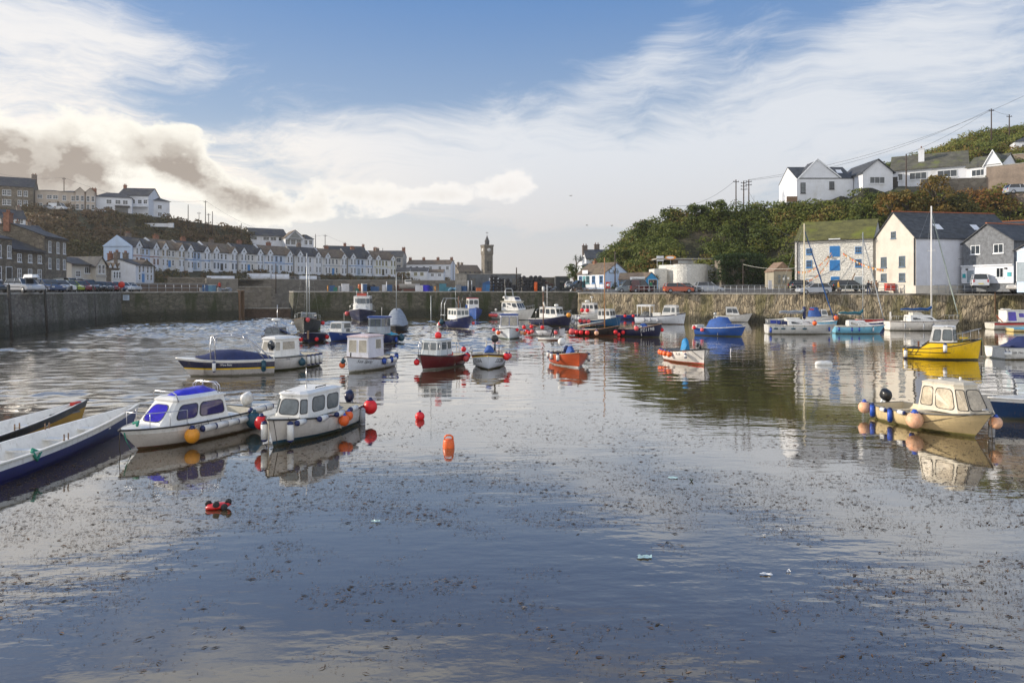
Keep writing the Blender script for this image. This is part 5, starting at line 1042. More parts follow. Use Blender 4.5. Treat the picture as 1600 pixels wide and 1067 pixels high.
    def rail(s, t0=.6, h=.35, mat=STEEL, t1=.99, n=4, name='bow_rail', inset=.06, drop=0.):
        m = MB(mat); ts = [t0+(t1-t0)*i/8 for i in range(9)]; f = lambda t, sg, hh: Vector((s.pt(t, s.zg(t))[0], sg*max(.03, s.hb(t)-inset), s.zg(t)+hh))
        path = [f(ts[0],1,0)]+[f(t,1,h) for t in ts]+[f(t,-1,h) for t in ts[::-1]]+[f(ts[0],-1,0)]; m.tube(path, .014, 5)
        for i in range(1, n+1):
            t = t0+(t1-t0)*i/(n+.3)
            for sg in (1,-1): m.tube([f(t,sg,0), f(t,sg,h)], .012, 5)
        return m.build(name, s.t)
    def mast(s, x, z0, h, r_=.06, mat=STEEL, stays=True, spread=.45, boom=0., cover=None, furl=None, lean=0., gaff=0., name='mast'):
        m = MB(mat); top = Vector((x-lean, 0, z0+h)); m.tube([(x,0,z0), top], [r_, r_*.8], 7)
        if spread: m.tube([(x-lean*.6,-spread,z0+h*.6),(x-lean*.6,spread,z0+h*.6)], .018, 5)
        m.build(name, s.t)
        if stays:
            m = MB(GALV); q = s.L*.47
            for sg in (1,-1): m.tube([top-Vector((0,0,h*.02)), (x-lean*.6, sg*spread, z0+h*.6), (x-.1, sg*(s.hb(.5)-.05), s.zg(.5))], .007, 4)
            m.tube([top, (-s.L*.48, 0, s.zg(0)+.1)], .007, 4); m.tube([top, (s.L*.49, 0, s.zg(1)+.05)], .007, 4); m.build('rigging', s.t)
        if furl:
            m = MB(furl); a = top-Vector((0,0,h*.06)); b_ = Vector((s.L*.48, 0, s.zg(1)+.35)); m.tube([a.lerp(b_, k/8) for k in range(9)], [.03,.045,.055,.06,.065,.07,.07,.06,.03], 6); m.build('furled_sail', s.t)
        if boom:
            m = MB(STEEL); m.tube([(x,0,z0+.75),(x-boom,0,z0+.8)], .04, 6); m.build('boom', s.t)
            if cover:
                m = MB(cover); pts = [(x+.05,0,z0+1.55),(x-.05,0,z0+1.15)]+[(x-boom*k/8, .02*(-1)**k, z0+.95-.03*math.sin(k*1.7)) for k in range(1,9)]
                m.tube(pts, [.06,.16]+[.17-.010*k+.015*math.sin(k*2.3) for k in range(1,9)], 8); m.build('sail_cover', s.t)
    def outboard(s, y=0., tilt=0., col=BLK, sc=1., z=None, top=None):
        x = -s.L/2-.12; z = s.zg(0)+.05 if z is None else z; g = lambda p: (x-p[0]*sc*math.cos(tilt)+p[2]*sc*math.sin(tilt), y+p[1]*sc, z+p[2]*sc*math.cos(tilt)+p[0]*sc*math.sin(tilt))
        m = MB(col); secs = []
        for hz, lx, wy in ((.03,.2,.13),(.08,.26,.18),(.30,.27,.19),(.40,.21,.15),(.43,.09,.06)): secs.append([g((.08+math.cos(k*math.pi/5)*lx, math.sin(k*math.pi/5)*wy, hz)) for k in range(10)])
        m.grid(secs, True, True); m.add(secs[-1], [tuple(range(10))]); m.add(secs[0], [tuple(range(10))[::-1]])
        if top: m.use(top); secs2 = [[(p[0], p[1], p[2]) for p in secs[3]], secs[4]]
        m.use(GALV); m.tube([g((.1,0,.08)), g((.13,0,-.35)), g((.15,0,-.75))], [.09*sc,.06*sc,.05*sc], 7); m.tube([g((.0,0,-.68)), g((.4,0,-.7))], .05*sc, 6); m.box(*(lambda p: (p[0]-.02, p[0]+.14*sc, y-.1, y+.1, z-.2*sc, z+.08))(g((0.02,0,0))))
        return m.build('outboard_motor', s.t)
    def arch(s, x, w_, z0, z1, r_=.03, mat=STEEL, lean=0., name='arch', dx=0.):
        m = MB(mat); pts = [(x, w_, z0), (x+lean*.8, w_*.95, z0+(z1-z0)*.75), (x+lean, w_*.7, z1), (x+lean, -w_*.7, z1), (x+lean*.8, -w_*.95, z0+(z1-z0)*.75), (x, -w_, z0)]; m.tube(pts, r_, 6)
        if dx: m.tube([(p[0]+dx, p[1], p[2]) for p in pts], r_, 6)
        return m.build(name, s.t)
    def bx(s, name, x0, x1, y0, y1, z0, z1, mat): m = MB(mat); m.box(x0, x1, y0, y1, z0, z1); return m.build(name, s.t)
    def tb(s, name, pts, r_, mat): m = MB(mat); m.tube(pts, r_, 6); return m.build(name, s.t)
    def person_(s): pass
    def cover(s, secs, mat, name='canvas_cover', n=9, sag=.05):
        """secs: (x, halfwidth, z_edge, z_top[, ridge flatness])"""
        m = MB(mat); rows = []
        for i, (x, w_, ze, zt) in enumerate(secs):
            row = []
            for k in range(n):
                q = -1+2*k/(n-1); zz_ = ze+(zt-ze)*(1-abs(q)**2.4); zz_ -= sag*abs(math.sin(q*5+i*1.7))*(zt-ze > .1)
                row.append((x+.03*math.sin(k*2.1+i), w_*q, zz_))
            rows.append(row)
        m.grid(rows, True)
        for r_ in (rows[0], rows[-1]): c = (sum(p[0] for p in r_)/n, 0, min(p[2] for p in r_)); m.add([c]+r_, [(0,k+1,k+2) for k in range(n-1)], True)
        return m.build(name, s.t)
    def text(s, txt, size, t, zf, sg, mat, name='hull_lettering', ital=0.):
        me = lettering(txt, size, mat, ext=.0); w_ = max(v.co.x for v in me.vertices); x0 = s.L*(t-.5)
        for v in me.vertices:
            u = v.co.x-w_/2+v.co.y*ital; x = x0+(u if sg < 0 else -u); tt = min(.99, max(0, x/s.L+.5)); z = s.zg(tt)*zf+v.co.y-size*.35
            p = s.pt(tt, z, sg); dz = s.pt(tt, z, 1)[0]-s.L*(tt-.5); v.co = Vector((x, p[1]+sg*.012, z))
            if dz < -.005:
                t2 = min(.995, tt-dz/s.L); p2 = s.pt(t2, z, sg); v.co.y = p2[1]+sg*.014
        me.update(); o = bpy.data.objects.new(name, me); COL.objects.link(o); o.parent = s.t; return o
    # fenders hang from the boat and are things of their own
    def ballf(s, t, sg, color='red', r_=.17, z=None, out=None):
        z = s.zg(t)-.32 if z is None else z; p = s.pt(min(t, .97), z, sg); q = s.pt(min(t, .97), s.zg(t), sg); o_ = r_*.9
        L_ = Vector((q[0], q[1]+sg*o_*1.0, z)); W_ = s.M @ L_; FEND.append(('ball', color, s, t, W_, r_, 0, sg, s.M @ Vector((q[0], q[1], s.zg(t)+.03))))
    def cylf(s, t, sg, color='white', r_=.09, l_=.5, z=None, horiz=False):
        z = s.zg(t)-.38 if z is None else z; q = s.pt(t, max(z, .1), sg); q2 = s.pt(t, s.zg(t), sg); y = max(abs(q[1]), abs(q2[1])-.02)+r_*.9
        FEND.append(('hcyl' if horiz else 'cyl', color, s, t, s.M @ Vector((q2[0], sg*y, z)), r_, l_, sg, s.M @ Vector((q2[0], q2[1], s.zg(t)+.03))))
FC = {'red': mk('red_float', (.75,.015,.02), .4, .12, 3), 'orange': mk('orange_float', (.80,.13,.02), .4, .12, 3), 'amber': mk('amber_float', (.75,.30,.02), .4, .12, 3), 'pink': mk('faded_pink_float', (.72,.10,.10), .5, .25, 3), 'white': mk('white_float', (.74,.73,.69), .45, .1, 3, dirt=(.35,.3,.2), dscale=4), 'blue': mk('blue_float', (.02,.08,.42), .4, .12, 3),
      'teal': mk('dark_teal_float', (.008,.06,.09), .4, .12, 3), 'peach': mk('faded_peach_float', (.72,.42,.26), .5, .2, 2.5, dirt=(.75,.25,.08), dscale=3, damt=.8), 'grey': mk('grey_float', (.35,.36,.38), .5, .12, 3)}
NAVYF = mk('navy_fender_end', (.01,.02,.10), .4, .1)
def flush_fenders():
    from collections import defaultdict
    grp = defaultdict(list); meshes = {}
    for f in FEND: grp[(id(f[2]), f[0][-3:] if f[0] != 'ball' else 'ball', f[1])].append(f)
    ORD = ['first', 'second', 'third', 'fourth', 'fifth', 'sixth', 'seventh', 'eighth', 'ninth']
    for k, fl in grp.items():
        fl.sort(key=lambda f: f[4].x/f[4].y); n = len(fl)
        for i, (kind, color, bt, t, P, r_, l_, sg, top) in enumerate(fl):
            word = {'ball': 'round %s buoy' % color, 'cyl': '%s tube fender' % color, 'hcyl': '%s tube fender' % color}[kind]
            pos = 'only %s' % word if n == 1 else ('%s %s from the left' % (ORD[i], word))
            lab = '%s on the %s' % (pos, bt.short)
            root = thing('buoy_fender' if kind == 'ball' else 'tube_fender', lab, 'fender', P, bt.t.rotation_euler[2], group='%ss on the %s' % (word, bt.short) if n > 1 else None)
            key = (kind, color, round(r_, 2), round(l_, 2))
            if key not in meshes:
                m = MB(FC[color])
                if kind == 'ball':
                    m.ball((0,0,0), r_, 14, 10, (1,1,1.06)); m.use(FC['blue'] if color in ('orange','peach') else (NAVYF if color != 'teal' else FC['teal'])); m.lathe([(r_*.5,r_*.9),(r_*.28,r_*1.15),(r_*.22,r_*1.35)], n=8)
                else:
                    ax = 'z' if kind == 'cyl' else 'x'; h_ = l_/2
                    m.lathe([(r_,-h_+r_*.8),(r_,h_-r_*.8)], n=10, ax=ax); m.use(NAVYF if color in ('white','blue') else FC[color])
                    for sg_ in (-1, 1): m.lathe([(r_,sg_*(h_-r_*.8)),(r_*.85,sg_*(h_-r_*.3)),(r_*.35,sg_*h_)], n=10, ax=ax)
                meshes[key] = m
                o = m.build('float', root); meshes[key] = o.data
            else:
                o = bpy.data.objects.new('float', meshes[key]); COL.objects.link(o); o.parent = root
            m = MB(ROPED); loc = Matrix.Rotation(-bt.t.rotation_euler[2], 4, 'Z') @ (top-P); m.tube([(0,0,(r_*1.1 if kind == 'ball' else (l_/2 if kind == 'cyl' else r_))), tuple(loc)], .012, 4); m.build('lanyard', root)

NAVY = paint(20, 26, 62); NAVY2 = paint(18, 34, 84); BLUE = paint(26, 62, 130); ROYAL = paint(30, 78, 150); MAROON = paint(92, 16, 22); REDP = paint(190, 34, 22); YEL = paint(246, 200, 12, .3); LBLUE = paint(120, 186, 212); CREAM = paint(206, 184, 140, .45, planks=.13); CREAMD = paint(205, 190, 160, .5)
LAP = paint(214, 208, 200, .45, planks=.14); CLINK = paint(196, 84, 40, .4, planks=.10); TEALP = paint(10, 70, 96); GREYP = paint(120, 124, 128); NCLINK = paint(14, 20, 60, .45, planks=.12); BCLINK = paint(10, 56, 100, .45, planks=.13)
CANVB = mk('blue_canvas', (.03,.09,.30), .75, .15, 3, bump=.01); CANVN = mk('navy_canvas', (.018,.028,.10), .75, .2, 3, bump=.01); CANVG = mk('grey_canvas', (.25,.28,.32), .8, .15, 2, bump=.015); CANVT = mk('bright_blue_canvas', (.02,.22,.48), .7, .15, 4, bump=.02); CANVV = mk('violet_blue_vinyl', (.03,.02,.55), .3, .25, 2.5, bump=.006)
SAILB = mk('sail_cover_blue', (.01,.07,.22), .8, .2, 4, bump=.02); SILV = mk('silver_hull', (.42,.40,.37), .4, .06)
P_ANTI = paint(110, 40, 34); AFR = paint(120, 28, 24, .6); AFG = paint(60, 70, 40, .7)
# ---------------------------------------------------------------- the fleet
NAVT = mk('navy_letters', (.01,.015,.07), .6, .05); REDL = mk('red_letters', (.6,.05,.02), .6, .05); WHL = mk('white_letters', (.8,.8,.78), .6, .05); BLL = mk('black_letters', (.015,.015,.018), .6, .05)
# pilot gigs at the left
b = Boat('pilot_gig', 'long navy blue and white rowing gig, nearest at the left edge', 'rowing gig', 'navy and white gig', -12.35, 17.4, 178, 9.8, 1.6, .50, .78, hull=mk('navy_gig_planks', (.018,.022,.13), .4, .12, 2, planks=.11, coat=.2), stripe=WHITE, sw=.13, rub=OFFW, tw=.42, rake=.5, inner=WHITE, at='xy', full=2.0, sole=.1)
b.thwarts((.16,.28,.40,.52,.64,.76), WHITE)
for t, sg in ((.30,-1),(.42,1),(.54,-1),(.66,1)):
    for dx in (-.08,.08): b.tb('thole_pin', [(b.L*(t-.5)+dx, sg*(b.hb(t)-.03), b.zg(t)-.05),(b.L*(t-.5)+dx, sg*(b.hb(t)-.03), b.zg(t)+.17)], .018, WOOD)
b.tb('rope_coil', [(b.L*-.08, -b.hb(.42)+.1, .62),(b.L*-.08+.15, -b.hb(.42)-.02, .5),(b.L*-.08, -b.hb(.42)-.04, .35),(b.L*-.08-.12, -b.hb(.42), .6)], .04, ROPEG)
b = Boat('pilot_gig', 'white inside rowing gig with yellow hull and black gunwale behind the navy one', 'rowing gig', 'yellow and black gig', -14.35, 17.4, 174, 9.8, 1.6, .50, .92, hull=mk('mustard_gig_planks', (.55,.30,.02), .45, .1, 2, planks=.11), stripe=BLK, sw=.17, rub=BLK, tw=.42, rake=.5, inner=WHITE, at='xy', full=2.0, sole=.1)
b.thwarts((.28,.40,.52,.64,.76), WHITE)
for t, sg in ((.40,-1),(.52,-1),(.64,-1),(.5,1)):
    for dx in (-.08,.08): b.tb('thole_pin', [(b.L*(t-.5)+dx, sg*(b.hb(t)-.03), b.zg(t)-.05),(b.L*(t-.5)+dx, sg*(b.hb(t)-.03), b.zg(t)+.17)], .018, WOOD)
b.bx('bow_sheet', b.L*.36, b.L*.44, -.2, .2, .62, .66, GREYP); b.bx('cushion', b.L*.43, b.L*.46, -.08, .08, .82, .92, REDP)
# violet windowed cruiser
b = Boat('cabin_cruiser', 'white cabin cruiser with violet blue windows and hatch, third from the left at front', 'cabin cruiser', 'white cruiser with violet windows', 236, 703, -27, 5.7, 2.25, .72, .80, hull=paint(208, 200, 190, .4), stripe=WHITE, sw=.14, boot=AFR, rub=RUBR, tw=.86, rake=.9, deck=WHITE, ta=.22, full=3.4, flare=.9, bb=.04)
b.cabin(-1.15, 1.75, .86, .70, .72, 1.52, rf=.75, ra=.12, ins=.14, fc=.28, fw=.80, sides=((.06,.50,.22,.80),(.56,.90,.22,.80)), front=((.06,.94,.2,.84),), rr=.3, glass=glassm('smoked_violet_glass', (.02,.012,.10)), fglass=GLB, camber=.1)
b.cover([(-1.0,.5,1.62,1.72),(-.6,.56,1.62,1.88),(.35,.5,1.62,1.84),(.8,.42,1.60,1.66)], CANVV, 'roof_hatch', sag=.01)
b.arch(.95, .62, 1.5, 1.86, .022, lean=.1, name='roof_rail'); b.arch(-.95, .66, 1.55, 2.0, .022, lean=.05, name='roof_rail', dx=.12); b.rail(.66, .5, t1=.9, n=2)
b.tb('nav_light', [(-.6,.1,1.85),(-.6,.1,2.1)], .03, GALV); b.text('Lady Annie', .13, .57, .86, 1, NAVT); b.outboard(0, .4, WHITE, 1.1)
b.tb('mooring_line', [(2.7,.05,.8),(2.65,.1,.45),(2.5,.15,.1)], .02, ROPEG); b.tb('mooring_line', [(2.75,-.05,.85),(2.9,.1,.3),(2.85,.1,-.05)], .014, ROPED); b.tb('anchor', [(2.3,.2,.88),(2.1,.0,.95),(2.2,-.15,.9)], .05, ROPEG)
b.ballf(.66, 1, 'amber', .21, z=.38); b.ballf(.14, 1, 'teal', .25, z=.42)
for t in (.52,.42,.33,.24): b.cylf(t, 1, 'white', .10, .56, z=.52, horiz=True)
for t in (.08, .0): b.cylf(t, 1, 'white', .11, .7, z=.78, horiz=True)
# cream clinker style cuddy boat at the front
b = Boat('cuddy_boat', 'white planked motor boat with teal waterline and a rounded grey windowed cabin, front centre left', 'motor boat', 'planked boat with teal waterline', 441, 698, -22, 5.2, 2.1, .62, .92, hull=LAP, boot=TEALP, rub=BLK, tw=.8, rake=.35, deck=OFFW, ta=.42, full=2.6, flare=.9, bb=.12)
b.cabin(-.55, 1.5, .80, .62, .74, 1.48, rf=.25, ra=-.25, ins=.10, mat=WHITE, fc=.25, fw=.70, sides=((.06,.40,.2,.82),(.50,.86,.24,.84)), facet=((.14,.86,.24,.8),), front=((.08,.92,.2,.82),), rr=.28, glass=GLG, camber=.07)
b.cover([(-1.15,.66,.74,.8),(-.9,.72,.74,1.25),(-.5,.76,.74,1.50)], CANVG, 'canvas_hood', sag=.02); b.outboard(.1, .55, NAVY, .9)
b.tb('grab_rail', [(-.3,.4,1.56),(-.3,.4,1.64),(.3,.36,1.64),(.3,.36,1.56)], .02, BLK); b.tb('aerial', [(.3,.0,1.55),(.3,0,2.3)], .012, STEEL); b.tb('nav_light', [(.3,0,1.55),(.3,0,1.72)], .04, WHITE); b.tb('cleat', [(1.15,.3,1.55),(1.15,-.3,1.6)], .025, BLK)
b.text('MARY', .13, .60, 1.0, 1, REDL); b.tb('mooring_line', [(2.55,0,.9),(2.62,.05,.4),(2.66,.05,-.1)], .02, ROPE); b.tb('mooring_line', [(2.45,.1,.9),(2.6,.35,.1)], .014, ROPED)
for t, sg, z in ((.90,1,.45),(.93,-1,.45)): b.cylf(t, sg, 'white', .10, .6, z=z)
for t in (.84,.68,.50,.30): b.cylf(t, 1, 'white', .09, .5, z=.72, horiz=True)
b.ballf(.47, 1, 'orange', .17, z=.46); b.ballf(.40, 1, 'orange', .15, z=.56); b.ballf(.02, 1, 'red', .24, z=.55); b.cylf(.12, 1, 'grey', .1, .6); b.ballf(.86, -1, 'red', .2, z=.65)
# speedboat
b = Boat('speedboat', 'navy, white and yellow striped speedboat with a navy cover and curved tower', 'speedboat', 'striped speedboat', 304, 588, -66, 6.6, 2.3, .80, 1.0, hull=NAVY, stripe=WHITE, sw=.07, boot=paint(206,200,196,.35,key='b'), rub=WHITE, tw=.9, rake=1.15, deck=WHITE, ta=.72, full=2.3, bb=.36)
yl = MB(paint(230,190,10)); T_ = [i/14 for i in range(15)]; yl.grid([[(p[0], p[1]+.012, p[2]) for p in (b.pt(t, .38+.06*t+dz, 1) for t in T_)] for dz in (-.03,.04)], False); yl.build('pinstripe', b.t)
b.cover([(-3.1,.9,.82,.9),(-2.2,1.0,.85,1.12),(-.6,1.02,.88,1.34),(.6,.95,.9,1.36),(1.4,.72,.95,1.12),(2.0,.4,1.0,1.04)], CANVN)
m = MB(STEEL)
for sg in (1,-1):
    m.tube([(1.0,sg*1.0,.95),(1.05,sg*.96,1.6),(.95,sg*.9,1.92),(.5,sg*.86,2.05),(-.5,sg*.84,2.08),(-1.5,sg*.86,1.9),(-2.3,sg*.95,1.4),(-2.9,sg*1.02,.92)], .045, 6); m.tube([(.7,sg*1.0,.95),(.75,sg*.94,1.7),(.6,sg*.88,1.98)], .04, 6); m.tube([(-1.3,sg*.87,1.9),(-2.0,sg*.96,1.35),(-2.5,sg*1.02,.92)], .035, 6)
for x, z in ((.8,1.99),(-.4,2.08),(-1.2,1.98)): m.tube([(x,-.88,z),(x,.88,z)], .04, 6)
m.build('wake_tower', b.t)
b.text('Wave Rider', .16, .5, .74, 1, WHL, ital=.3); b.cylf(.62, 1, 'white', .09, .55, z=.55); b.cylf(.12, 1, 'teal', .12, .6, z=.5)
# slimy pilothouse
b = Boat('pilothouse_boat', 'white pilothouse fishing boat with green slime on its foredeck, beside the speedboat', 'fishing boat', 'slimy white pilothouse boat', 417, 582, -44, 5.9, 2.2, .72, .86, hull=paint(214,210,204,.4), boot=AFG, rub=BLK, tw=.88, rake=.8, deck=mk('algae_stained_deck', (.62,.64,.58), .5, .1, 2, dirt=(.16,.28,.03), dscale=2.2, damt=.95), ta=.40, full=3.0, bb=.06)
b.cabin(-.7, 1.35, .88, .74, .78, 1.72, rf=.25, ra=.0, ins=.10, fc=.30, fw=.70, sides=((.25,.9,.40,.86),), facet=((.12,.88,.38,.86),), front=((.08,.42,.36,.88),(.56,.93,.36,.86)), rr=.12, frame=WHITE, glass=GLP, ov=.1, camber=.1)
b.cover([(-1.3,.8,.74,.8),(-1.05,.82,.74,1.2),(-.66,.86,.74,1.45)], CANVG, 'canvas_hood', sag=.02); m = MB(GLD); m.lathe([(.26,0),(.26,.02)], (1.30,.28,1.42), 14, 'x'); m.build('round_hatch', b.t)
for t in (.06,.14,.22,.30): b.cylf(t, 1, 'white', .11, .62, z=.45)
b.ballf(.44, 1, 'teal', .2, z=.4); b.text('Dolly', .15, .62, .86, 1, NAVT)
# small navy cabin boat with radar behind it
b = Boat('motor_boat', 'dark blue covered boat with a radar dome half hidden behind the slimy pilothouse boat', 'motor boat', 'radar boat', 435, 541, -12, 5.2, 2.3, .8, 1.0, hull=NAVY, tw=.85, deck=GREYP, ta=.5)
b.cabin(-.8, .9, .85, .75, .9, 1.6, mat=GREYP, sides=((.1,.9,.35,.85),), front=((.06,.46,.3,.85),(.54,.94,.3,.85)), glass=GLG); b.cover([(-1.7,.9,.9,1.0),(-.9,1.0,.9,1.72),(.6,.9,1.4,1.75)], CANVN, 'canvas_hood')
m = MB(WHITE); m.lathe([(.38,0),(.42,.05),(.40,.2),(.2,.26)], (-.2,0,2.25), 14); m.use(STEEL); m.tube([(-.2,0,1.6),(-.2,0,2.26)], .05, 6); m.build('radar', b.t)
b.mast(-.5, 1.6, 2.2, .03, stays=False, spread=0, lean=0, name='aerial'); b.ballf(.8, 1, 'red', .18); b.arch(-1.2, .9, 1, 1.8, .03)
# dark ketch
b = Boat('ketch', 'black hulled mossy ketch with two tall bare masts lying against the middle quay', 'ketch', 'black ketch', 487, 523, 6, 9.2, 3.1, 1.3, 2.05, hull=mk('weathered_black_hull', (.03,.032,.03), .6, .4, 2, dirt=(.12,.10,.06)), boot=mk('ochre_boot', (.16,.12,.05), .7, .3, 3), rub=WOOD, tw=.7, deck=mk('mossy_deck', (.16,.19,.10), .8, .3, 3, dirt=(.10,.16,.03)), ta=.3, full=2.8)
b.rail(.25, .65, n=6, mat=GALV); b.cabin(-2.4, .2, .95, .85, 1.6, 2.25, mat=GREYP, sides=((.1,.9,.3,.7),), front=((.1,.45,.3,.8),(.55,.9,.3,.8)), glass=GLG, rf=.2)
b.mast(.6, 1.7, 8.0, .09, mat=GALV, spread=.7); b.mast(-2.8, 1.6, 6.6, .07, mat=GALV, stays=False, spread=.4, name='mizzen_mast')
b.ballf(.97, 1, 'pink', .22, z=1.75); b.ballf(.3, 1, 'red', .22); b.ballf(.45, -1, 'white', .2)
# navy clinker punt bow-on
b = Boat('clinker_punt', 'dark navy clinker dinghy with two red buoys on its bow, in front of the ketch', 'dinghy', 'navy clinker dinghy', 487, 537, 2, 4.8, 2.3, .62, .92, hull=NCLINK, tw=.8, rub=NAVY, inner=GREYP, full=2.8, deck=NAVY2, ta=.55); b.ballf(.9, 1, 'red', .17, z=.35); b.ballf(.9, -1, 'red', .17, z=.35); b.bx('stem_post', 2.28, 2.42, -.07, .07, .4, 1.08, WOOD)
# pilot cutter at the back
b = Boat('pilot_boat', 'navy and white pilot boat with raised wheelhouse and mast against the middle quay', 'pilot boat', 'navy pilot boat', 569, 504, 2, 9.0, 3.3, 1.2, 1.75, hull=NAVY, boot=paint(150,150,150), tw=.85, deck=WHITE, ta=.3, full=3.0, rub=WHITE)
b.cabin(-1.6, 1.6, 1.25, 1.1, 1.5, 3.2, rf=.45, mat=WHITE, fc=.4, fw=.6, sides=((.08,.45,.5,.85),(.55,.92,.5,.85)), facet=((.1,.9,.5,.85),), front=((.05,.48,.48,.85),(.52,.95,.48,.85)), glass=GLG, rr=.1); b.cabin(1.6, 2.9, 1.0, .7, 1.5, 2.0, mat=WHITE, name='trunk')
b.bx('life_raft', .2, .8, -.6, .6, 3.3, 3.65, mk('faded_red', (.5,.08,.05), .6)); b.tb('light_mast', [(0,0,3.3),(0,0,4.9)], .12, WHITE); b.tb('light_mast', [(-.2,-.7,3.3),(-.2,-.7,4.0)], .06, GALV); b.tb('light_mast', [(-.2,.7,3.3),(-.2,.7,3.8)], .06, GALV); b.rail(.55, .7, n=4)
b.ballf(.45, -1, 'pink', .3); b.ballf(.55, -1, 'pink', .3)
# royal blue cabin boat
b = Boat('motor_boat', 'royal blue hulled boat with a small white wheelhouse and one red buoy at its bow', 'motor boat', 'royal blue motor boat', 527, 534, -38, 5.0, 2.2, .72, 1.0, hull=BLUE, tw=.85, deck=WHITE, ta=.45, rub=WHITE, rake=.45)
b.cabin(-.7, 1.25, .82, .68, .85, 1.75, rf=.2, ins=.08, fc=.0, sides=((.2,.55,.05,.35),(.1,.72,.48,.9)), front=((.06,.48,.42,.9),(.54,.94,.42,.9)), glass=GLG, frame=RUBR, rr=.15); b.cover([(-1.2,.8,.8,.85),(-.75,.82,.8,1.75)], CANVN, 'canvas_hood', sag=.01)
b.rail(.62, .35); b.tb('aerial', [(-.2,.2,1.8),(-.2,.2,2.7)], .02, OFFW); b.ballf(.93, -1, 'red', .19, z=.45); b.text('Puffin', .15, .78, .8, 1, WHL)
# navy workboat with blue roof
b = Boat('workboat', 'dark blue workboat with a blue roofed wheelhouse and a turquoise cover at its stern', 'workboat', 'navy workboat with blue roof', 594, 540, -36, 6.4, 2.5, .7, 1.15, hull=NAVY2, boot=paint(180,180,176,key='c'), tw=.85, deck=GREYP, ta=.42, rub=BLK, full=2.7)
b.cabin(-.55, 1.3, .92, .82, .95, 2.35, rf=.08, ins=.03, mat=paint(150,160,170), fc=.3, fw=.7, sides=((.08,.46,.48,.92),(.54,.92,.48,.92)), facet=((.1,.9,.48,.92),), front=((.06,.48,.48,.92),(.52,.94,.48,.92)), frame=NAVY2, glass=GLG, rr=.1, roof=BLUE, ov=.12, rt=.12)
b.tb('aerial', [(.9,.5,2.4),(.9,.5,3.3)], .02, WHITE); b.text('Blue Jay', .22, .80, .74, 1, WHL, ital=.2); b.cover([(-3.0,1.0,.8,.95),(-2.0,1.05,.8,1.15),(-1.2,.9,.8,.95)], mk('turquoise_cover', (.03,.36,.50), .6, .15), 'turquoise_cover'); b.ballf(.1, 1, 'teal', .28, z=.45); b.cylf(.35, 1, 'blue', .12, .5)
# grey sheeted rib
b = Boat('sheeted_boat', 'black inflatable hulled boat under a pale blue grey sheet, behind the blue roofed workboat', 'sheeted boat', 'grey sheeted boat', 622, 521, -8, 6.4, 2.9, .62, .9, hull=BLK, boot=mk('brown_boot', (.16,.07,.03), .7), tw=.9, inner=BLK, full=2.8, rub=BLK)
b.cover([(-3.0,1.35,1.0,2.2),(-2.9,1.4,.9,2.85),(-1.0,1.4,.9,2.7),(1.0,1.15,.9,1.6),(1.9,.8,.85,1.05)], CANVG, sag=.08); b.mast(-.5, 2.6, 4.6, .06, stays=False, spread=0, mat=GALV)
# white fishing boat, named
b = Boat('wheelhouse_boat', 'white clinker launch with a boxy pinkish topped wheelhouse and blue tipped fenders', 'fishing boat', 'white wheelhouse launch', 561, 583, -33, 5.0, 2.15, .62, .98, hull=paint(206,210,216,.4), boot=paint(205,200,188,key='d'), tw=.75, deck=OFFW, ta=.42, rub=mk('brown_rub_rail', (.13,.07,.05), .6), rake=.3, full=2.7)
b.cabin(-.6, 1.25, .84, .74, .80, 2.02, rf=.06, ins=.04, mat=paint(212,212,220,.4), sides=((.18,.52,.42,.86),), front=((.08,.43,.28,.86),(.56,.90,.28,.86)), frame=WHITE, glass=GLP, roof=mk('pinkish_roof', (.66,.52,.50), .5), rr=.05, ov=.04, rt=.07)
b.text('Sea Spray', .26, .80, .76, 1, BLL, ital=.3); b.text('Spray', .2, .86, .76, -1, BLL, ital=.3); b.tb('bitt', [(2.05,0,.95),(2.05,0,1.18)], .05, BLK)
for t in (.40,.22,.18): b.ballf(t, 1, 'white', .15, z=.50)
b.cylf(.5, 1, 'blue', .12, .4, z=.55); b.cylf(.3, 1, 'blue', .12, .4, z=.55); b.cylf(.1, 1, 'blue', .13, .4, z=.66); b.ballf(.88, -1, 'orange', .17, z=.42); b.ballf(.9, -1, 'teal', .13, z=.65)
# maroon
b = Boat('wheelhouse_boat', 'maroon hulled fishing boat with a glassy white wheelhouse and a red buoy on its roof', 'fishing boat', 'maroon fishing boat', 671, 579, -44, 5.4, 2.2, .72, 1.0, hull=MAROON, boot=WHITE, tw=.8, deck=GREYP, ta=.40, rub=BLK, rake=.4, full=2.7, bb=.05)
b.cabin(-.45, 1.35, .82, .72, .86, 1.78, rf=.12, ins=.05, mat=paint(196,202,204), fc=.22, fw=.75, sides=((.08,.42,.38,.88),(.5,.92,.38,.88)), facet=((.1,.9,.38,.88),), front=((.05,.46,.36,.88),(.54,.95,.36,.88)), frame=WHITE, glass=GLG, rr=.12)
m = MB(FC['red']); m.ball((.2,.1,2.06), .23); m.use(WOOD); m.box(-.5, .75, -.3, .4, 1.83, 1.9); m.build('roof_buoy', b.t); b.rail(.62, .75, t1=.95, n=2); b.arch(-1.7, .8, .8, 1.65, .03, mat=OFFW, name='stern_gantry', dx=.4)
b.tb('aerial', [(.5,-.3,1.85),(.5,-.3,4.6)], .022, GALV); b.tb('fish_box', [(-1.4,.4,.75),(-1.4,.1,.75)], .2, REDP)
b.ballf(.95, -1, 'red', .17, z=.5); b.ballf(.12, 1, 'pink', .19, z=.45); b.ballf(.04, 1, 'red', .18, z=.6); b.ballf(.05, -1, 'red', .15, z=1.5); b.ballf(.2, 1, 'red', .15, z=1.1)
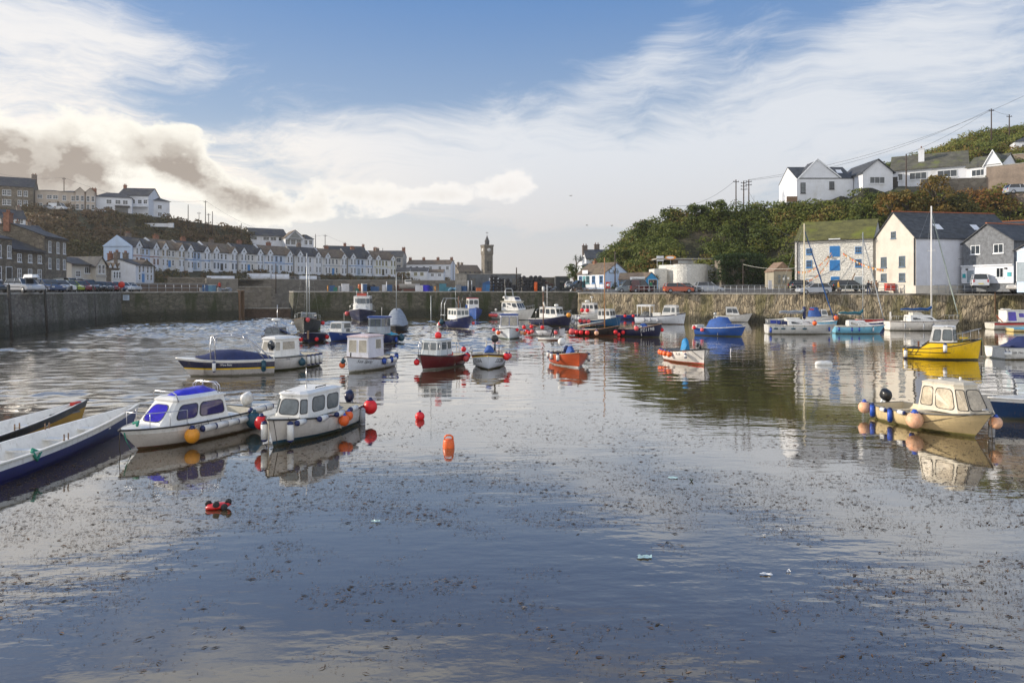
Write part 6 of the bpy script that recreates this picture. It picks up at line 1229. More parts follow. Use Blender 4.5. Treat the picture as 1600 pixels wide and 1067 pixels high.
# SS266
b = Boat('open_fishing_boat', 'white open fishing boat with black registration SS266 and a yellow line, bow towards the camera', 'fishing boat', 'SS266 fishing boat', 766, 578, -2, 5.0, 2.25, .66, .98, hull=paint(214,218,222,.35), stripe=paint(60,26,24), sw=.05, boot=BLK, tw=.8, deck=GREYP, ta=.62, rub=mk('brown_rub_rail', (0,0,0)), rake=.22, full=3.0, bb=.03)
yl = MB(paint(230,190,10))
for sg in (1,-1): g0 = [[(p[0], p[1]+sg*.012, p[2]) for p in (b.pt(t, b.zg(t)-dz, sg) for t in T_)] for dz in (.10,.15)]; yl.grid(g0 if sg < 0 else g0[::-1], False)
yl.build('yellow_line', b.t); b.text('SS266', .34, .80, .60, 1, BLL, ital=.15); b.text('SS266', .34, .80, .60, -1, BLL, ital=.15)
b.cover([(-.9,.4,.8,1.0),(-.4,.5,.8,1.25),(.5,.42,.85,1.2),(.9,.3,.9,1.0)], GREYP, 'engine_box', sag=.01); b.tb('net_hauler', [(.1,.35,.9),(.1,.35,1.75)], .05, BLK); m = MB(BLK); m.lathe([(.2,0),(.24,.06),(.2,.12)], (.05,.35,1.75), 14, 'x'); m.build('hauler_wheel', b.t)
b.cover([(.3,.3,1.0,1.2),(.6,.34,1.0,1.42),(1.0,.25,1.0,1.15)], CANVB, 'blue_bundle', sag=.05); b.tb('post', [(-.3,-.2,.9),(-.3,-.2,1.6)], .04, OFFW); b.tb('post', [(-.6,.6,.7),(-.6,.6,1.3)], .03, BLK); b.ballf(.75, 1, 'red', .2, z=.72) ; b.ballf(.35, 1, 'pink', .16, z=.6)
for v_ in range(3): b.ballf(.3+.1*v_, -1, 'white', .1, z=1.0)
# blue hulled wheelhouse crabber, centre left
b = Boat('crabber', 'bright navy blue fishing boat with a white wheelhouse and a stern gantry frame', 'fishing boat', 'navy crabber with gantry', 731, 515, 38, 7.0, 2.9, .9, 1.75, hull=NAVY2, boot=WHITE, tw=.85, deck=WHITE, ta=.38, rub=BLK, rake=.5, full=2.8, bb=.08)
b.cabin(-1.3, 1.3, 1.05, .92, 1.2, 2.55, rf=.1, ins=.05, mat=WHITE, sides=((.08,.34,.46,.86),(.42,.66,.46,.86),(.72,.94,.46,.86)), front=((.05,.34,.44,.86),(.38,.62,.44,.86),(.66,.95,.44,.86)), glass=GLG, frame=WHITE, rr=.1, roof=OFFW)
b.arch(-3.1, 1.2, .9, 3.9, .05, mat=GALV, name='gantry', dx=1.1); b.tb('gantry_rail', [(-3.2,-1.2,1.7),(-1.6,-1.2,1.7)], .05, GALV); b.tb('mast', [(-.1,0,2.6),(-.1,0,4.2)], .07, mk('brown_mast', (.20,.10,.06), .6)); b.tb('aerial', [(.3,-.6,2.6),(.3,-.6,5.6)], .02, GALV)
b.ballf(.05, -1, 'white', .25, z=.35); b.ballf(.12, -1, 'red', .22, z=.6); b.ballf(.24, -1, 'teal', .3, z=.8); b.ballf(.92, 1, 'pink', .2, z=.8); b.outboard(.5, .5, BLK, 1.)
b.text('Girl Ann', .2, .72, .86, -1, WHL)
# blue trawler at the quay
b = Boat('trawler', 'small blue trawler with a red trimmed white wheelhouse moored to the middle quay', 'trawler', 'blue trawler', 745, 500.5, 20, 9.5, 3.4, 1.3, 2.2, hull=ROYAL, tw=.85, deck=BLUE, ta=.3, rub=BLUE, full=2.8, boot=BLK)
b.cabin(-.2, 2.0, 1.0, .9, 1.9, 3.7, rf=.15, ins=.05, mat=WHITE, sides=((.15,.45,.45,.8),(.55,.85,.45,.8)), front=((.08,.45,.45,.82),(.55,.92,.45,.82)), roof=REDP, glass=GL); b.arch(-3.6, 1.3, 1.3, 4.2, .07, mat=BLK, name='gantry', dx=.5); b.tb('mast', [(-.8,0,2),(-.8,0,6.2)], .07, BLK); b.tb('derrick', [(-.8,0,4),(-4,0,4.3)], .05, BLK); b.ballf(.2, -1, 'red', .3); b.ballf(.1, -1, 'white', .35); b.cover([(-4,1.2,1.2,1.5),(-2.5,1.3,1.2,2.4),(-1.2,1.0,1.2,1.6)], mk('net_heap', (.05,.05,.06), .95, .5, 3, bump=.1), 'net_heap', sag=.15); b.bx('fish_hold', .2, 1.0, -1.2, -.5, 1.8, 2.6, ROYAL)
# blue framed windows boat
b = Boat('cuddy_boat', 'white boat with a blue framed windscreen and orange tyres of buoys, bow towards the camera', 'motor boat', 'blue framed white boat', 799, 531, -3, 5.6, 2.6, .68, 1.12, hull=paint(206,212,216), boot=paint(150,170,170), tw=.82, deck=WHITE, ta=.42, rub=BLK, rake=.35, full=3.2)
b.cabin(-.5, 1.1, .95, .85, .95, 2.15, rf=.22, ins=.08, mat=WHITE, sides=((.1,.45,.25,.85),(.55,.9,.25,.85)), front=((.04,.48,.22,.90),(.52,.96,.22,.90)), frame=BLUE, glass=GLP, roof=BLUE, rr=.12, rt=.1)
b.text('Ross', .2, .84, .7, -1, NAVT)
b.ballf(.8, 1, 'peach', .2, z=.62); b.ballf(.84, -1, 'orange', .19, z=.62); b.ballf(.62, 1, 'orange', .2, z=.5); b.ballf(.9, 1, 'red', .14, z=.9); b.ballf(.55, -1, 'red', .16, z=.8)
# white motor cruiser at the quay
b = Boat('motor_cruiser', 'big white flybridge motor cruiser with a radar arch moored to the middle quay', 'motor cruiser', 'white flybridge cruiser', 828, 500.5, 58, 10.0, 3.4, 1.35, 2.1, hull=WHITE, tw=.9, deck=WHITE, ta=.35, rub=paint(120,116,100), rake=1.5, full=2.5, boot=paint(170,176,180))
b.cabin(-2.4, 1.9, 1.35, 1.1, 1.6, 3.1, rf=.9, ins=.12, mat=WHITE, sides=((.06,.28,.4,.85),(.34,.62,.4,.85),(.68,.96,.4,.85)), front=((.04,.32,.3,.85),(.36,.64,.3,.85),(.68,.96,.3,.85)), glass=GL, frame=WHITE, roof=mk('cream_edge_roof', (.62,.56,.42), .5), ov=.15, rt=.12, rr=.1)
b.cabin(-1.9, .9, 1.1, .85, 3.2, 3.95, rf=.6, ins=.1, mat=WHITE, name='flybridge', front=((.1,.9,.45,.9),), glass=CANVN); b.arch(-1.5, 1.1, 3.6, 5.4, .12, mat=GALV, lean=-.2, name='radar_arch'); m = MB(WHITE); m.lathe([(.5,0),(.55,.1),(.5,.35),(.2,.4)], (-2.6,0,3.7), 12); m.build('radar', b.t); b.tb('aerial', [(-1.6,-1.0,4),(-1.9,-1.0,7)], .03, OFFW); b.rail(.45, .55, n=6); b.outboard(0, .3, WHITE)
for t in (0,.05,.11,.17): b.ballf(t, -1, 'pink' if t > .04 else 'orange', .25, z=.75)
# navy motor sailer
b = Boat('motor_sailer', 'navy hulled boat with a long white wheelhouse and an orange bow buoy, centre', 'motor boat', 'navy and white wheelhouse boat', 884, 510, 60, 6.8, 2.6, .85, 1.55, hull=NAVY, tw=.85, deck=WHITE, ta=.3, rub=WHITE, rake=.5, full=2.6)
b.cabin(-1.6, 1.5, .95, .80, 1.05, 2.3, rf=.35, ins=.08, mat=WHITE, sides=((.04,.18,.45,.85),(.22,.32,.45,.85),(.38,.60,.4,.85),(.68,.92,.4,.85)), front=((.06,.46,.4,.86),(.54,.94,.4,.86)), glass=GL, rr=.2); m = MB(WHITE); m.lathe([(.26,0),(.3,.06),(.26,.22),(.1,.26)], (.6,.1,2.5), 12); m.use(WHITE); m.build('radar', b.t); b.rail(.55, .5, n=4); b.tb('mast', [(-1.0,0,2.3),(-1.0,0,5.2)], .04, WHITE)
b.ballf(.97, -1, 'amber', .28, z=1.45); b.ballf(.98, 1, 'grey', .3, z=.55); b.arch(-2.3, .9, .9, 2.1, .03, name='stern_frame')
# white working boat with brown mast (tender alongside)
b = Boat('working_boat', 'white half decked fishing boat with a brown mast and many red buoys along its side', 'fishing boat', 'white boat with brown mast', 872, 527, 48, 5.8, 2.3, .62, 1.0, hull=paint(206,208,214), tw=.85, deck=GREYP, ta=.55, rub=BLK, rake=.3, full=2.8)
b.mast(-.8, .4, 4.4, .07, mat=mk('brown_mast', (0,0,0)), stays=False, spread=0); m = MB(WHITE); m.tube([(-.8,0,4.75),(-.8,0,5.3)], .14, 8); m.build('mast_head_lamp', b.t); b.tb('stay', [(-.8,0,4.7),(-2.6,0,.9)], .02, BLK); b.tb('stay', [(-.8,0,4.7),(2.4,0,1.0)], .012, BLK); b.tb('mast_cloth', [(-.75,0,3.6),(-.55,0,3.2),(-.6,0,2.9)], .1, OFFW)
b.cover([(-2.2,.5,.6,.8),(-1.2,.6,.6,1.2),(0,.6,.6,1.15),(.8,.4,.6,.9)], mk('gear_heap', (.12,.13,.14), .9, .5, 3, bump=.08), 'gear_heap', sag=.1); b.tb('spar', [(-2.9,-.5,1.3),(-.9,-.3,.9)], .04, VARN); b.text('FY41', .24, .72, .72, -1, NAVT)
for t, z, c_ in ((.02,.9,'red'),(.12,.45,'red'),(.2,.35,'red'),(.3,.5,'pink'),(.28,1.0,'red'),(.6,1.0,'red'),(.88,.5,'pink')): b.ballf(t, -1, c_, .19, z=z)
b = Boat('dinghy', 'low white dinghy alongside with a person in black leaning over it', 'dinghy', 'white tender', 873, 532.5, 74, 3.6, 1.3, .3, .45, hull=WHITE, boot=AFR, tw=.85, inner=GREYP, rub=WHITE, rake=.3)
# orange varnished clinker
b = Boat('clinker_boat', 'orange varnished clinker boat with white fenders all round, in the centre', 'clinker boat', 'orange clinker boat', 897, 575, 30, 4.3, 2.1, .66, .98, hull=CLINK, boot=mk('white_grey_boot', (.5,.5,.5), .5, .2, 4), rub=mk('pale_rub_rail', (.45,.27,.15), .5), tw=.82, rake=.2, inner=mk('dark_inside', (.05,.05,.06), .8), full=3.2, bb=.03)
b.thwarts((.25,.5,.7), VARN); b.cover([(-.3,.3,.6,.9),(.1,.36,.7,1.3),(.5,.2,.7,1.0)], CANVB, 'blue_bundle', sag=.06); m = MB(FC['white']); m.ball((-.9,-.3,1.45), .26); m.use(GALV); m.tube([(-.9,-.3,.5),(-.9,-.3,1.25)], .03, 5); m.build('white_marker', b.t); b.tb('outboard_bundle', [(-1.4,.1,.7),(-1.1,.1,1.05),(-.8,.0,.9)], .17, CANVN); b.tb('bitt', [(1.75,0,.9),(1.75,0,1.12)], .05, BLK)
for t, sg in ((.15,-1),(.4,-1),(.68,-1),(.76,1),(.55,1)): b.cylf(t, sg, 'white', .10, .46, z=.58)
# white cruiser behind, centre right
b = Boat('motor_cruiser', 'white motor cruiser with rooftop radar, half hidden behind the teal blue boat', 'motor cruiser', 'white radar cruiser', 957, 501, 66, 8.5, 2.9, .9, 1.7, hull=WHITE, tw=.88, deck=WHITE, ta=.3, rub=OFFW, rake=.8, full=2.6)
b.cabin(-.9, 2.4, 1.15, 1.0, 1.2, 3.1, rf=.5, ins=.1, mat=WHITE, sides=((.05,.3,.5,.85),(.36,.6,.5,.85),(.66,.92,.5,.85)), front=((.1,.9,.45,.85),), glass=GL, frame=WHITE, rr=.1, roof=OFFW); m = MB(WHITE); m.lathe([(.5,0),(.55,.1),(.5,.3),(.2,.35)], (-.1,0,3.3), 12); m.tube([(1.0,0,3.2),(1.0,0,4.2)], .1, 8); m.lathe([(.35,0),(.35,.2)], (1.0,0,4.1), 12); m.build('radar', b.t); b.ballf(.3, -1, 'grey', .32, z=.45); b.ballf(.36, -1, 'white', .3, z=.4)
for t in (.45,.6): b.ballf(t, -1, 'red', .28, z=1.85)
# blue hull white cabin
b = Boat('wheelhouse_boat', 'teal blue fishing boat with a low white wheelhouse forward, right of centre', 'fishing boat', 'teal blue fishing boat', 966, 511, 68, 6.6, 2.5, .75, 1.35, hull=paint(16,80,120), tw=.85, deck=WHITE, ta=.42, rub=BLK, rake=.35, full=2.7, boot=BLK)
b.cabin(-.2, 2.0, .95, .85, 1.0, 2.15, rf=.25, ins=.06, mat=WHITE, sides=((.06,.26,.42,.85),(.36,.6,.42,.85),(.7,.92,.42,.85)), front=((.06,.46,.4,.85),(.54,.94,.4,.85)), glass=GL, rr=.15, roof=OFFW)
for t in (.03,.15,.27): b.ballf(t, -1, 'pink' if t > .1 else 'red', .24, z=.7)
b.tb('aerial', [(.5,.2,2.2),(.3,.2,4.2)], .02, WHITE)
# black hulled gaffer
b = Boat('gaff_boat', 'black hulled sailing boat with a tall orange brown mast and red buoys', 'sailing boat', 'black boat with brown mast', 967, 526, 68, 7.2, 2.3, .62, 1.15, hull=paint(30,24,26), tw=.7, deck=mk('teak_deck', (.22,.15,.10), .7, .3, 4), ta=.5, rub=VARN, rake=.35, full=2.5, boot=AFR)
b.mast(1.2, .6, 7.6, .09, mat=mk('orange_mast', (.45,.22,.08), .5, .15, 3, stretch=(6,6,1)), stays=False, spread=0); b.tb('gaff_spar', [(1.0,0,1.55),(-3.6,0,1.0)], .05, OFFW); b.tb('gaff_spar', [(1.1,.1,1.35),(-3.4,.1,.85)], .05, VARN); b.tb('rigging', [(1.2,0,8.0),(3.5,0,1.2)], .01, GALV); b.tb('rigging', [(1.2,0,7.8),(.9,-1,.9)], .01, GALV); b.tb('rigging', [(1.2,0,7.8),(-3.4,0,.8)], .01, GALV)
b.ballf(-.02, -1, 'pink', .33, z=.42); b.ballf(.04, 1, 'red', .2, z=.5)
for t, c_ in ((.1,'red'),(.22,'red'),(.38,'red'),(.60,'peach')): b.ballf(t, -1, c_, .22, z=.40)
b.ballf(.96, -1, 'red', .2, z=.5); b.ballf(.98, 1, 'red', .2, z=.2)
# PZ1198
b = Boat('open_fishing_boat', 'navy blue open fishing boat with white registration PZ1198', 'fishing boat', 'PZ1198 fishing boat', 1029, 527, 66, 5.0, 2.0, .66, 1.25, hull=NAVY, tw=.8, deck=mk('dull_white_deck', (.5,.47,.45), .7, .2, 3), ta=.62, rub=mk('pale_rub_rail', (0,0,0)), rake=.3, full=2.7, inner=GREYP)
b.text('PZ1198', .42, .74, .72, -1, WHL, ital=.1); b.cover([(-.2,.25,.7,.95),(.1,.35,.7,1.2),(.5,.3,.7,1.25),(.8,.2,.8,1.0)], CANVB, 'blue_bundle', sag=.06); b.bx('net_bin', -.6, .3, -.3, .3, .5, .98, OFFW); b.arch(-1.9, .6, .6, 1.05, .02, mat=BLK, name='stern_frame', dx=.5)
for t, z in ((.02,.45),(.0,.12),(.22,.38)): b.ballf(t, -1, 'red', .19, z=z)
b.ballf(.55, -1, 'pink', .22, z=.80); b.ballf(.97, 1, 'red', .18, z=.65)
# long white fishing boat, navy trim
b = Boat('fishing_launch', 'long white fishing boat with navy trim, forward wheelhouse and an open stern shelter', 'fishing boat', 'long white fishing boat', 1069, 507, 73, 6.9, 2.5, .95, 1.5, hull=paint(212,216,222,.35), stripe=NAVY, sw=.06, boot=AFR, tw=.88, deck=WHITE, ta=.48, rub=NAVY, rake=.3, full=2.7, bb=.03)
b.cabin(.3, 2.4, .95, .80, 1.1, 2.35, rf=.1, ra=.4, ins=.06, mat=WHITE, sides=((.04,.56,.38,.84),(.64,.88,.38,.84)), front=((.06,.3,.36,.84),(.36,.64,.36,.84),(.7,.94,.36,.84)), frame=WHITE, glass=GLG, rr=.1, ov=.03)
b.cabin(-3.2, -1.2, .95, .95, 2.25, 2.4, mat=WHITE, name='shelter_roof', rf=0)
for x in (-3.1,-1.3):
    for y in (-.9,.9): b.tb('shelter_post', [(x,y,.9),(x,y,2.3)], .06, WHITE)
b.cover([(-3.0,.4,.9,1.1),(-2.4,.5,.9,1.7),(-1.6,.5,.9,1.6),(-1.0,.4,.9,1.1)], mk('gear_heap', (0,0,0)), 'gear_heap', sag=.12); b.bx('bulwark_panel', -.9, .2, -.95, -.85, .9, 1.5, WHITE)
for t in (.22,.34,.5): b.ballf(t, -1, 'grey', .2, z=.5)
# royal blue covered boat
b = Boat('covered_boat', 'royal blue hulled cabin boat tented under a blue canvas cover', 'motor boat', 'blue canvas covered boat', 1157, 526, 68, 4.9, 2.05, .72, .98, hull=ROYAL, boot=paint(100,120,60), tw=.88, deck=WHITE, ta=.5, rub=WHITE, rake=.55, full=2.5, bb=.03)
b.cover([(-1.35,.75,.75,.95),(-1.1,.85,.78,1.5),(-.2,.85,.82,1.78),(.55,.8,.86,1.74),(.95,.75,.9,1.15),(1.8,.5,.95,1.12),(2.15,.2,1.0,1.02)], CANVB, sag=.07); b.rail(.68, .28, n=2); b.bx('swim_platform', -2.7, -2.2, -.8, .8, .55, .95, WHITE)
b.ballf(.02, -1, 'red', .17, z=.72); b.ballf(.2, -1, 'pink', .18, z=.55)
# white cruiser behind
b = Boat('motor_cruiser', 'white sports cruiser with a low windscreen against the sunlit quay wall', 'motor cruiser', 'white sports cruiser', 1172, 503.5, 74, 5.8, 2.3, .85, 1.3, hull=WHITE, tw=.9, deck=WHITE, ta=.4, rub=OFFW, rake=.9, full=2.4)
b.cabin(-1.3, .9, .95, .8, 1.05, 2.1, rf=.5, mat=WHITE, sides=((.1,.5,.35,.85),(.56,.92,.3,.85)), front=((.06,.94,.3,.85),), glass=GL, rr=.15); b.text('Sunray', .14, .7, .75, -1, NAVT); b.outboard(0, .3, GALV)
b = Boat('dinghy', 'dark maroon flat dinghy moored in the shadow below the quay wall', 'dinghy', 'maroon dinghy', 1098, 497, 80, 5.0, 2.0, .9, 1.3, hull=paint(60,26,30), tw=.8, inner=BLK, rub=OFFW); b.thwarts((.3,.6))
b = Boat('workboat', 'small red and blue workboat with an open blue frame wheelhouse by the quay wall', 'workboat', 'red and blue workboat', 1212, 500.5, 72, 5.4, 2.2, .9, 1.3, hull=REDP, stripe=BLUE, sw=.3, tw=.88, rub=BLUE, inner=BLUE, deck=BLUE, ta=.6)
b.cabin(-.9, .7, .85, .8, 1.1, 2.5, mat=BLUE, sides=((.06,.45,.3,.92),(.52,.94,.3,.92)), front=((.06,.46,.3,.92),(.54,.94,.3,.92)), roof=BLUE, frame=BLUE, glass=GL, rr=.1); m = MB(FC['red']); m.ball((-.1,0,2.85), .28); m.build('roof_buoy', b.t)
for t in (.3,.45): b.ballf(t, -1, 'red', .25, z=.7)
# FL18
b = Boat('clinker_boat', 'small white open boat with red bottom, letters FL18 and a turquoise sheeted engine', 'clinker boat', 'FL18 open boat', 1086, 571, 24, 4.1, 2.05, .68, 1.0, hull=paint(220,214,206,.35), stripe=BLK, sw=.02, boot=paint(190,36,20), tw=.8, inner=GREYP, rub=BLK, rake=.12, full=3.2, bb=.08)
b.thwarts((.3,.62)); b.cover([(-.75,.2,.6,1.0),(-.6,.26,.6,1.45),(-.3,.26,.6,1.5),(-.1,.2,.6,1.1)], CANVT, 'engine_sheet', sag=.04); b.tb('bitt', [(1.5,0,.95),(1.5,0,1.2)], .07, BLK); b.tb('cleat', [(.7,.25,1.0),(.7,.25,1.2)], .09, BLK); b.text('FL18', .22, .62, .72, -1, BLL); b.text('Jenna', .1, .76, .9, -1, REDL); b.text('Jenna', .1, .78, .9, 1, REDL)
b.tb('mooring_bridle', [b.pt(.86, .9, -1, .03), b.pt(.985, .35, -1, .04)], .014, ROPED); b.tb('mooring_bridle', [b.pt(.86, .9, 1, .03), b.pt(.985, .35, 1, .04)], .014, ROPED); b.tb('anchor_line', [b.pt(.995, .9, 1, .03), b.pt(.985, -.05, 1, .05)], .02, ROPED)
for t in (.03,.14,.28,.44): b.ballf(t, -1, 'orange', .17, z=.5)
b.cylf(.80, -1, 'white', .1, .3, z=.52)
# yachts
b = Boat('yacht', 'silver white yacht with a black fish emblem, left of the three yachts', 'yacht', 'silver yacht', 1297, 522, 80, 7.2, 2.5, .95, 1.05, hull=paint(202,202,198,.35), stripe=OFFW, sw=.06, boot=paint(190,184,170,key='e'), tw=.72, deck=WHITE, ta=.3, rub=OFFW, rake=.7, full=2.2, bb=.03)
b.cabin(-1.5, 1.9, .78, .55, .98, 1.42, rf=.9, ins=.12, mat=WHITE, sides=((.12,.46,.3,.75),(.56,.8,.3,.7)), front=((.2,.8,.3,.8),), glass=GLD, rr=.3, ov=.0); b.cabin(-1.6, .3, .5, .45, 1.42, 1.62, mat=WHITE, name='hatch_garage', rf=.5)
b.mast(.35, 1.4, 10.3, .075, mat=mk('cream_spar', (.72,.62,.42), .45, .06), boom=2.6, cover=CANVG, furl=SAILB, spread=.7); b.tb('mast_boot', [(.35,0,1.6),(.35,0,2.9)], .16, CANVN); b.rail(.05, .5, t1=.2, n=2, name='pushpit'); b.rail(.82, .5, n=2, name='pulpit'); b.bx('dodger', -3.4, -2.4, -.95, -.9, 1.15, 1.5, mk('blue_dodger', (.03,.06,.35), .7)); b.bx('sail_bag', -2.4, -1.4, -.4, .4, 1.0, 1.35, CANVN)
m = MB(BLL)
fish = [(-.55,.0),(-.42,.10),(-.3,.02),(.15,.10),(.22,.26),(.3,.08),(.55,.0),(.3,-.06),(-.1,-.06),(-.3,-.03),(-.45,-.08)]; tt = .80; x0 = b.L*(tt-.5)-.35
m.add([(x0+u*.95, b.pt(min(.98, (x0+u*.95)/b.L+.53), .62+v*.8, -1)[1]-.02, .62+v*.8) for u, v in fish], [tuple(range(len(fish)))]); m.build('fish_emblem', b.t)
for t in (.1,.2,.34,.5): b.cylf(t, -1, 'teal', .08, .42, z=.62, horiz=True)
b.cylf(.03, -1, 'blue', .1, .6, z=.45); b.cylf(.88, -1, 'blue', .09, .45, z=.55); b.ballf(.64, -1, 'orange', .22, z=1.22)
b = Boat('yacht', 'light blue sailing yacht with a teal sail cover, middle of the three yachts', 'yacht', 'light blue yacht', 1373, 521.5, 80, 5.9, 2.2, .78, 1.0, hull=LBLUE, stripe=OFFW, sw=.04, boot=paint(190,200,196,key='f'), tw=.72, deck=WHITE, ta=.3, rub=OFFW, rake=.8, full=2.2, bb=.05)
b.cabin(-1.4, 1.3, .72, .5, .86, 1.32, rf=.8, ins=.1, mat=WHITE, sides=((.12,.42,.25,.8),(.5,.8,.25,.7)), glass=GLP, rr=.3, ov=.0); b.mast(.4, 1.25, 9.6, .06, mat=GALV, boom=2.8, cover=mk('teal_sail_cover', (.01,.11,.15), .8, .2, 4), spread=.6, furl=GALV); b.rail(.8, .45, n=2, name='pulpit')
for t in (.06,.30,.44): b.cylf(t, -1, 'blue', .08, .42, z=.5)
b.cylf(.72, -1, 'white', .07, .5, z=.5)
b = Boat('yacht', 'white yacht with the tallest mast and a deep blue sail cover', 'yacht', 'white yacht', 1497, 516.5, 82, 8.6, 2.8, 1.05, 1.25, hull=paint(222,216,206,.35), boot=paint(30,60,40), tw=.6, deck=WHITE, ta=.25, rub=mk('brown_rub_rail', (0,0,0)), rake=1.0, full=2.1, bb=.03)
b.cabin(-1.9, 1.4, .95, .7, 1.1, 1.7, rf=.8, ins=.14, mat=WHITE, sides=((.1,.9,.3,.62),), glass=GLD, rr=.4, ov=.0); b.cabin(-1.5, .2, .6, .5, 1.7, 2.0, mat=OFFW, name='coachroof', rf=.6)
b.mast(.95, 1.5, 12.8, .10, mat=mk('white_spar', (.72,.70,.66), .4, .05), boom=3.6, cover=SAILB, spread=.9, furl=mk('sage_furler', (.33,.38,.34), .7)); b.rail(.02, .55, t1=.22, n=2, name='pushpit'); b.rail(.8, .55, n=2, name='pulpit'); b.tb('stern_post', [(-3.6,.6,1.1),(-3.6,.6,2.1)], .1, WHITE)
for t in (.18,.42,.56): b.cylf(t, -1, 'grey', .09, .6, z=.55)
# yellow boat
b = Boat('fishing_launch', 'bright yellow hulled boat with a white wheelhouse over its own yellow reflection', 'fishing boat', 'yellow boat', 1530, 563, 64, 6.3, 2.3, .62, 1.28, hull=YEL, boot=paint(84,78,66), tw=.85, deck=OFFW, ta=.36, rub=BLK, rake=.35, full=2.4, bb=.05)
m = MB(YEL); T2 = [.40+.55*i/10 for i in range(11)]
b.cabin(-1.0, 1.25, .85, .72, .95, 1.90, rf=.15, ra=.30, ins=.09, mat=WHITE, fc=.3, fw=.7, sides=((.12,.44,.18,.86),(.54,.96,.22,.86)), facet=((.1,.9,.22,.86),), front=((.05,.48,.2,.86),(.52,.95,.2,.86)), glass=GLG, rr=.2, ov=.03)
m = MB(YEL)
for sg in (1,-1): m.grid([[(p[0], p[1]+sg*.02, z) for p, z in ((b.pt(t, b.zg(t)-.04, sg), (b.zg(t)-.1 if k == 0 else b.zg(t)+(.34*(1-((t-.34)/.62)) if t > .34 else max(0, (t-.22)/.12)*.34))) for t in [.22+.74*i/16 for i in range(17)])] for k in (0,1)], False)
m.use(BLK)
for sg in (1,-1): m.tube([(b.pt(t, b.zg(t)-.04, sg)[0], b.pt(t, b.zg(t)-.04, sg)[1]+sg*.02, b.zg(t)+(.34*(1-((t-.34)/.62)) if t > .34 else max(0, (t-.22)/.12)*.34)) for t in [.22+.74*i/16 for i in range(17)]], .028, 5)
m.build('raised_bulwark', b.t)
for t0, t1, zf in ((.0,.62,.62),(.0,.24,.36)): b.tb('rubbing_strake', [tuple(x+(0 if i != 1 else -.015) for i, x in enumerate(b.pt(t0+(t1-t0)*k/8, b.zg(.1)*zf+.05*k/8, -1))) for k in range(9)], .022, BLK)
for k in range(3): b.tb('rubbing_strake', [(lambda p: (p[0], p[1]-.015, p[2]))(b.pt(.02+.07*k, .25, -1)), (lambda p: (p[0], p[1]-.015, p[2]))(b.pt(.07+.07*k, .58, -1))], .018, BLK)
b.bx('stem_band', b.L*.485, b.L*.5, -.03, .03, .3, 1.28, BLK); b.rail(.66, .62, n=3); b.bx('yellow_tray', .9+.5, 2.1, -.3, .2, 1.26, 1.34, YEL); b.tb('handrail', [(.2,-.7,1.95),(.7,-.7,1.98),(1.0,-.6,1.9)], .02, STEEL); b.bx('hauler', -2.0, -1.85, -.1, .1, .4, 1.0, mk('rust', (.18,.08,.05), .9, .4, 5)); b.tb('outboard_bundle', [(-1.6,-.3,.65),(-1.2,-.3,.75)], .16, BLK); b.cover([(-2.9,.7,.5,.6),(-2.3,.8,.5,.72),(-1.6,.8,.5,.66)], RUBR, 'dark_sheet')
b.cylf(.55, -1, 'white', .11, .6, z=.72); b.cylf(.04, -1, 'white', .11, .6, z=.3); b.tb('mooring_line', [(3.1,-.1,1.3),(3.3,-.3,.6),(3.35,-.4,-.05)], .012, ROPEG); b.tb('bow_line', [(2.2,-.35,1.35),(1.2,-.95,1.0),(.9,-1.05,.9)], .012, ROPEG)
# white speedboat at right edge
b = Boat('speedboat', 'white cuddy speedboat under a navy cover, cut by the right edge behind the yellow boat', 'speedboat', 'navy covered speedboat', 1640, 560, 88, 5.6, 2.2, .72, .95, hull=WHITE, boot=paint(170,130,60), tw=.9, deck=WHITE, ta=.5, rub=WHITE, rake=.8, full=2.5, bb=.03)
b.cover([(-2.0,.8,.8,.95),(-1.2,1.0,.82,1.45),(.2,.95,.86,1.62),(.9,.85,.9,1.2)], CANVN); b.bx('cockpit_side', -1.5, -.3, -1.07, -.95, .72, 1.15, WHITE); b.text('SSR 79612', .2, .14, .62, -1, BLL); b.cylf(.34, -1, 'white', .1, .5, z=.4); b.cylf(.56, -1, 'blue', .14, .5, z=.5)
for t in (-.02,.02): b.ballf(t, -1, 'white', .14, z=.4)
# red and white boat under the wall at the right
b = Boat('motor_boat', 'white cabin boat with red stripe and blue tinted windows near the right edge', 'motor boat', 'red striped cabin boat', 1655, 515, 84, 6.6, 2.5, .9, 1.35, hull=paint(200,196,186), stripe=REDP, sw=.26, tw=.88, deck=WHITE, ta=.25, rub=NAVY, rake=.5)
b.cabin(-1.9, .8, 1.0, .85, 1.0, 2.5, rf=.3, mat=WHITE, sides=((.04,.38,.1,.9),(.5,.72,.42,.78),(.8,.94,.35,.85)), front=((.06,.94,.4,.85),), glass=GLB, frame=WHITE, rr=.1); b.tb('dan_pole', [(-2.2,-.6,1.0),(-3.0,-.9,1.9),(-2.7,-.9,1.2)], .05, FC['orange']); m = MB(WHITE); m.box(-2.0, -1.2, -.3, .3, 2.65, 2.75); m.tube([(-1.6,0,2.5),(-1.6,0,2.7)], .04, 5); m.build('roof_box', b.t)
b = Boat('dinghy', 'flaking pale blue and cream dinghy beside the red striped cabin boat', 'dinghy', 'pale blue and cream dinghy', 1620, 518, 88, 4.6, 1.8, .42, .6, hull=paint(210,184,120), stripe=LBLUE, sw=.14, tw=.8, inner=LBLUE, rub=LBLUE); b.thwarts((.3,.6))
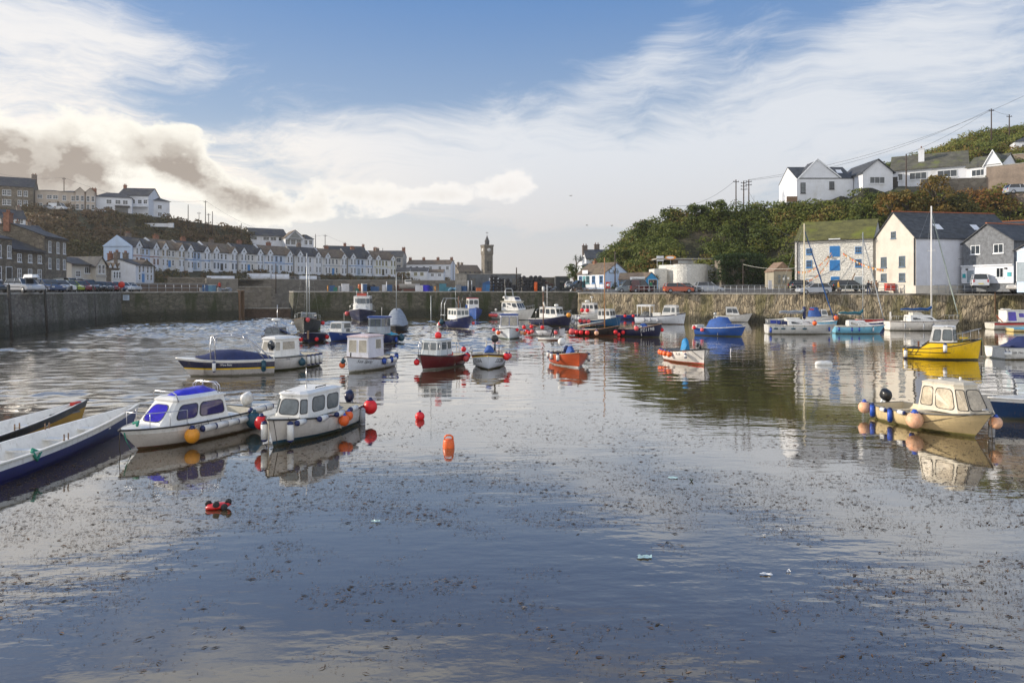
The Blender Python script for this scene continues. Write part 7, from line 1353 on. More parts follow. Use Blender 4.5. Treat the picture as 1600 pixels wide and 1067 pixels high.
b = Boat('inflatable_dinghy', 'dark grey inflatable dinghy with a camouflaged outboard, right of the tallest masted yacht', 'inflatable dinghy', 'grey inflatable', 1530, 505, 84, 4.0, 2.0, .55, .7, hull=paint(60,66,74), tw=.9, inner=BLK, rub=paint(90,96,104), full=3.2); b.outboard(0, .3, mk('camo_cowl', (.08,.11,.03), .8, .4, 3), 1.3); b.cover([(-1.3,.4,.5,.7),(-.7,.5,.5,1.2),(0,.4,.5,.8)], CANVN, 'covered_gear')
# cream boat, front right
b = Boat('cuddy_boat', 'cream planked cabin boat with an orange ball buoy and blue fenders, front right', 'motor boat', 'cream planked boat', 1517, 684, 29, 4.9, 2.1, .55, .95, hull=CREAM, rub=mk('grey_rub_rail', (.10,.10,.095), .6), tw=.78, rake=.85, deck=CREAMD, ta=.45, inner=CREAMD, full=2.7, flare=.9, boot=paint(150,140,80,.5,key='g'), bb=.06)
b.cabin(.08, 1.98, .82, .62, .80, 1.74, rf=.42, ra=.10, ins=.12, mat=paint(196,186,166,.5), fc=.34, fw=.66, sides=((.06,.36,.18,.86),(.46,.93,.14,.86)), facet=((.12,.90,.16,.86),), front=((.06,.94,.16,.86),), glass=glassm('curtain_reflection_glass', (.50,.42,.30), .15), rr=.22, ov=.02, camber=.08)  # cream light and curtain reflections put into the pane colour
b.tb('roof_vent', [(.5,-.2,1.82),(.5,-.2,1.92)], .09, OFFW); b.tb('nav_light', [(.9,.25,1.8),(.9,.25,1.98)], .04, WHITE); b.tb('cleat', [(2.15,-.12,1.02),(2.15,.12,1.02)], .03, STEEL); b.tb('mooring_line', [(2.3,0,.98),(2.36,.05,.4),(2.38,.05,-.1)], .016, ROPED); b.tb('spring_line', [b.pt(.93, .88, -1, .05), b.pt(.72, .52, -1, .04), b.pt(.52, .2, -1, .05)], .012, ROPED); b.outboard(.1, .5, BLK, 1.); b.thwarts((.12,), CREAMD)
b.text('Atlas', .10, .60, 1.05, -1, mk('grey_letters', (.15,.14,.12), .6))
b.ballf(.58, -1, 'peach', .25, z=.42); b.ballf(.95, 1, 'peach', .18, z=.58)
for t in (.08,.30,.52): b.cylf(t, -1, 'blue', .08, .5, z=.36)
b.ballf(.0, -1, 'peach', .2, z=.42); b.cylf(.42, -1, 'white', .07, .34, z=.56, horiz=True); b.cylf(.22, -1, 'white', .07, .3, z=.5, horiz=True); b.cylf(.9, 1, 'grey', .09, .5, z=.3)
# blue gig at the right edge
b = Boat('pilot_gig', 'dark blue planked gig cut by the right edge beside the cream boat', 'rowing gig', 'blue gig at right edge', 20.9, 24.0, 112, 9.0, 2.1, .62, .80, hull=BCLINK, rub=WHITE, stripe=WHITE, sw=.10, tw=.5, rake=.4, inner=WHITE, at='xy', full=2.0); b.t.rotation_euler[2] = rad(186); b.thwarts((.14,.26,.38,.5,.62), WHITE)
for t in (.2,.32,.44): b.tb('thole_pin', [(b.L*(t-.5), (b.hb(t)-.03), b.zg(t)-.05),(b.L*(t-.5), (b.hb(t)-.03), b.zg(t)+.2)], .03, WOOD)
# background small craft
for (px, py, a, L_, col_, in_, lab, sh) in ((985, 499, 80, 5.0, BLUE, GREYP, 'small blue dinghy with red buoys tucked under the wall left of the long white boat', 'blue wall dinghy'), (1300, 512, 78, 4.2, LBLUE, WHITE, 'pale blue open dinghy moored between the silver and light blue yachts', 'pale blue open dinghy'),
        (1395, 507, 82, 5.6, REDP, GREYP, 'long red dinghy behind the light blue yacht under the quay wall', 'long red dinghy'), (1375, 514, 80, 4.2, BLUE, WHITE, 'mid blue dinghy nosing out behind the light blue yacht bow', 'mid blue dinghy'), (1240, 508, 75, 4.0, GREYP, WHITE, 'grey dinghy with white seats behind the silver yacht stern', 'grey dinghy')):
    b = Boat('dinghy', lab, 'dinghy', sh, px, py, a, L_, 1.8, .75, 1.0, hull=col_, inner=in_, tw=.8, rub=OFFW); b.thwarts((.3,.6))
    if 'blue wall' in sh: b.ballf(.4, -1, 'red', .22, z=.6); b.ballf(.7, -1, 'red', .22, z=.6)
    if 'open dinghy' in sh: b.ballf(.9, -1, 'orange', .28, z=1.3)
b = Boat('covered_boat', 'white boat with a blue cloth canopy right of the silver yacht mast', 'motor boat', 'blue canopy boat', 1318, 506, 78, 5.2, 2.2, .9, 1.2, hull=WHITE, tw=.88, deck=WHITE, ta=.5, rub=OFFW); b.cover([(-1.7,.8,1.0,1.7),(-1.4,.9,1.0,2.3),(-.2,.9,1.0,2.3),(.3,.8,1.1,1.3)], CANVB); b.cabin(.3, 1.5, .8, .7, 1.1, 1.9, mat=WHITE, sides=((.1,.9,.3,.85),), glass=GLG); b.bx('lifebelt_rack', -1.8, -1.0, -.7, -.6, 1.9, 2.1, REDP)
flush_fenders()
# ---------------------------------------------------------------- vehicles, people, quay clutter, poles, buoys
TYRE = mk('tyre', (.02,.02,.02), .85, .2, 8); RIM = mk('wheel_rim', (.35,.36,.38), .4, .1, 4, metal=.5); LAMPR = mk('tail_lamp', (.4,.01,.01), .3, .1); LAMPW = mk('head_lamp', (.6,.6,.58), .15, .1); PLATE = mk('number_plate', (.6,.5,.1), .5, .1)
def car(label, px, py, D, a, col, kind='hatch', L=4.0, group='cars parked on the left quay', z=None, name='parked_car'):
    x = X(px, D); z = Z(py, D) if z is None else z; t = thing(name, label, 'van' if kind == 'van' else 'car', (x, D, z), rad(a-90), group)
    Wd = 1.72; hh = {'hatch': 1.48, 'estate': 1.5, 'suv': 1.68, 'mpv': 1.7, 'van': 2.0}[kind]; h = L/2; sill = .28; belt = {'van': 1.05, 'suv': 1.05, 'mpv': 1.0}.get(kind, .92)
    bon = {'van': h-.75, 'mpv': h-.9}.get(kind, h-1.15)
    low = [(-h, .35), (-h+.05, sill), (h-.15, sill), (h, .4), (h-.02, .62), (h-.18, .78), (bon, belt), (-h+.05, belt+.03), (-h, .7)]
    m = MB(col); ws = Wd/2
    secs = []
    for y, ins in ((-ws, .09), (-ws+.06, 0), (ws-.06, 0), (ws, .09)): secs.append([(p[0]*(1-ins*.3), y, p[1]+(ins*.5 if p[1] < .5 else -ins*.6)) for p in low])
    m.grid(secs, False, True); m.add(secs[0], [tuple(range(len(low)))]); m.add(secs[-1], [tuple(range(len(low)))[::-1]])
    rb = {'hatch': -h+.25, 'estate': -h+.15, 'suv': -h+.12, 'mpv': -h+.12, 'van': -h+.04}[kind]; rf_ = bon-.75; r0 = -h+.08
    topo = [(rb+.18, hh-.05), (rb+.5, hh), (rf_-.3, hh), (rf_, hh-.05)]; wt = ws-.22
    m.grid([[(p[0], -wt*q, p[1]+.03*(1-abs(q))) for p in topo] for q in (-1,-.5,0,.5,1)], True)
    for fx0, fx1 in ((r0, rb+.18), (bon, rf_)):
        for sg in (-1, 1): m.tube([(fx0, sg*(ws-.08), belt), (fx1, sg*wt, hh-.04)], .045, 5)
    for fx0 in ((r0*.25+bon*.15),):
        for sg in (-1,1): m.tube([(fx0, sg*(ws-.06), belt), (fx0, sg*(wt+.01), hh-.03)], .04, 5)
    if kind == 'van':
        for sg in (-1,1): m.add([(r0,sg*(ws-.04),belt),(bon-1.5,sg*(ws-.04),belt),(bon-1.5,sg*(wt+.02),hh-.05),(rb+.16,sg*(wt+.02),hh-.05)], [(0,1,2,3)])
    m.build('body', t)
    g = MB(GLD); wi = ws-.07
    P = [(r0,-wi,belt-.01),(bon,-wi,belt-.01),(bon,wi,belt-.01),(r0,wi,belt-.01)]; Q = [(rb+.2,-wt+.01,hh-.04),(rf_,-wt+.01,hh-.04),(rf_,wt-.01,hh-.04),(rb+.2,wt-.01,hh-.04)]
    g.add(P+Q, [(0,1,5,4),(1,2,6,5),(2,3,7,6),(3,0,4,7)]); g.build('windows', t)
    for wx in (-h+.72, h-.78):
        for sg in (-1, 1):
            m = MB(TYRE); m.lathe([(.24,-.1),(.32,-.08),(.32,.08),(.24,.1)], (wx, sg*(ws-.08), .31), 14, 'y'); w_ = m.build('wheel', t); m = MB(RIM); m.lathe([(.2,-.115),(.2,.115)], (wx, sg*(ws-.08), .31), 10, 'y'); m.build('rim', w_)
    for sg in (-1, 1): m = MB(LAMPW); m.box(h-.16, h-.01, sg*(ws-.3)-.14, sg*(ws-.3)+.14, .58, .72); m.build('headlight', t); m = MB(LAMPR); m.box(-h-.01, -h+.1, sg*(ws-.16)-.07, sg*(ws-.16)+.07, .68, belt); m.build('tail_light', t)
    m = MB(PLATE); m.box(-h-.02, -h+.02, -.26, .26, .45, .56); m.build('number_plate', t)
    return t
CP = lambda r, g, b: mk('car_paint_%d_%d_%d' % (r, g, b), lin(r, g, b), .25, .05, 2, coat=.6)
SIL, DKG, BLKC, WHT, REDC, BLUC, LIME, ORC, GRYB = CP(170,175,182), CP(60,66,72), CP(20,22,26), CP(210,212,214), CP(130,18,22), CP(44,66,104), CP(150,165,30), CP(170,70,30), CP(98,112,122)
for i, (px, D, col, kd, L_, lab) in enumerate(((-18, 66, DKG, 'estate', 4.3, 'dark car cut by the left edge beside the silver estate'), (38, 69, SIL, 'estate', 4.5, 'silver estate car with a roof box, nearest in the left quay row'), (76, 76, BLUC, 'hatch', 4.0, 'dark blue car nosing out behind the silver estate'), (93, 80, WHT, 'hatch', 4.0, 'pale silver blue hatchback second behind the silver estate'),
        (108, 84, LIME, 'hatch', 3.9, 'lime green hatchback in the left quay row'), (125, 87, REDC, 'hatch', 4.0, 'red hatchback just right of the lime green one'), (136, 91, BLKC, 'suv', 4.4, 'black off road car right of the red hatchback'), (147, 94, BLKC, 'hatch', 4.0, 'low black hatchback in front of the cream cottage'), (157, 97, DKG, 'hatch', 4.0, 'dark grey hatchback left of the round red sign'),
        (168, 100, REDC, 'hatch', 3.9, 'dark red car near the round red sign'), (178, 104, BLUC, 'estate', 4.2, 'navy estate car behind the round red sign'), (192, 108, WHT, 'hatch', 3.9, 'white hatchback just right of the round red sign'), (203, 111, SIL, 'hatch', 3.9, 'last silver car at the far end of the left quay row'))):
    car(lab, px, 0, D, 62, col, kd, L_, z=QL+.01)
rb = thing('roof_box', 'pale roof box on top of the silver estate car', 'roof box', (X(46,69)+.2, 69, QL+1.56), rad(-28)); m = MB(WHT); m.prism([(-.9,-.35),(.8,-.35),(1.0,0),(.8,.35),(-.9,.35)], 0, .32, [(-.8,-.28),(.7,-.28),(.8,0),(.7,.28),(-.8,.28)]); m.build('shell', rb)
car('white box van parked in front of the tall granite house', 104, 0, 97, 80, CP(205,208,206), 'van', 4.8, z=QL+.01, group='vans on the left quay')
car('plain white high van beside the cream cottage', 118, 0, 103, 80, CP(216,216,210), 'van', 4.4, z=QL+.01, group='vans on the left quay')
gr = 'cars on the right quay'
car('orange estate car parked by the railing left of the bastion', 1060, 458, 99, 92, ORC, 'estate', 4.2, gr); car('dark car tail against the orange estate', 1078, 457.5, 101.5, 92, BLKC, 'hatch', 3.0, gr)
car('silver off road car parked below the white bastion', 1108, 458, 102, 90, SIL, 'suv', 4.1, gr); car('grey green van parked in front of the blue kiosk', 986, 457.5, 104.5, -92, GRYB, 'van', 4.6, gr); car('dark red van parked against the blue kiosk door', 1001, 457.5, 104, 100, CP(70,20,24), 'van', 3.6, gr)
car('silver hatchback driving past the left corner of the warehouse', 1271, 460, 90, -93, SIL, 'hatch', 4.1, gr); car('black car parked against the warehouse behind the silver hatchback', 1255, 454, 94.5, 92, BLKC, 'hatch', 3.6, gr); car('dark green car parked in front of the right half of the warehouse', 1325, 455, 90.5, 92, CP(30,44,38), 'estate', 4.6, gr)
car('black car in the shade at the foot of the cream building', 1478, 449, 88, 100, BLKC, 'suv', 4.3, gr); car('silver people carrier seen from behind below the slate hung gable', 1529, 450, 83, 152, CP(190,194,200), 'mpv', 4.3, gr); car('silver car cut by the right edge of the photo', 1606, 456, 78, -86, CP(170,168,165), 'hatch', 4.0, gr)
car('white car tail left of the cafe picnic tables', 897, 452, 124, 90, WHT, 'hatch', 3.4, gr); car('dark car parked between the net store and the cafe', 903, 452.5, 122, -70, DKG, 'suv', 4.0, gr)
car('white van on the crest road below the beige house', 91, 329, 183, 85, WHT, 'van', 4.8, 'cars on the hill roads'); car('silver car on the crest road left of the white van', 80, 329, 183, 90, SIL, 'hatch', 4.0, 'cars on the hill roads'); car('silver car on the hill track at the right edge', 1594, 304, 101, 80, SIL, 'hatch', 4.0, 'cars on the hill roads')

# people : one skinned body each, hair and clothing zones by material
def person(label, px, py, D, a, h=1.72, top=(.05,.05,.06), legs=(.03,.03,.05), hair=(.05,.03,.02), lean=0., stride=.12, arm=.1, z=None, bend=0., x=None):
    xx = X(px, D) if x is None else x; z = Z(py, D) if z is None else z; t = thing('person', label, 'person', (xx, D, z), rad(a))
    k = h/1.72; hipz = .90; cb, sb = math.cos(bend), math.sin(bend)
    def up(y, dz): return (y*cb+dz*sb*-1, hipz+dz*cb+y*sb)     # rotate torso about the hips (bends towards -y)
    J = {}; T_ = lambda x_, y, dz: (x_, *up(y, dz))
    V = [(0,0,hipz)]+[T_(0,0,.14), T_(0,0,.34), T_(0,.01,.50), T_(0,0,.58), T_(0,-.02,.67), T_(0,-.02,.76)]
    Rr = [(.15,.12),(.13,.10),(.16,.11),(.15,.10),(.055,.055),(.085,.095),(.075,.085)]
    E = [(0,1),(1,2),(2,3),(3,4),(4,5),(5,6)]
    for sg in (-1, 1):
        n = len(V); V += [(sg*.09, 0, hipz-.06), (sg*.10, -sg*stride*.6-.01, .48), (sg*.10, -sg*stride+.03, .09), (sg*.11, -sg*stride-.11, .04)]; Rr += [(.095,.095),(.062,.065),(.042,.045),(.04,.035)]; E += [(0,n),(n,n+1),(n+1,n+2),(n+2,n+3)]
        n = len(V); s0 = T_(sg*.19,0,.47)
        if bend > .6: A_ = [s0, (sg*.2, s0[1]-.05, s0[2]-.25), (sg*.15, s0[1]-.10, s0[2]-.48), (sg*.15, s0[1]-.12, s0[2]-.56)]
        else: A_ = [s0, T_(sg*.24, .02-arm*.2, .20), T_(sg*.22, -arm, -.02), T_(sg*.21, -arm-.03, -.10)]
        V += A_; Rr += [(.055,.055),(.042,.042),(.03,.03),(.028,.035)]; E += [(3,n),(n,n+1),(n+1,n+2),(n+2,n+3)]
    me = bpy.data.meshes.new('body'); me.from_pydata([tuple(c*k for c in v) for v in V], E, []); o = bpy.data.objects.new('body', me); COL.objects.link(o)
    md = o.modifiers.new('s', 'SKIN'); 
    for i, r_ in enumerate(Rr): me.skin_vertices[0].data[i].radius = (r_[0]*k, r_[1]*k)
    me.skin_vertices[0].data[0].use_root = True; o.modifiers.new('u', 'SUBSURF').levels = 1
    bpy.context.view_layer.update(); m2 = bpy.data.meshes.new_from_object(o.evaluated_get(bpy.context.evaluated_depsgraph_get())); bpy.data.objects.remove(o, do_unlink=True)
    mats = [mk('cloth_%.2f_%.2f_%.2f' % top, top, .8, .15, 6), mk('cloth_%.2f_%.2f_%.2f' % legs, legs, .8, .15, 6), mk('skin', (.45,.26,.18), .6, .05, 6)]
    for m_ in mats: m2.materials.append(m_)
    hz = T_(0,0,.56); nk = Vector(hz)*k; hd = Vector(T_(0,-.02,.70))*k
    for p in m2.polygons:
        c = p.center; p.use_smooth = True
        p.material_index = 2 if (c-hd).length < .155*k or (c.z < .82*k+.0 and abs(c.x) > .17*k and c.z > .70*k and bend < .6) else (1 if c.z < hipz*k-.02 and abs(c.x) < .17*k else 0)
    b_ = bpy.data.objects.new('body', m2); COL.objects.link(b_); b_.parent = t
    m = MB(mk('hair_%.2f' % hair[0], hair, .8, .2, 8)); m.ball(tuple(Vector(T_(0,.01,.76))*k), .098*k, 10, 7, (.95,1.05,.85)); m.build('hair', t)
    m = MB(mk('shoe', (.02,.02,.02), .7)); [m.box(sg*.11*k-.045, sg*.11*k+.045, (-sg*stride-.16)*k, (-sg*stride+.06)*k, 0, .07) for sg in (-1,1)]; m.build('shoes', t)
    return t
person('person in a mustard yellow jacket walking past the warehouse', 1310, 459, 89, 80, top=(.50,.28,.04), legs=(.20,.16,.12), stride=.2)
person('person in dark clothes standing at the rail in front of the warehouse corner', 1357, 460, 87.5, 0, 1.78, top=(.02,.025,.04), legs=(.03,.05,.12))
person('person in a brown coat second from the right by the rail', 1361.5, 459.5, 88, 40, 1.66, top=(.14,.09,.05), legs=(.04,.04,.05))
person('person in a tan jacket by the rail in front of the cream building', 1369.5, 460, 87.5, -30, 1.78, top=(.24,.14,.08), legs=(.03,.03,.04), stride=.18)
person('taller of two people in black standing by the cafe tables', 913, 452.5, 119, 10, 1.82, top=(.02,.02,.025), legs=(.02,.02,.025)); person('shorter of two people in black standing by the cafe tables', 908, 452.5, 119, -10, 1.7, top=(.03,.03,.04), legs=(.02,.02,.03))
person('person with a bright red top on the far quay beside the blue bins', 343, 456, 112, 0, 1.72, top=(.4,.04,.03), legs=(.02,.02,.03))
person('person in a green top in front of the blue kiosk doorway', 1017, 456, 105, 15, 1.7, top=(.03,.25,.10), legs=(.02,.02,.03)); person('person in dark clothing beside the green topped one at the kiosk', 1021, 456, 105.3, -20, 1.76, top=(.02,.02,.04), legs=(.02,.03,.05))
tn = BOATS['white tender'].t.location; person('person in black bending forward in the low white dinghy', 0, 0, tn.y+.05, 105, 1.72, top=(.012,.012,.015), legs=(.012,.012,.015), bend=1.45, stride=.22, z=.12, x=tn.x+.25)

# poles, wires
def pole(label, px, py, D, h, lean=0., arms=1, group='utility poles', r_=.13, mat=None):
    t = thing('utility_pole', label, 'pole', (X(px, D), D, Z(py, D)), 0, group); m = MB(mat or mk('creosoted_pole', (.07,.05,.04), .9, .3, 5)); m.tube([(0,0,-3),(lean,0,h)], [r_, r_*.75], 8); m.build('pole', t)
    for k in range(arms): m = MB(GUT); m.box(lean-.55, lean+.55, -.05, .05, h-.45-.6*k, h-.35-.6*k); [m.tube([(lean+x, 0, h-.35-.6*k), (lean+x, 0, h-.2-.6*k)], .05, 5) for x in (-.45,.45)]; m.build('crossarm', t)
    return Vector((X(px, D)+lean, D, Z(py, D)+h))
PL = [pole('lone pole on the crest at the seaward end of the right hill', 1047, 340, 132, 2.3, arms=1), pole('left pole of the three standing together on the right crest', 1150, 326, 128, 5.4), pole('middle pole of the three, with the transformer brackets', 1162, 326, 128.5, 5.2, arms=3), pole('right pole of the three standing together on the right crest', 1170, 325, 128, 5.3, arms=2),
      pole('brown pole rising in front of the long bungalow', 1416, 300, 112, 6.2, arms=0), pole('taller pole against the sky at the top right, left of two', 1549, 215, 138, 5.8), pole('shorter pole against the sky at the top right, right of two', 1577, 211, 138, 4.1), pole('thin white pole on the crest near the gabled hilltop house', 1178, 325, 126, 2.2, arms=0, r_=.05, mat=GALV),
      pole('leftmost pole on the left skyline beside a tree', 294, 345, 205, 4.8, arms=0), pole('tall street lamp pole on the left skyline beside the tallest pole', 311, 349, 206, 3.4, arms=1, r_=.09), pole('tallest pole on the left skyline', 321, 350, 206, 7.0), pole('short thick pole right of the tallest on the left skyline', 326, 350, 207, 3.2), pole('thin pole right of the short thick one on the left skyline', 332, 351, 207, 4.0, arms=0), pole('pole standing alone left of the hill shoulder villa', 377, 362, 214, 2.6, arms=0),
      pole('pole behind the flat beige house on the left crest', 100, 298, 200, 3.8), pole('left of two poles above the middle of the white terrace', 493, 380, 240, 3.2, arms=0), pole('right of two poles above the middle of the white terrace', 508, 382, 240, 3.4, arms=1), pole('pole above the grey end house with two chimneys', 598, 398, 268, 2.6, arms=0), pole('pole between the white cottages and the stone hall', 708, 432, 262, 6.4, arms=1),
      pole('tall bare pole in front of the white terrace', 431, 437, 150, 3.5, arms=0), pole('pole standing in front of the warehouse side ivy mound', 1161, 450, 104, 3.6, arms=0, r_=.08), pole('dark pole in front of the cafe gable', 961, 450, 115, 6.2, arms=0, r_=.12), pole('wooden pole standing at the corner of the slate hung gable', 1555, 451, 82, 5.2, arms=0, r_=.07, mat=WOOD), pole('pole on the left quay slope in front of the hillside scrub', 188, 385, 160, 5.5, arms=0, r_=.1), pole('pole on top of the grey harbour shed', 807, 428, 128, 1.2, arms=0)]
def wire(a, b_, sag, lab, r_=.022, mat=GUT, name='overhead_wire', grp='overhead wires'):
    m = MB(mat); m.tube([a.lerp(b_, k/14)-Vector((0,0,sag*4*(k/14)*(1-k/14))) for k in range(15)], r_, 4); o = m.build(name); tag(o, lab, 'wire', grp)
wire(PL[0], PL[1], 1.6, 'sagging wire from the lone crest pole to the group of three'); wire(PL[3], Vector((X(1600,130),130,Z(150,130))), 2.2, 'long wire rising from the three poles over the hilltop house to the top right'); wire(PL[2], PL[5], 2.5, 'lower long wire from the three poles to the top right poles'); wire(PL[4], PL[5], .6, 'wire from the brown pole at the bungalow to the top right pole'); wire(PL[5], PL[6], .3, 'short wire between the two poles at the top right')
wire(PL[2], Vector((X(1245,100),100,Z(372,100))), 2.2, 'wire dropping from the three poles down to the warehouse roof'); wire(PL[14], Vector((X(-40,180),180,Z(262,180))), 1.2, 'wire leaving the left skyline pole towards the left edge'); wire(PL[14], PL[10], 2.6, 'wire running from the beige house pole to the tallest left skyline pole'); wire(PL[10], PL[16], 4.5, 'long wire sloping from the tallest left skyline pole down over the terrace'); wire(PL[16], PL[18], 3.5, 'wire continuing over the far end of the terrace to the last pole')
wire(PL[20], Vector((X(1242,97),97,Z(419,97))), .35, 'string of bulbs from the ivy mound pole to the warehouse', .03, mk('bunting_string', (.6,.58,.5), .7)); wire(PL[22]-Vector((0,0,.6)), Vector((X(1490,86),86,Z(404,86))), .4, 'string of lights between the cream building and the slate hung gable', .02)
# bunting on the warehouse
def bunting(a, b_, sag, lab):
    t = thing('bunting', lab, 'bunting', a, 0, 'bunting on the warehouse'); m = MB(ROPE); P_ = [a.lerp(b_, k/24)-a-Vector((0,0,sag*4*(k/24)*(1-k/24))) for k in range(25)]; m.tube(P_, .015, 4); m.build('string', t)
    for k in range(0, 24): m = MB(FC[['orange','amber','white','amber'][k % 4]]); p, q = P_[k], P_[k+1]; m.add([p, q, (p+q)/2-Vector((0,0,.32))], [(0,1,2)]); m.build('flag', t)
bk = Vector((X(1297,94),93.6,Z(394,94)))
bunting(bk+Vector((1.5,-.1,-.1)), Vector((X(1390,90.5),88.5,Z(421,90))), .8, 'orange and yellow bunting from the loading door to the cream building'); bunting(Vector((X(1245,96.5),96.2,Z(424,96))), bk, .9, 'string of yellow flags rising from the left corner of the warehouse to the lamp'); bunting(Vector((X(1246,96.3),95.6,Z(437,96))), bk+Vector((0,-.3,-.3)), 1.3, 'lowest string of orange flags across the left half of the warehouse')
# railings
def railing(label, pts, n, h=1.05, rails=(1.05,.55), grp='quay railings', mat=GALV, r_=.028):
    t = thing('railing', label, 'railing', pts[0], 0, grp); o_ = Vector(pts[0]); P_ = [Vector(p)-o_ for p in pts]; L_ = [(P_[i+1]-P_[i]).length for i in range(len(P_)-1)]; tot = sum(L_)
    def at(d):
        i = 0
        while i < len(L_)-1 and d > L_[i]: d -= L_[i]; i += 1
        return P_[i].lerp(P_[i+1], min(1, d/L_[i]))
    for hh in rails: m = MB(mat); m.tube([at(tot*k/n)+Vector((0,0,hh)) for k in range(n+1)], r_, 4); m.build('rail', t)
    for k in range(n+1): m = MB(mat); p = at(tot*k/n); m.tube([p, p+Vector((0,0,h))], r_*1.2, 5); m.build('post', t)
def qz(px, D, z=QR): return (X(px, D), D+.25, z+.06)
railing('galvanised railing along the right quay from the kiosk to the timber hut', [qz(968,104.1), qz(1130,96.2), qz(1228,92.5)], 30); railing('galvanised railing along the right quay in front of the warehouse and cream building', [qz(1236,92.2), qz(1360,87.7), qz(1480,84.2)], 24); railing('galvanised railing along the right quay to the right edge', [qz(1486,84.1), qz(1600,81.2), qz(1660,79)], 14)
railing('dark railing along the left quay in front of the parked cars', [(-38.7,20,QL+.06),(-46.9,58,QL+.06),(L1[0]-.4,L1[1]+.1,QL+.06)], 34, mat=GUT); railing('thin railing along the far left quay towards the harbour mouth', [(L1[0]+1,L1[1]+.8,QL+.06),(X(320,104),104,QL+.06)], 9, mat=GALV); railing('white railing below the terrace gardens', [(X(385,184.5),184.5,Z(438,184)),(X(500,200),200,Z(438,200))], 14, mat=TRIMW)
# left quay odds
t = thing('lifebuoy_stand', 'round bright red lifebuoy housing on the left quay corner', 'lifebuoy stand', (X(188,93), 93.3, QL+.06)); m = MB(REDP); m.lathe([(.3,-.1),(.43,-.08),(.43,.08),(.3,.1)], (0,0,.95), 20, 'y'); m.build('housing', t); m = MB(GALV); m.tube([(0,.12,0),(0,.12,.9)], .05, 6); m.build('post', t)
t = thing('notice_board', 'small pale blue notice fixed to the quay wall at the left corner', 'notice', (X(199,94.3), 94.0, Z(465,94))); m = MB(mk('pale_blue_notice', (.50,.60,.72), .6, .08, 3)); m.box(-.42, .42, -.05, .03, -.36, .36); m.build('board', t); m = MB(NAVT); [m.box(-.3, .3-.08*(k%2), -.055, -.05, .22-.14*k, .26-.14*k) for k in range(4)]; m.build('printed_lines', t)
t = thing('wall_ladder', 'iron ladder rungs and timber fenders down the left quay wall', 'ladder', (0,0,0)); m = MB(WOOD)
for px, D in ((70,71),(112,79),(146,85),(14,63.5)):
    x = X(px, D); m = MB(mk('dark_pile', (.05,.045,.04), .9, .3, 4)); m.tube([(x+.35,D-.1,-.3),(x-.05,D,QL+.8)], .13, 7); t2 = thing('timber_pile', {70:'dark timber pile against the left quay wall below the lime car', 112:'timber pile second from the harbour corner on the left wall', 146:'timber pile nearest the harbour corner on the left wall', 14:'timber pile nearest the left edge of the photo'}[px], 'pile', (0,0,0), 0, 'timber piles on the left wall'); m.build('pile', t2)
bpy.data.objects.remove(t, do_unlink=True)
def clutter(label, cat, name, px, py, D, fn, grp=None, a=0.):
    t = thing(name, label, cat, (X(px, D), D, Z(py, D)), rad(a), grp); fn(t); return t
def crate(w_, d_, h_, mat, lid=None):
    def f(t):
        m = MB(mat); m.box(-w_/2, w_/2, -d_/2, d_/2, 0, h_*.94); m.box(-w_/2-.03, w_/2+.03, -d_/2-.03, d_/2+.03, h_*.94, h_); [m.box(-w_/2-.02, w_/2+.02, -d_/2-.02, d_/2+.02, h_*q, h_*q+.04) for q in (.3,.6)]; m.build('tub', t)
        if lid: m = MB(lid); m.box(-w_/2-.04, w_/2+.04, -d_/2-.04, d_/2+.04, h_, h_+.06); m.build('lid', t)
    return f
def barrel(r_, h_, mat):
    def f(t): m = MB(mat); m.lathe([(r_*.92,0),(r_,.1),(r_,h_*.33),(r_*1.04,h_*.36),(r_,h_*.4),(r_,h_*.66),(r_*1.04,h_*.69),(r_,h_*.73),(r_,h_-.08),(r_*.9,h_)], n=14); m.build('drum', t)
    return f
def heap(w_, h_, mat, seed=1):
    def f(t):
        g_ = random.Random(seed); m = MB(mat)
        for k in range(16): r_ = g_.uniform(.2, .38); m.ball((g_.uniform(-w_/2, w_/2), g_.uniform(-.5, .5), g_.uniform(.1, h_)), r_, 7, 5, (1, 1, .6))
        m.build('heap', t)
    return f
def pots(n, rows_, mat=None):
    def f(t):
        m = MB(mat or mk('pot_netting', (.045,.045,.05), .95, .5, 6, bump=.05)); g_ = random.Random(n)
        for r__ in range(rows_):
            for k in range(n-r__//2):
                x = (k-(n-1)/2)*.72+g_.uniform(-.08,.08); z_ = .32+r__*.52; m.lathe([(.33,-.3),(.33,.3)], (x, g_.uniform(-.1,.1), z_), 9, 'y'); 
        m.build('pots', t)
    return f
BC = mk('blue_plastic', (.03,.10,.24), .5, .12, 3); LB = mk('light_blue_plastic', (.12,.28,.40), .5, .12, 3); WC = mk('white_plastic', (.66,.66,.68), .5, .1, 3, dirt=(.35,.3,.25), damt=.4); GC = mk('green_plastic', (.02,.20,.14), .5, .12, 3); GRC = mk('grey_plastic', (.22,.24,.27), .6, .15, 3); TLC = mk('teal_plastic', (.06,.22,.28), .5, .12, 3); OC = mk('orange_plastic', (.6,.14,.03), .5, .12, 3)
YQ = 455.3
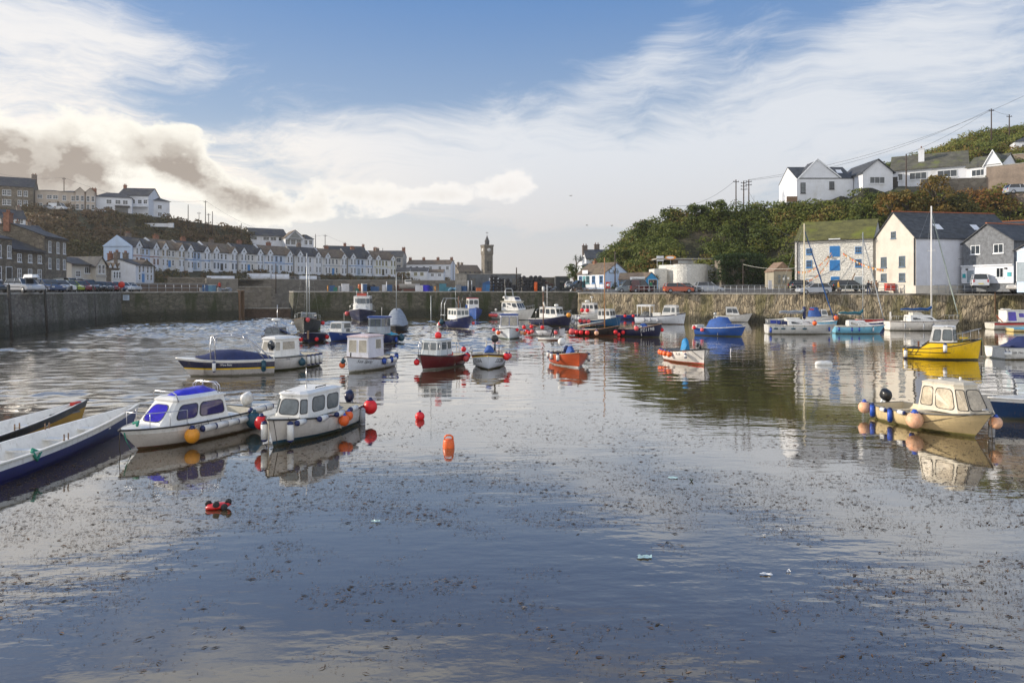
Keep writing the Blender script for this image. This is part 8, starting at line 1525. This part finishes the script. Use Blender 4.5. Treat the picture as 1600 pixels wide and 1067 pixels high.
items = [(323,112,crate(1.1,1,1.15,BC),'tall blue bin left of the pair on the far left quay','bin','bin'),(330,112,crate(1.1,1,1.1,LB,WC),'pale blue bin with a white lid beside the tall blue one','bin','bin'),(314,110,barrel(.22,.7,GRC),'short grey bollard with a pale top on the far left quay','bollard','bollard'),(351,111,heap(1.6,.6,GRC,3),'grey heap of gear beside the blue bins','gear heap','gear_heap'),
 (519,114,crate(.9,.9,1.0,BC),'dark blue tub at the left end of the middle quay clutter','tub','fish_tub'),(524,114,crate(.6,.7,.7,GC),'small green tub right of the first dark blue tub','tub','fish_tub'),(532,113,barrel(.3,.9,GRC),'grey drum left of the white cabinet','drum','drum'),(539.5,113,crate(1.2,1,1.25,WC),'white cabinet standing on the middle quay','cabinet','cabinet'),(546,114,crate(.9,.9,.9,GRC),'grey blue tub right of the white cabinet','tub','fish_tub'),(558,114,crate(.5,.6,.5,GC),'low green box below the red topped drum','box','fish_box'),(562,115,barrel(.28,1.2,OC),'orange red drum among the blue tubs','drum','drum'),
 (569,113,crate(.9,.9,1.2,BC,WC),'blue bin with a white lid in the middle of the quay clutter','bin','bin'),(576,115,pots(3,2),'dark stack of lobster pots between the blue bins','lobster pots','lobster_pots'),(586,114,crate(1.2,.9,.8,BC),'wide blue tub left of the light pole','tub','fish_tub'),(608,114,crate(1.0,.8,1.1,BC),'blue tub right of the light pole','tub','fish_tub'),(601,114,crate(.6,.8,1.1,WC),'narrow pale tub beside the light pole','tub','fish_tub'),(622,114,pots(2,2,mk('brown_nets', (.10,.05,.04), .95, .4, 6)),'brown net bundle standing alone on the middle quay','net bundle','net_bundle'),
 (656,113,crate(1.3,1.1,1.0,WC),'cream white tub right of the boat on the hard','tub','fish_tub'),(665,113,crate(1.0,1,1.05,CANVV),'violet blue sheeted tub beside the cream one','tub','fish_tub'),(670,114,crate(1.0,1,.9,CANVB),'second blue sheeted tub further right','tub','fish_tub'),(692,114,crate(1.1,1,1.3,TLC),'teal painted tall bin near the stone store','bin','bin'),(701,113.5,crate(1.1,.8,.7,TLC),'low teal tub right of the tall teal bin','tub','fish_tub'),(709,113,heap(1.4,.5,LB,6),'pale blue heap of gear on the quay','gear heap','gear_heap'),(717,113,crate(.8,.8,1.1,GRC),'grey tub before the stone store','tub','fish_tub'),(725,113.5,crate(.9,.8,.9,BC),'navy tub in front of the stone store corner','tub','fish_tub'),(748,114,crate(.8,.8,.6,OC),'low red box left of the blue cabin','box','fish_box'),
 (778,116,pots(4,5),'tall dark stack of lobster pots right of the blue cabin','lobster pots','lobster_pots'),(787,116,pots(5,4),'second dark pot stack in front of the grey shed','lobster pots','lobster_pots'),(797,117,pots(3,3),'third smaller pot stack before the shed doorway','lobster pots','lobster_pots'),(822,118,pots(4,5),'pot stack behind the flybridge cruiser','lobster pots','lobster_pots'),(832,118,pots(4,4),'pot stack with an orange marker beside it','lobster pots','lobster_pots'),(843,118,pots(5,5),'big pot stack left of the slatted net store','lobster pots','lobster_pots'),(852,119,heap(2.5,1.6,mk('brown_nets',(0,0,0)),8),'brown heap of nets on the right of the pot stacks','net heap','net_heap'),(862,118,heap(2,.8,GRC,9),'grey heap of gear at the end of the middle quay','gear heap','gear_heap'),(837,117.5,barrel(.3,1.6,FC['orange']),'glowing orange buoy drum on top of the pot row','drum','drum')]
for px, D, fn, lab, cat, nm in items: clutter(lab, cat, nm, px, YQ if px > 480 else 456.2, D, fn, 'gear on the harbour quays', 7*(px % 5)-14)
def hard_boat(t):
    m = MB(paint(200,196,190)); T_ = [i/8 for i in range(9)]; rows = [[((u-.5)*3.4, sg*(.75*(1-max(0,(u-.5)/.5)**2.2))*f, z_) for u in T_] for sg, f, z_ in ((1,1,1.25),(1,.75,.75),(1,.1,.4),(-1,.1,.4),(-1,.75,.75),(-1,1,1.25))]; m.grid(rows, True); m.build('hull', t)
    m = MB(WHITE); m.box(-.8, .3, -.5, .5, 1.25, 1.95); m.build('wheelhouse', t); m = MB(GL); m.box(-.7, .31, -.51, .51, 1.6, 1.85); m.build('window', t); m = MB(STEEL); m.tube([(.1,0,1.9),(.1,0,3.8)], .03, 5); m.tube([(-1.2,0,1.3),(-1.2,0,2.9)], .03, 5); m.build('mast', t); m = MB(P_ANTI); m.box(-1, 1, -.06, .06, 0, .5); m.build('keel', t)
clutter('small white boat with two masts chocked up on the middle quay', 'boat', 'laid_up_boat', 640, YQ, 114, hard_boat, None, 10)
for px, D, h_, lab in ((604, 113, 1.5, 'pair of white posts on the middle quay'), (731.5, 111, 1.6, 'left white post in front of the stone store'), (737, 111, 1.6, 'right white post in front of the stone store'), (512, 111, .8, 'short yellowish post at the left of the middle quay'), (680, 111, .7, 'short orange post on the quay edge')):
    t = thing('quay_post', lab, 'post', (X(px, D), D, QL+.06), 0, 'posts on the middle quay'); m = MB(TRIMW if px > 600 and px != 680 else FC['amber']); m.tube([(0,0,0),(0,0,h_)], .07, 6); m.lathe([(.09,0),(.09,.1)], (0,0,h_), 8); m.build('post', t)
# picnic table, A board, red boxes, litter bins on right quay
def picnic(t):
    m = MB(WOOD); m.box(-.9, .9, -.35, .35, .70, .75); m.build('table_top', t)
    for sg in (-1, 1): m = MB(WOOD); m.box(-.9, .9, sg*.75-.12, sg*.75+.12, .42, .46); m.build('seat', t); m = MB(WOOD); m.tube([(sg*.6,-.8,0),(sg*.6,-.2,.7)], .04, 4); m.tube([(sg*.6,.8,0),(sg*.6,.2,.7)], .04, 4); m.build('leg', t)
for i, (px, D) in enumerate(((904, 112), (913, 112.5), (923, 112))): clutter(['left','middle','right'][i]+' wooden picnic table of the three in front of the cafe', 'picnic table', 'picnic_table', px, 457, D, picnic, 'picnic tables by the cafe', 10*i)
clutter('red lifebuoy cabinet on posts between the cafe and the kiosk', 'lifebuoy cabinet', 'lifebuoy_cabinet', 950, 458, 106.5, lambda t: (lambda m: (m.box(-.35,.35,-.12,.12,.75,1.75), m.build('cabinet', t)))(MB(REDP)) and (lambda m: (m.lathe([(.24,0),(.24,.03)], (0,-.15,1.25), 16, 'y'), m.build('lifebuoy', t)))(MB(TRIMW)) and (lambda m: (m.tube([(0,0,0),(0,0,.8)], .05, 5), m.build('post', t)))(MB(GALV)))
clutter('red grit bin against the cream building', 'grit bin', 'grit_bin', 1390, 454, 88, crate(1.0,.7,.85,mk('red_plastic', (.55,.05,.03), .5, .1, 3), mk('red_plastic', (0,0,0))))
clutter('grey wheeled bin by the warehouse door', 'bin', 'wheeled_bin', 1299, 455, 92, crate(.7,.6,1.1,GRC, GUT)); clutter('small white sign board leaning beside the timber hut', 'sign', 'sign_board', 1203, 452, 99, crate(.5,.1,1.3,WC))
# mooring buoys on the water
def buoy(label, px, py, fn, cat='buoy', name='mooring_buoy'):
    x, D = WP(px, py); t = thing(name, label, cat, (x, D, 0)); fn(t); return t
def red_ball(t): m = MB(FC['red']); m.ball((0,0,.1), .165, 18, 12); m.build('float', t); m = MB(NAVYF); m.lathe([(.05,0),(.04,.06)], (0,0,.255), 8); m.build('collar', t)
buoy('round red buoy floating alone left of centre, the farther of two', 656, 655, red_ball)
def can(t):
    m = MB(FC['orange']); m.lathe([(.12,-.12),(.165,-.04),(.17,.05),(.15,.2),(.13,.24)], n=16); m.build('float', t)
    m = MB(FC['orange']); m.tube([(-.12,0,.22),(-.11,0,.31),(-.05,0,.35),(.05,0,.35),(.11,0,.31),(.12,0,.22)], .028, 7); m.build('handle', t)
buoy('orange can shaped buoy with a loop handle, nearer of the two in open water', 701, 699, can)
def toy(t):
    m = MB(mk('red_moulding', (.55,.012,.012), .35, .1, 3, coat=.3)); secs = [[(x, math.cos(k*math.pi/5)*w_, h0+math.sin(k*math.pi/5)*h_) for k in range(10)] for x, w_, h_, h0 in ((-.24,.04,.02,.03),(-.2,.11,.055,.04),(-.05,.14,.07,.05),(.1,.13,.06,.06),(.2,.09,.05,.08),(.25,.03,.02,.09))]; m.grid(secs, True, True); m.build('hull', t)
    for p in ((-.02,-.11,.11),(.2,-.02,.13),(.14,-.13,.06),(-.2,.06,.09)): m = MB(RUBR); m.lathe([(.05,-.03),(.065,-.02),(.065,.02),(.05,.03)], p, 12, 'y'); m.build('wheel', t)
t = buoy('upturned red plastic float with black wheels drifting in the near left water', 341, 794, toy, 'float', 'plastic_float'); t.rotation_euler[2] = rad(12)
def sausage(t): m = MB(FC['white']); secs = [(-.5,.06),(-.44,.14),(-.15,.18),(0,.16),(.15,.18),(.42,.15),(.5,.07)]; m.lathe([(r_, x) for x, r_ in secs], (0,0,.07), 12, 'x'); m.build('float', t)
buoy('fat white sausage buoy floating before the three yachts', 1287, 570, sausage); buoy('tiny white stick marker floating right of centre', 1141, 552, lambda t: (lambda m: (m.tube([(0,0,-.1),(.05,0,.35)], .03, 6), m.build('stick', t)))(MB(FC['white'])))
def rag(mat, w_, d_):
    def f(t):
        m = MB(mat); g_ = random.Random(int(w_*999)); m.grid([[(w_*(i/5-.5)+g_.uniform(-.02,.02), d_*(j/3-.5)+g_.uniform(-.02,.02), .01+.03*g_.random()) for i in range(6)] for j in range(4)], True); m.build('sheet', t)
    return f
PLS = mk('clear_plastic_scrap', (.45,.62,.60), .3, .2, 8); WPL = mk('white_plastic_scrap', (.75,.75,.74), .5, .1, 8)
for px, py, mt, w_, d_, lab in ((1008, 871, PLS, .24, .12, 'crumpled pale turquoise plastic bag drifting on the near water'), (1197, 898, WPL, .17, .05, 'flat white strip of plastic drifting right of the turquoise bag'), (1052, 747, PLS, .22, .1, 'pale plastic film drifting beyond the turquoise bag'), (1219, 829, WPL, .05, .04, 'small white cup fragment among the seaweed'), (1232, 893, WPL, .05, .05, 'small white scrap right of the white strip'), (1194, 837, WPL, .04, .03, 'smaller white chip beside the cup fragment'), (587, 815, PLS, .16, .05, 'thin pale strip of plastic left of centre')): buoy(lab, px, py, rag(mt, w_, d_), 'litter', 'plastic_litter')
buoy('tuft of green leaves floating upright among the weed', 1080, 752, lambda t: (lambda m: ([m.add([(0,0,0),(.02,.01,.0),(math.cos(k)*.09,math.sin(k)*.09,.09)], [(0,1,2)]) for k in range(12)], m.build('leaves', t)))(MB(PM)), 'leaves', 'leaf_tuft')
# stone wall ledge etc. small flat barge between jetty: white wall-top walls in terrace gardens
for px0, px1, D, yb, yt, lab in ((323, 366, 168, 437, 431, 'low white garden wall stepping down below the fourth terraced house'), (386, 423, 187.5, 437, 427, 'white terraced garden wall below the fifth terraced house'), (424, 452, 190.5, 437, 428, 'white terraced garden wall just right of the bare pole'), (468, 495, 201, 438, 431, 'white garden wall below the seventh terraced house')):
    t, W_, h = flat('garden_wall', lab, 'garden wall', (px0, D), (px1, D+2), yb, yt, 1.5, RW, base=1, group='white garden walls'); m = MB(RW); m.box(0, W_*.96, -.8, -.02, -1, h*.5); m.build('lower_step', t)
for px0, px1, D, yb, yt, lab, mt in ((262, 330, 138, 453, 434, 'dark stone yard wall right of the white corner house', ST_G), (205, 322, 120, 456, 443, 'long brown timber and block wall behind the far left quay', mk('brown_block', (.13,.10,.08), .9, .2, 1, bump=.01, dirt=(.07,.06,.05), dscale=.6, damt=.7)), (322, 372, 124, 456, 436, 'mottled render wall behind the blue bins', mk('mottled_render', (.22,.20,.17), .9, .2, 1, dirt=(.08,.07,.06), dscale=.9, damt=.8))):
    t, W_, h = flat('yard_wall', lab, 'wall', (px0, D), (px1, D+3), yb, yt, .5, mt, base=2); m = MB(CONC); m.box(0, W_, -.04, .54, h, h+.1); m.build('coping', t)
# gulls
for i, (px, py, D) in enumerate(((917, 352, 150), (956, 352.5, 150), (892, 306, 160))):
    t = thing('gull', ['left gull gliding low over the cafe', 'right gull gliding low over the cafe', 'highest gull, small against the pale sky'][i], 'gull', (X(px, D), D, Z(py, D)), rad(20*i)); m = MB(WHITE); m.lathe([(.02,-.3),(.08,-.1),(.09,.08),(.05,.2),(.015,.27)], n=8, ax='x'); m.add([(-.08,0,.03),(.1,0,.03),(.08,.35,.14),(-.02,.7,.06),(-.08,.35,.13)], [(0,1,2,3,4)]); m.add([(-.08,0,.03),(.1,0,.03),(.08,-.35,.14),(-.02,-.7,.06),(-.08,-.35,.13)], [(4,3,2,1,0)]); m.build('body', t)
# ---------------------------------------------------------------- air
hz = MB(); hm = bpy.data.materials.new('thin_sea_haze'); hm.use_nodes = True; hn = hm.node_tree; hn.nodes.remove(hn.nodes['Principled BSDF']); pv = hn.nodes.new('ShaderNodeVolumePrincipled'); hn.links.new(pv.outputs[0], hn.nodes['Material Output'].inputs['Volume'])
pv.inputs['Color'].default_value = (.93, .90, .86, 1); pv.inputs['Density'].default_value = .00022; pv.inputs['Anisotropy'].default_value = .35
hz.use(hm); hz.box(-560, 560, -60, 480, -4, 75); tag(hz.build("haze"), "thin pale sea haze over the harbour and hills", "haze", kind="stuff")
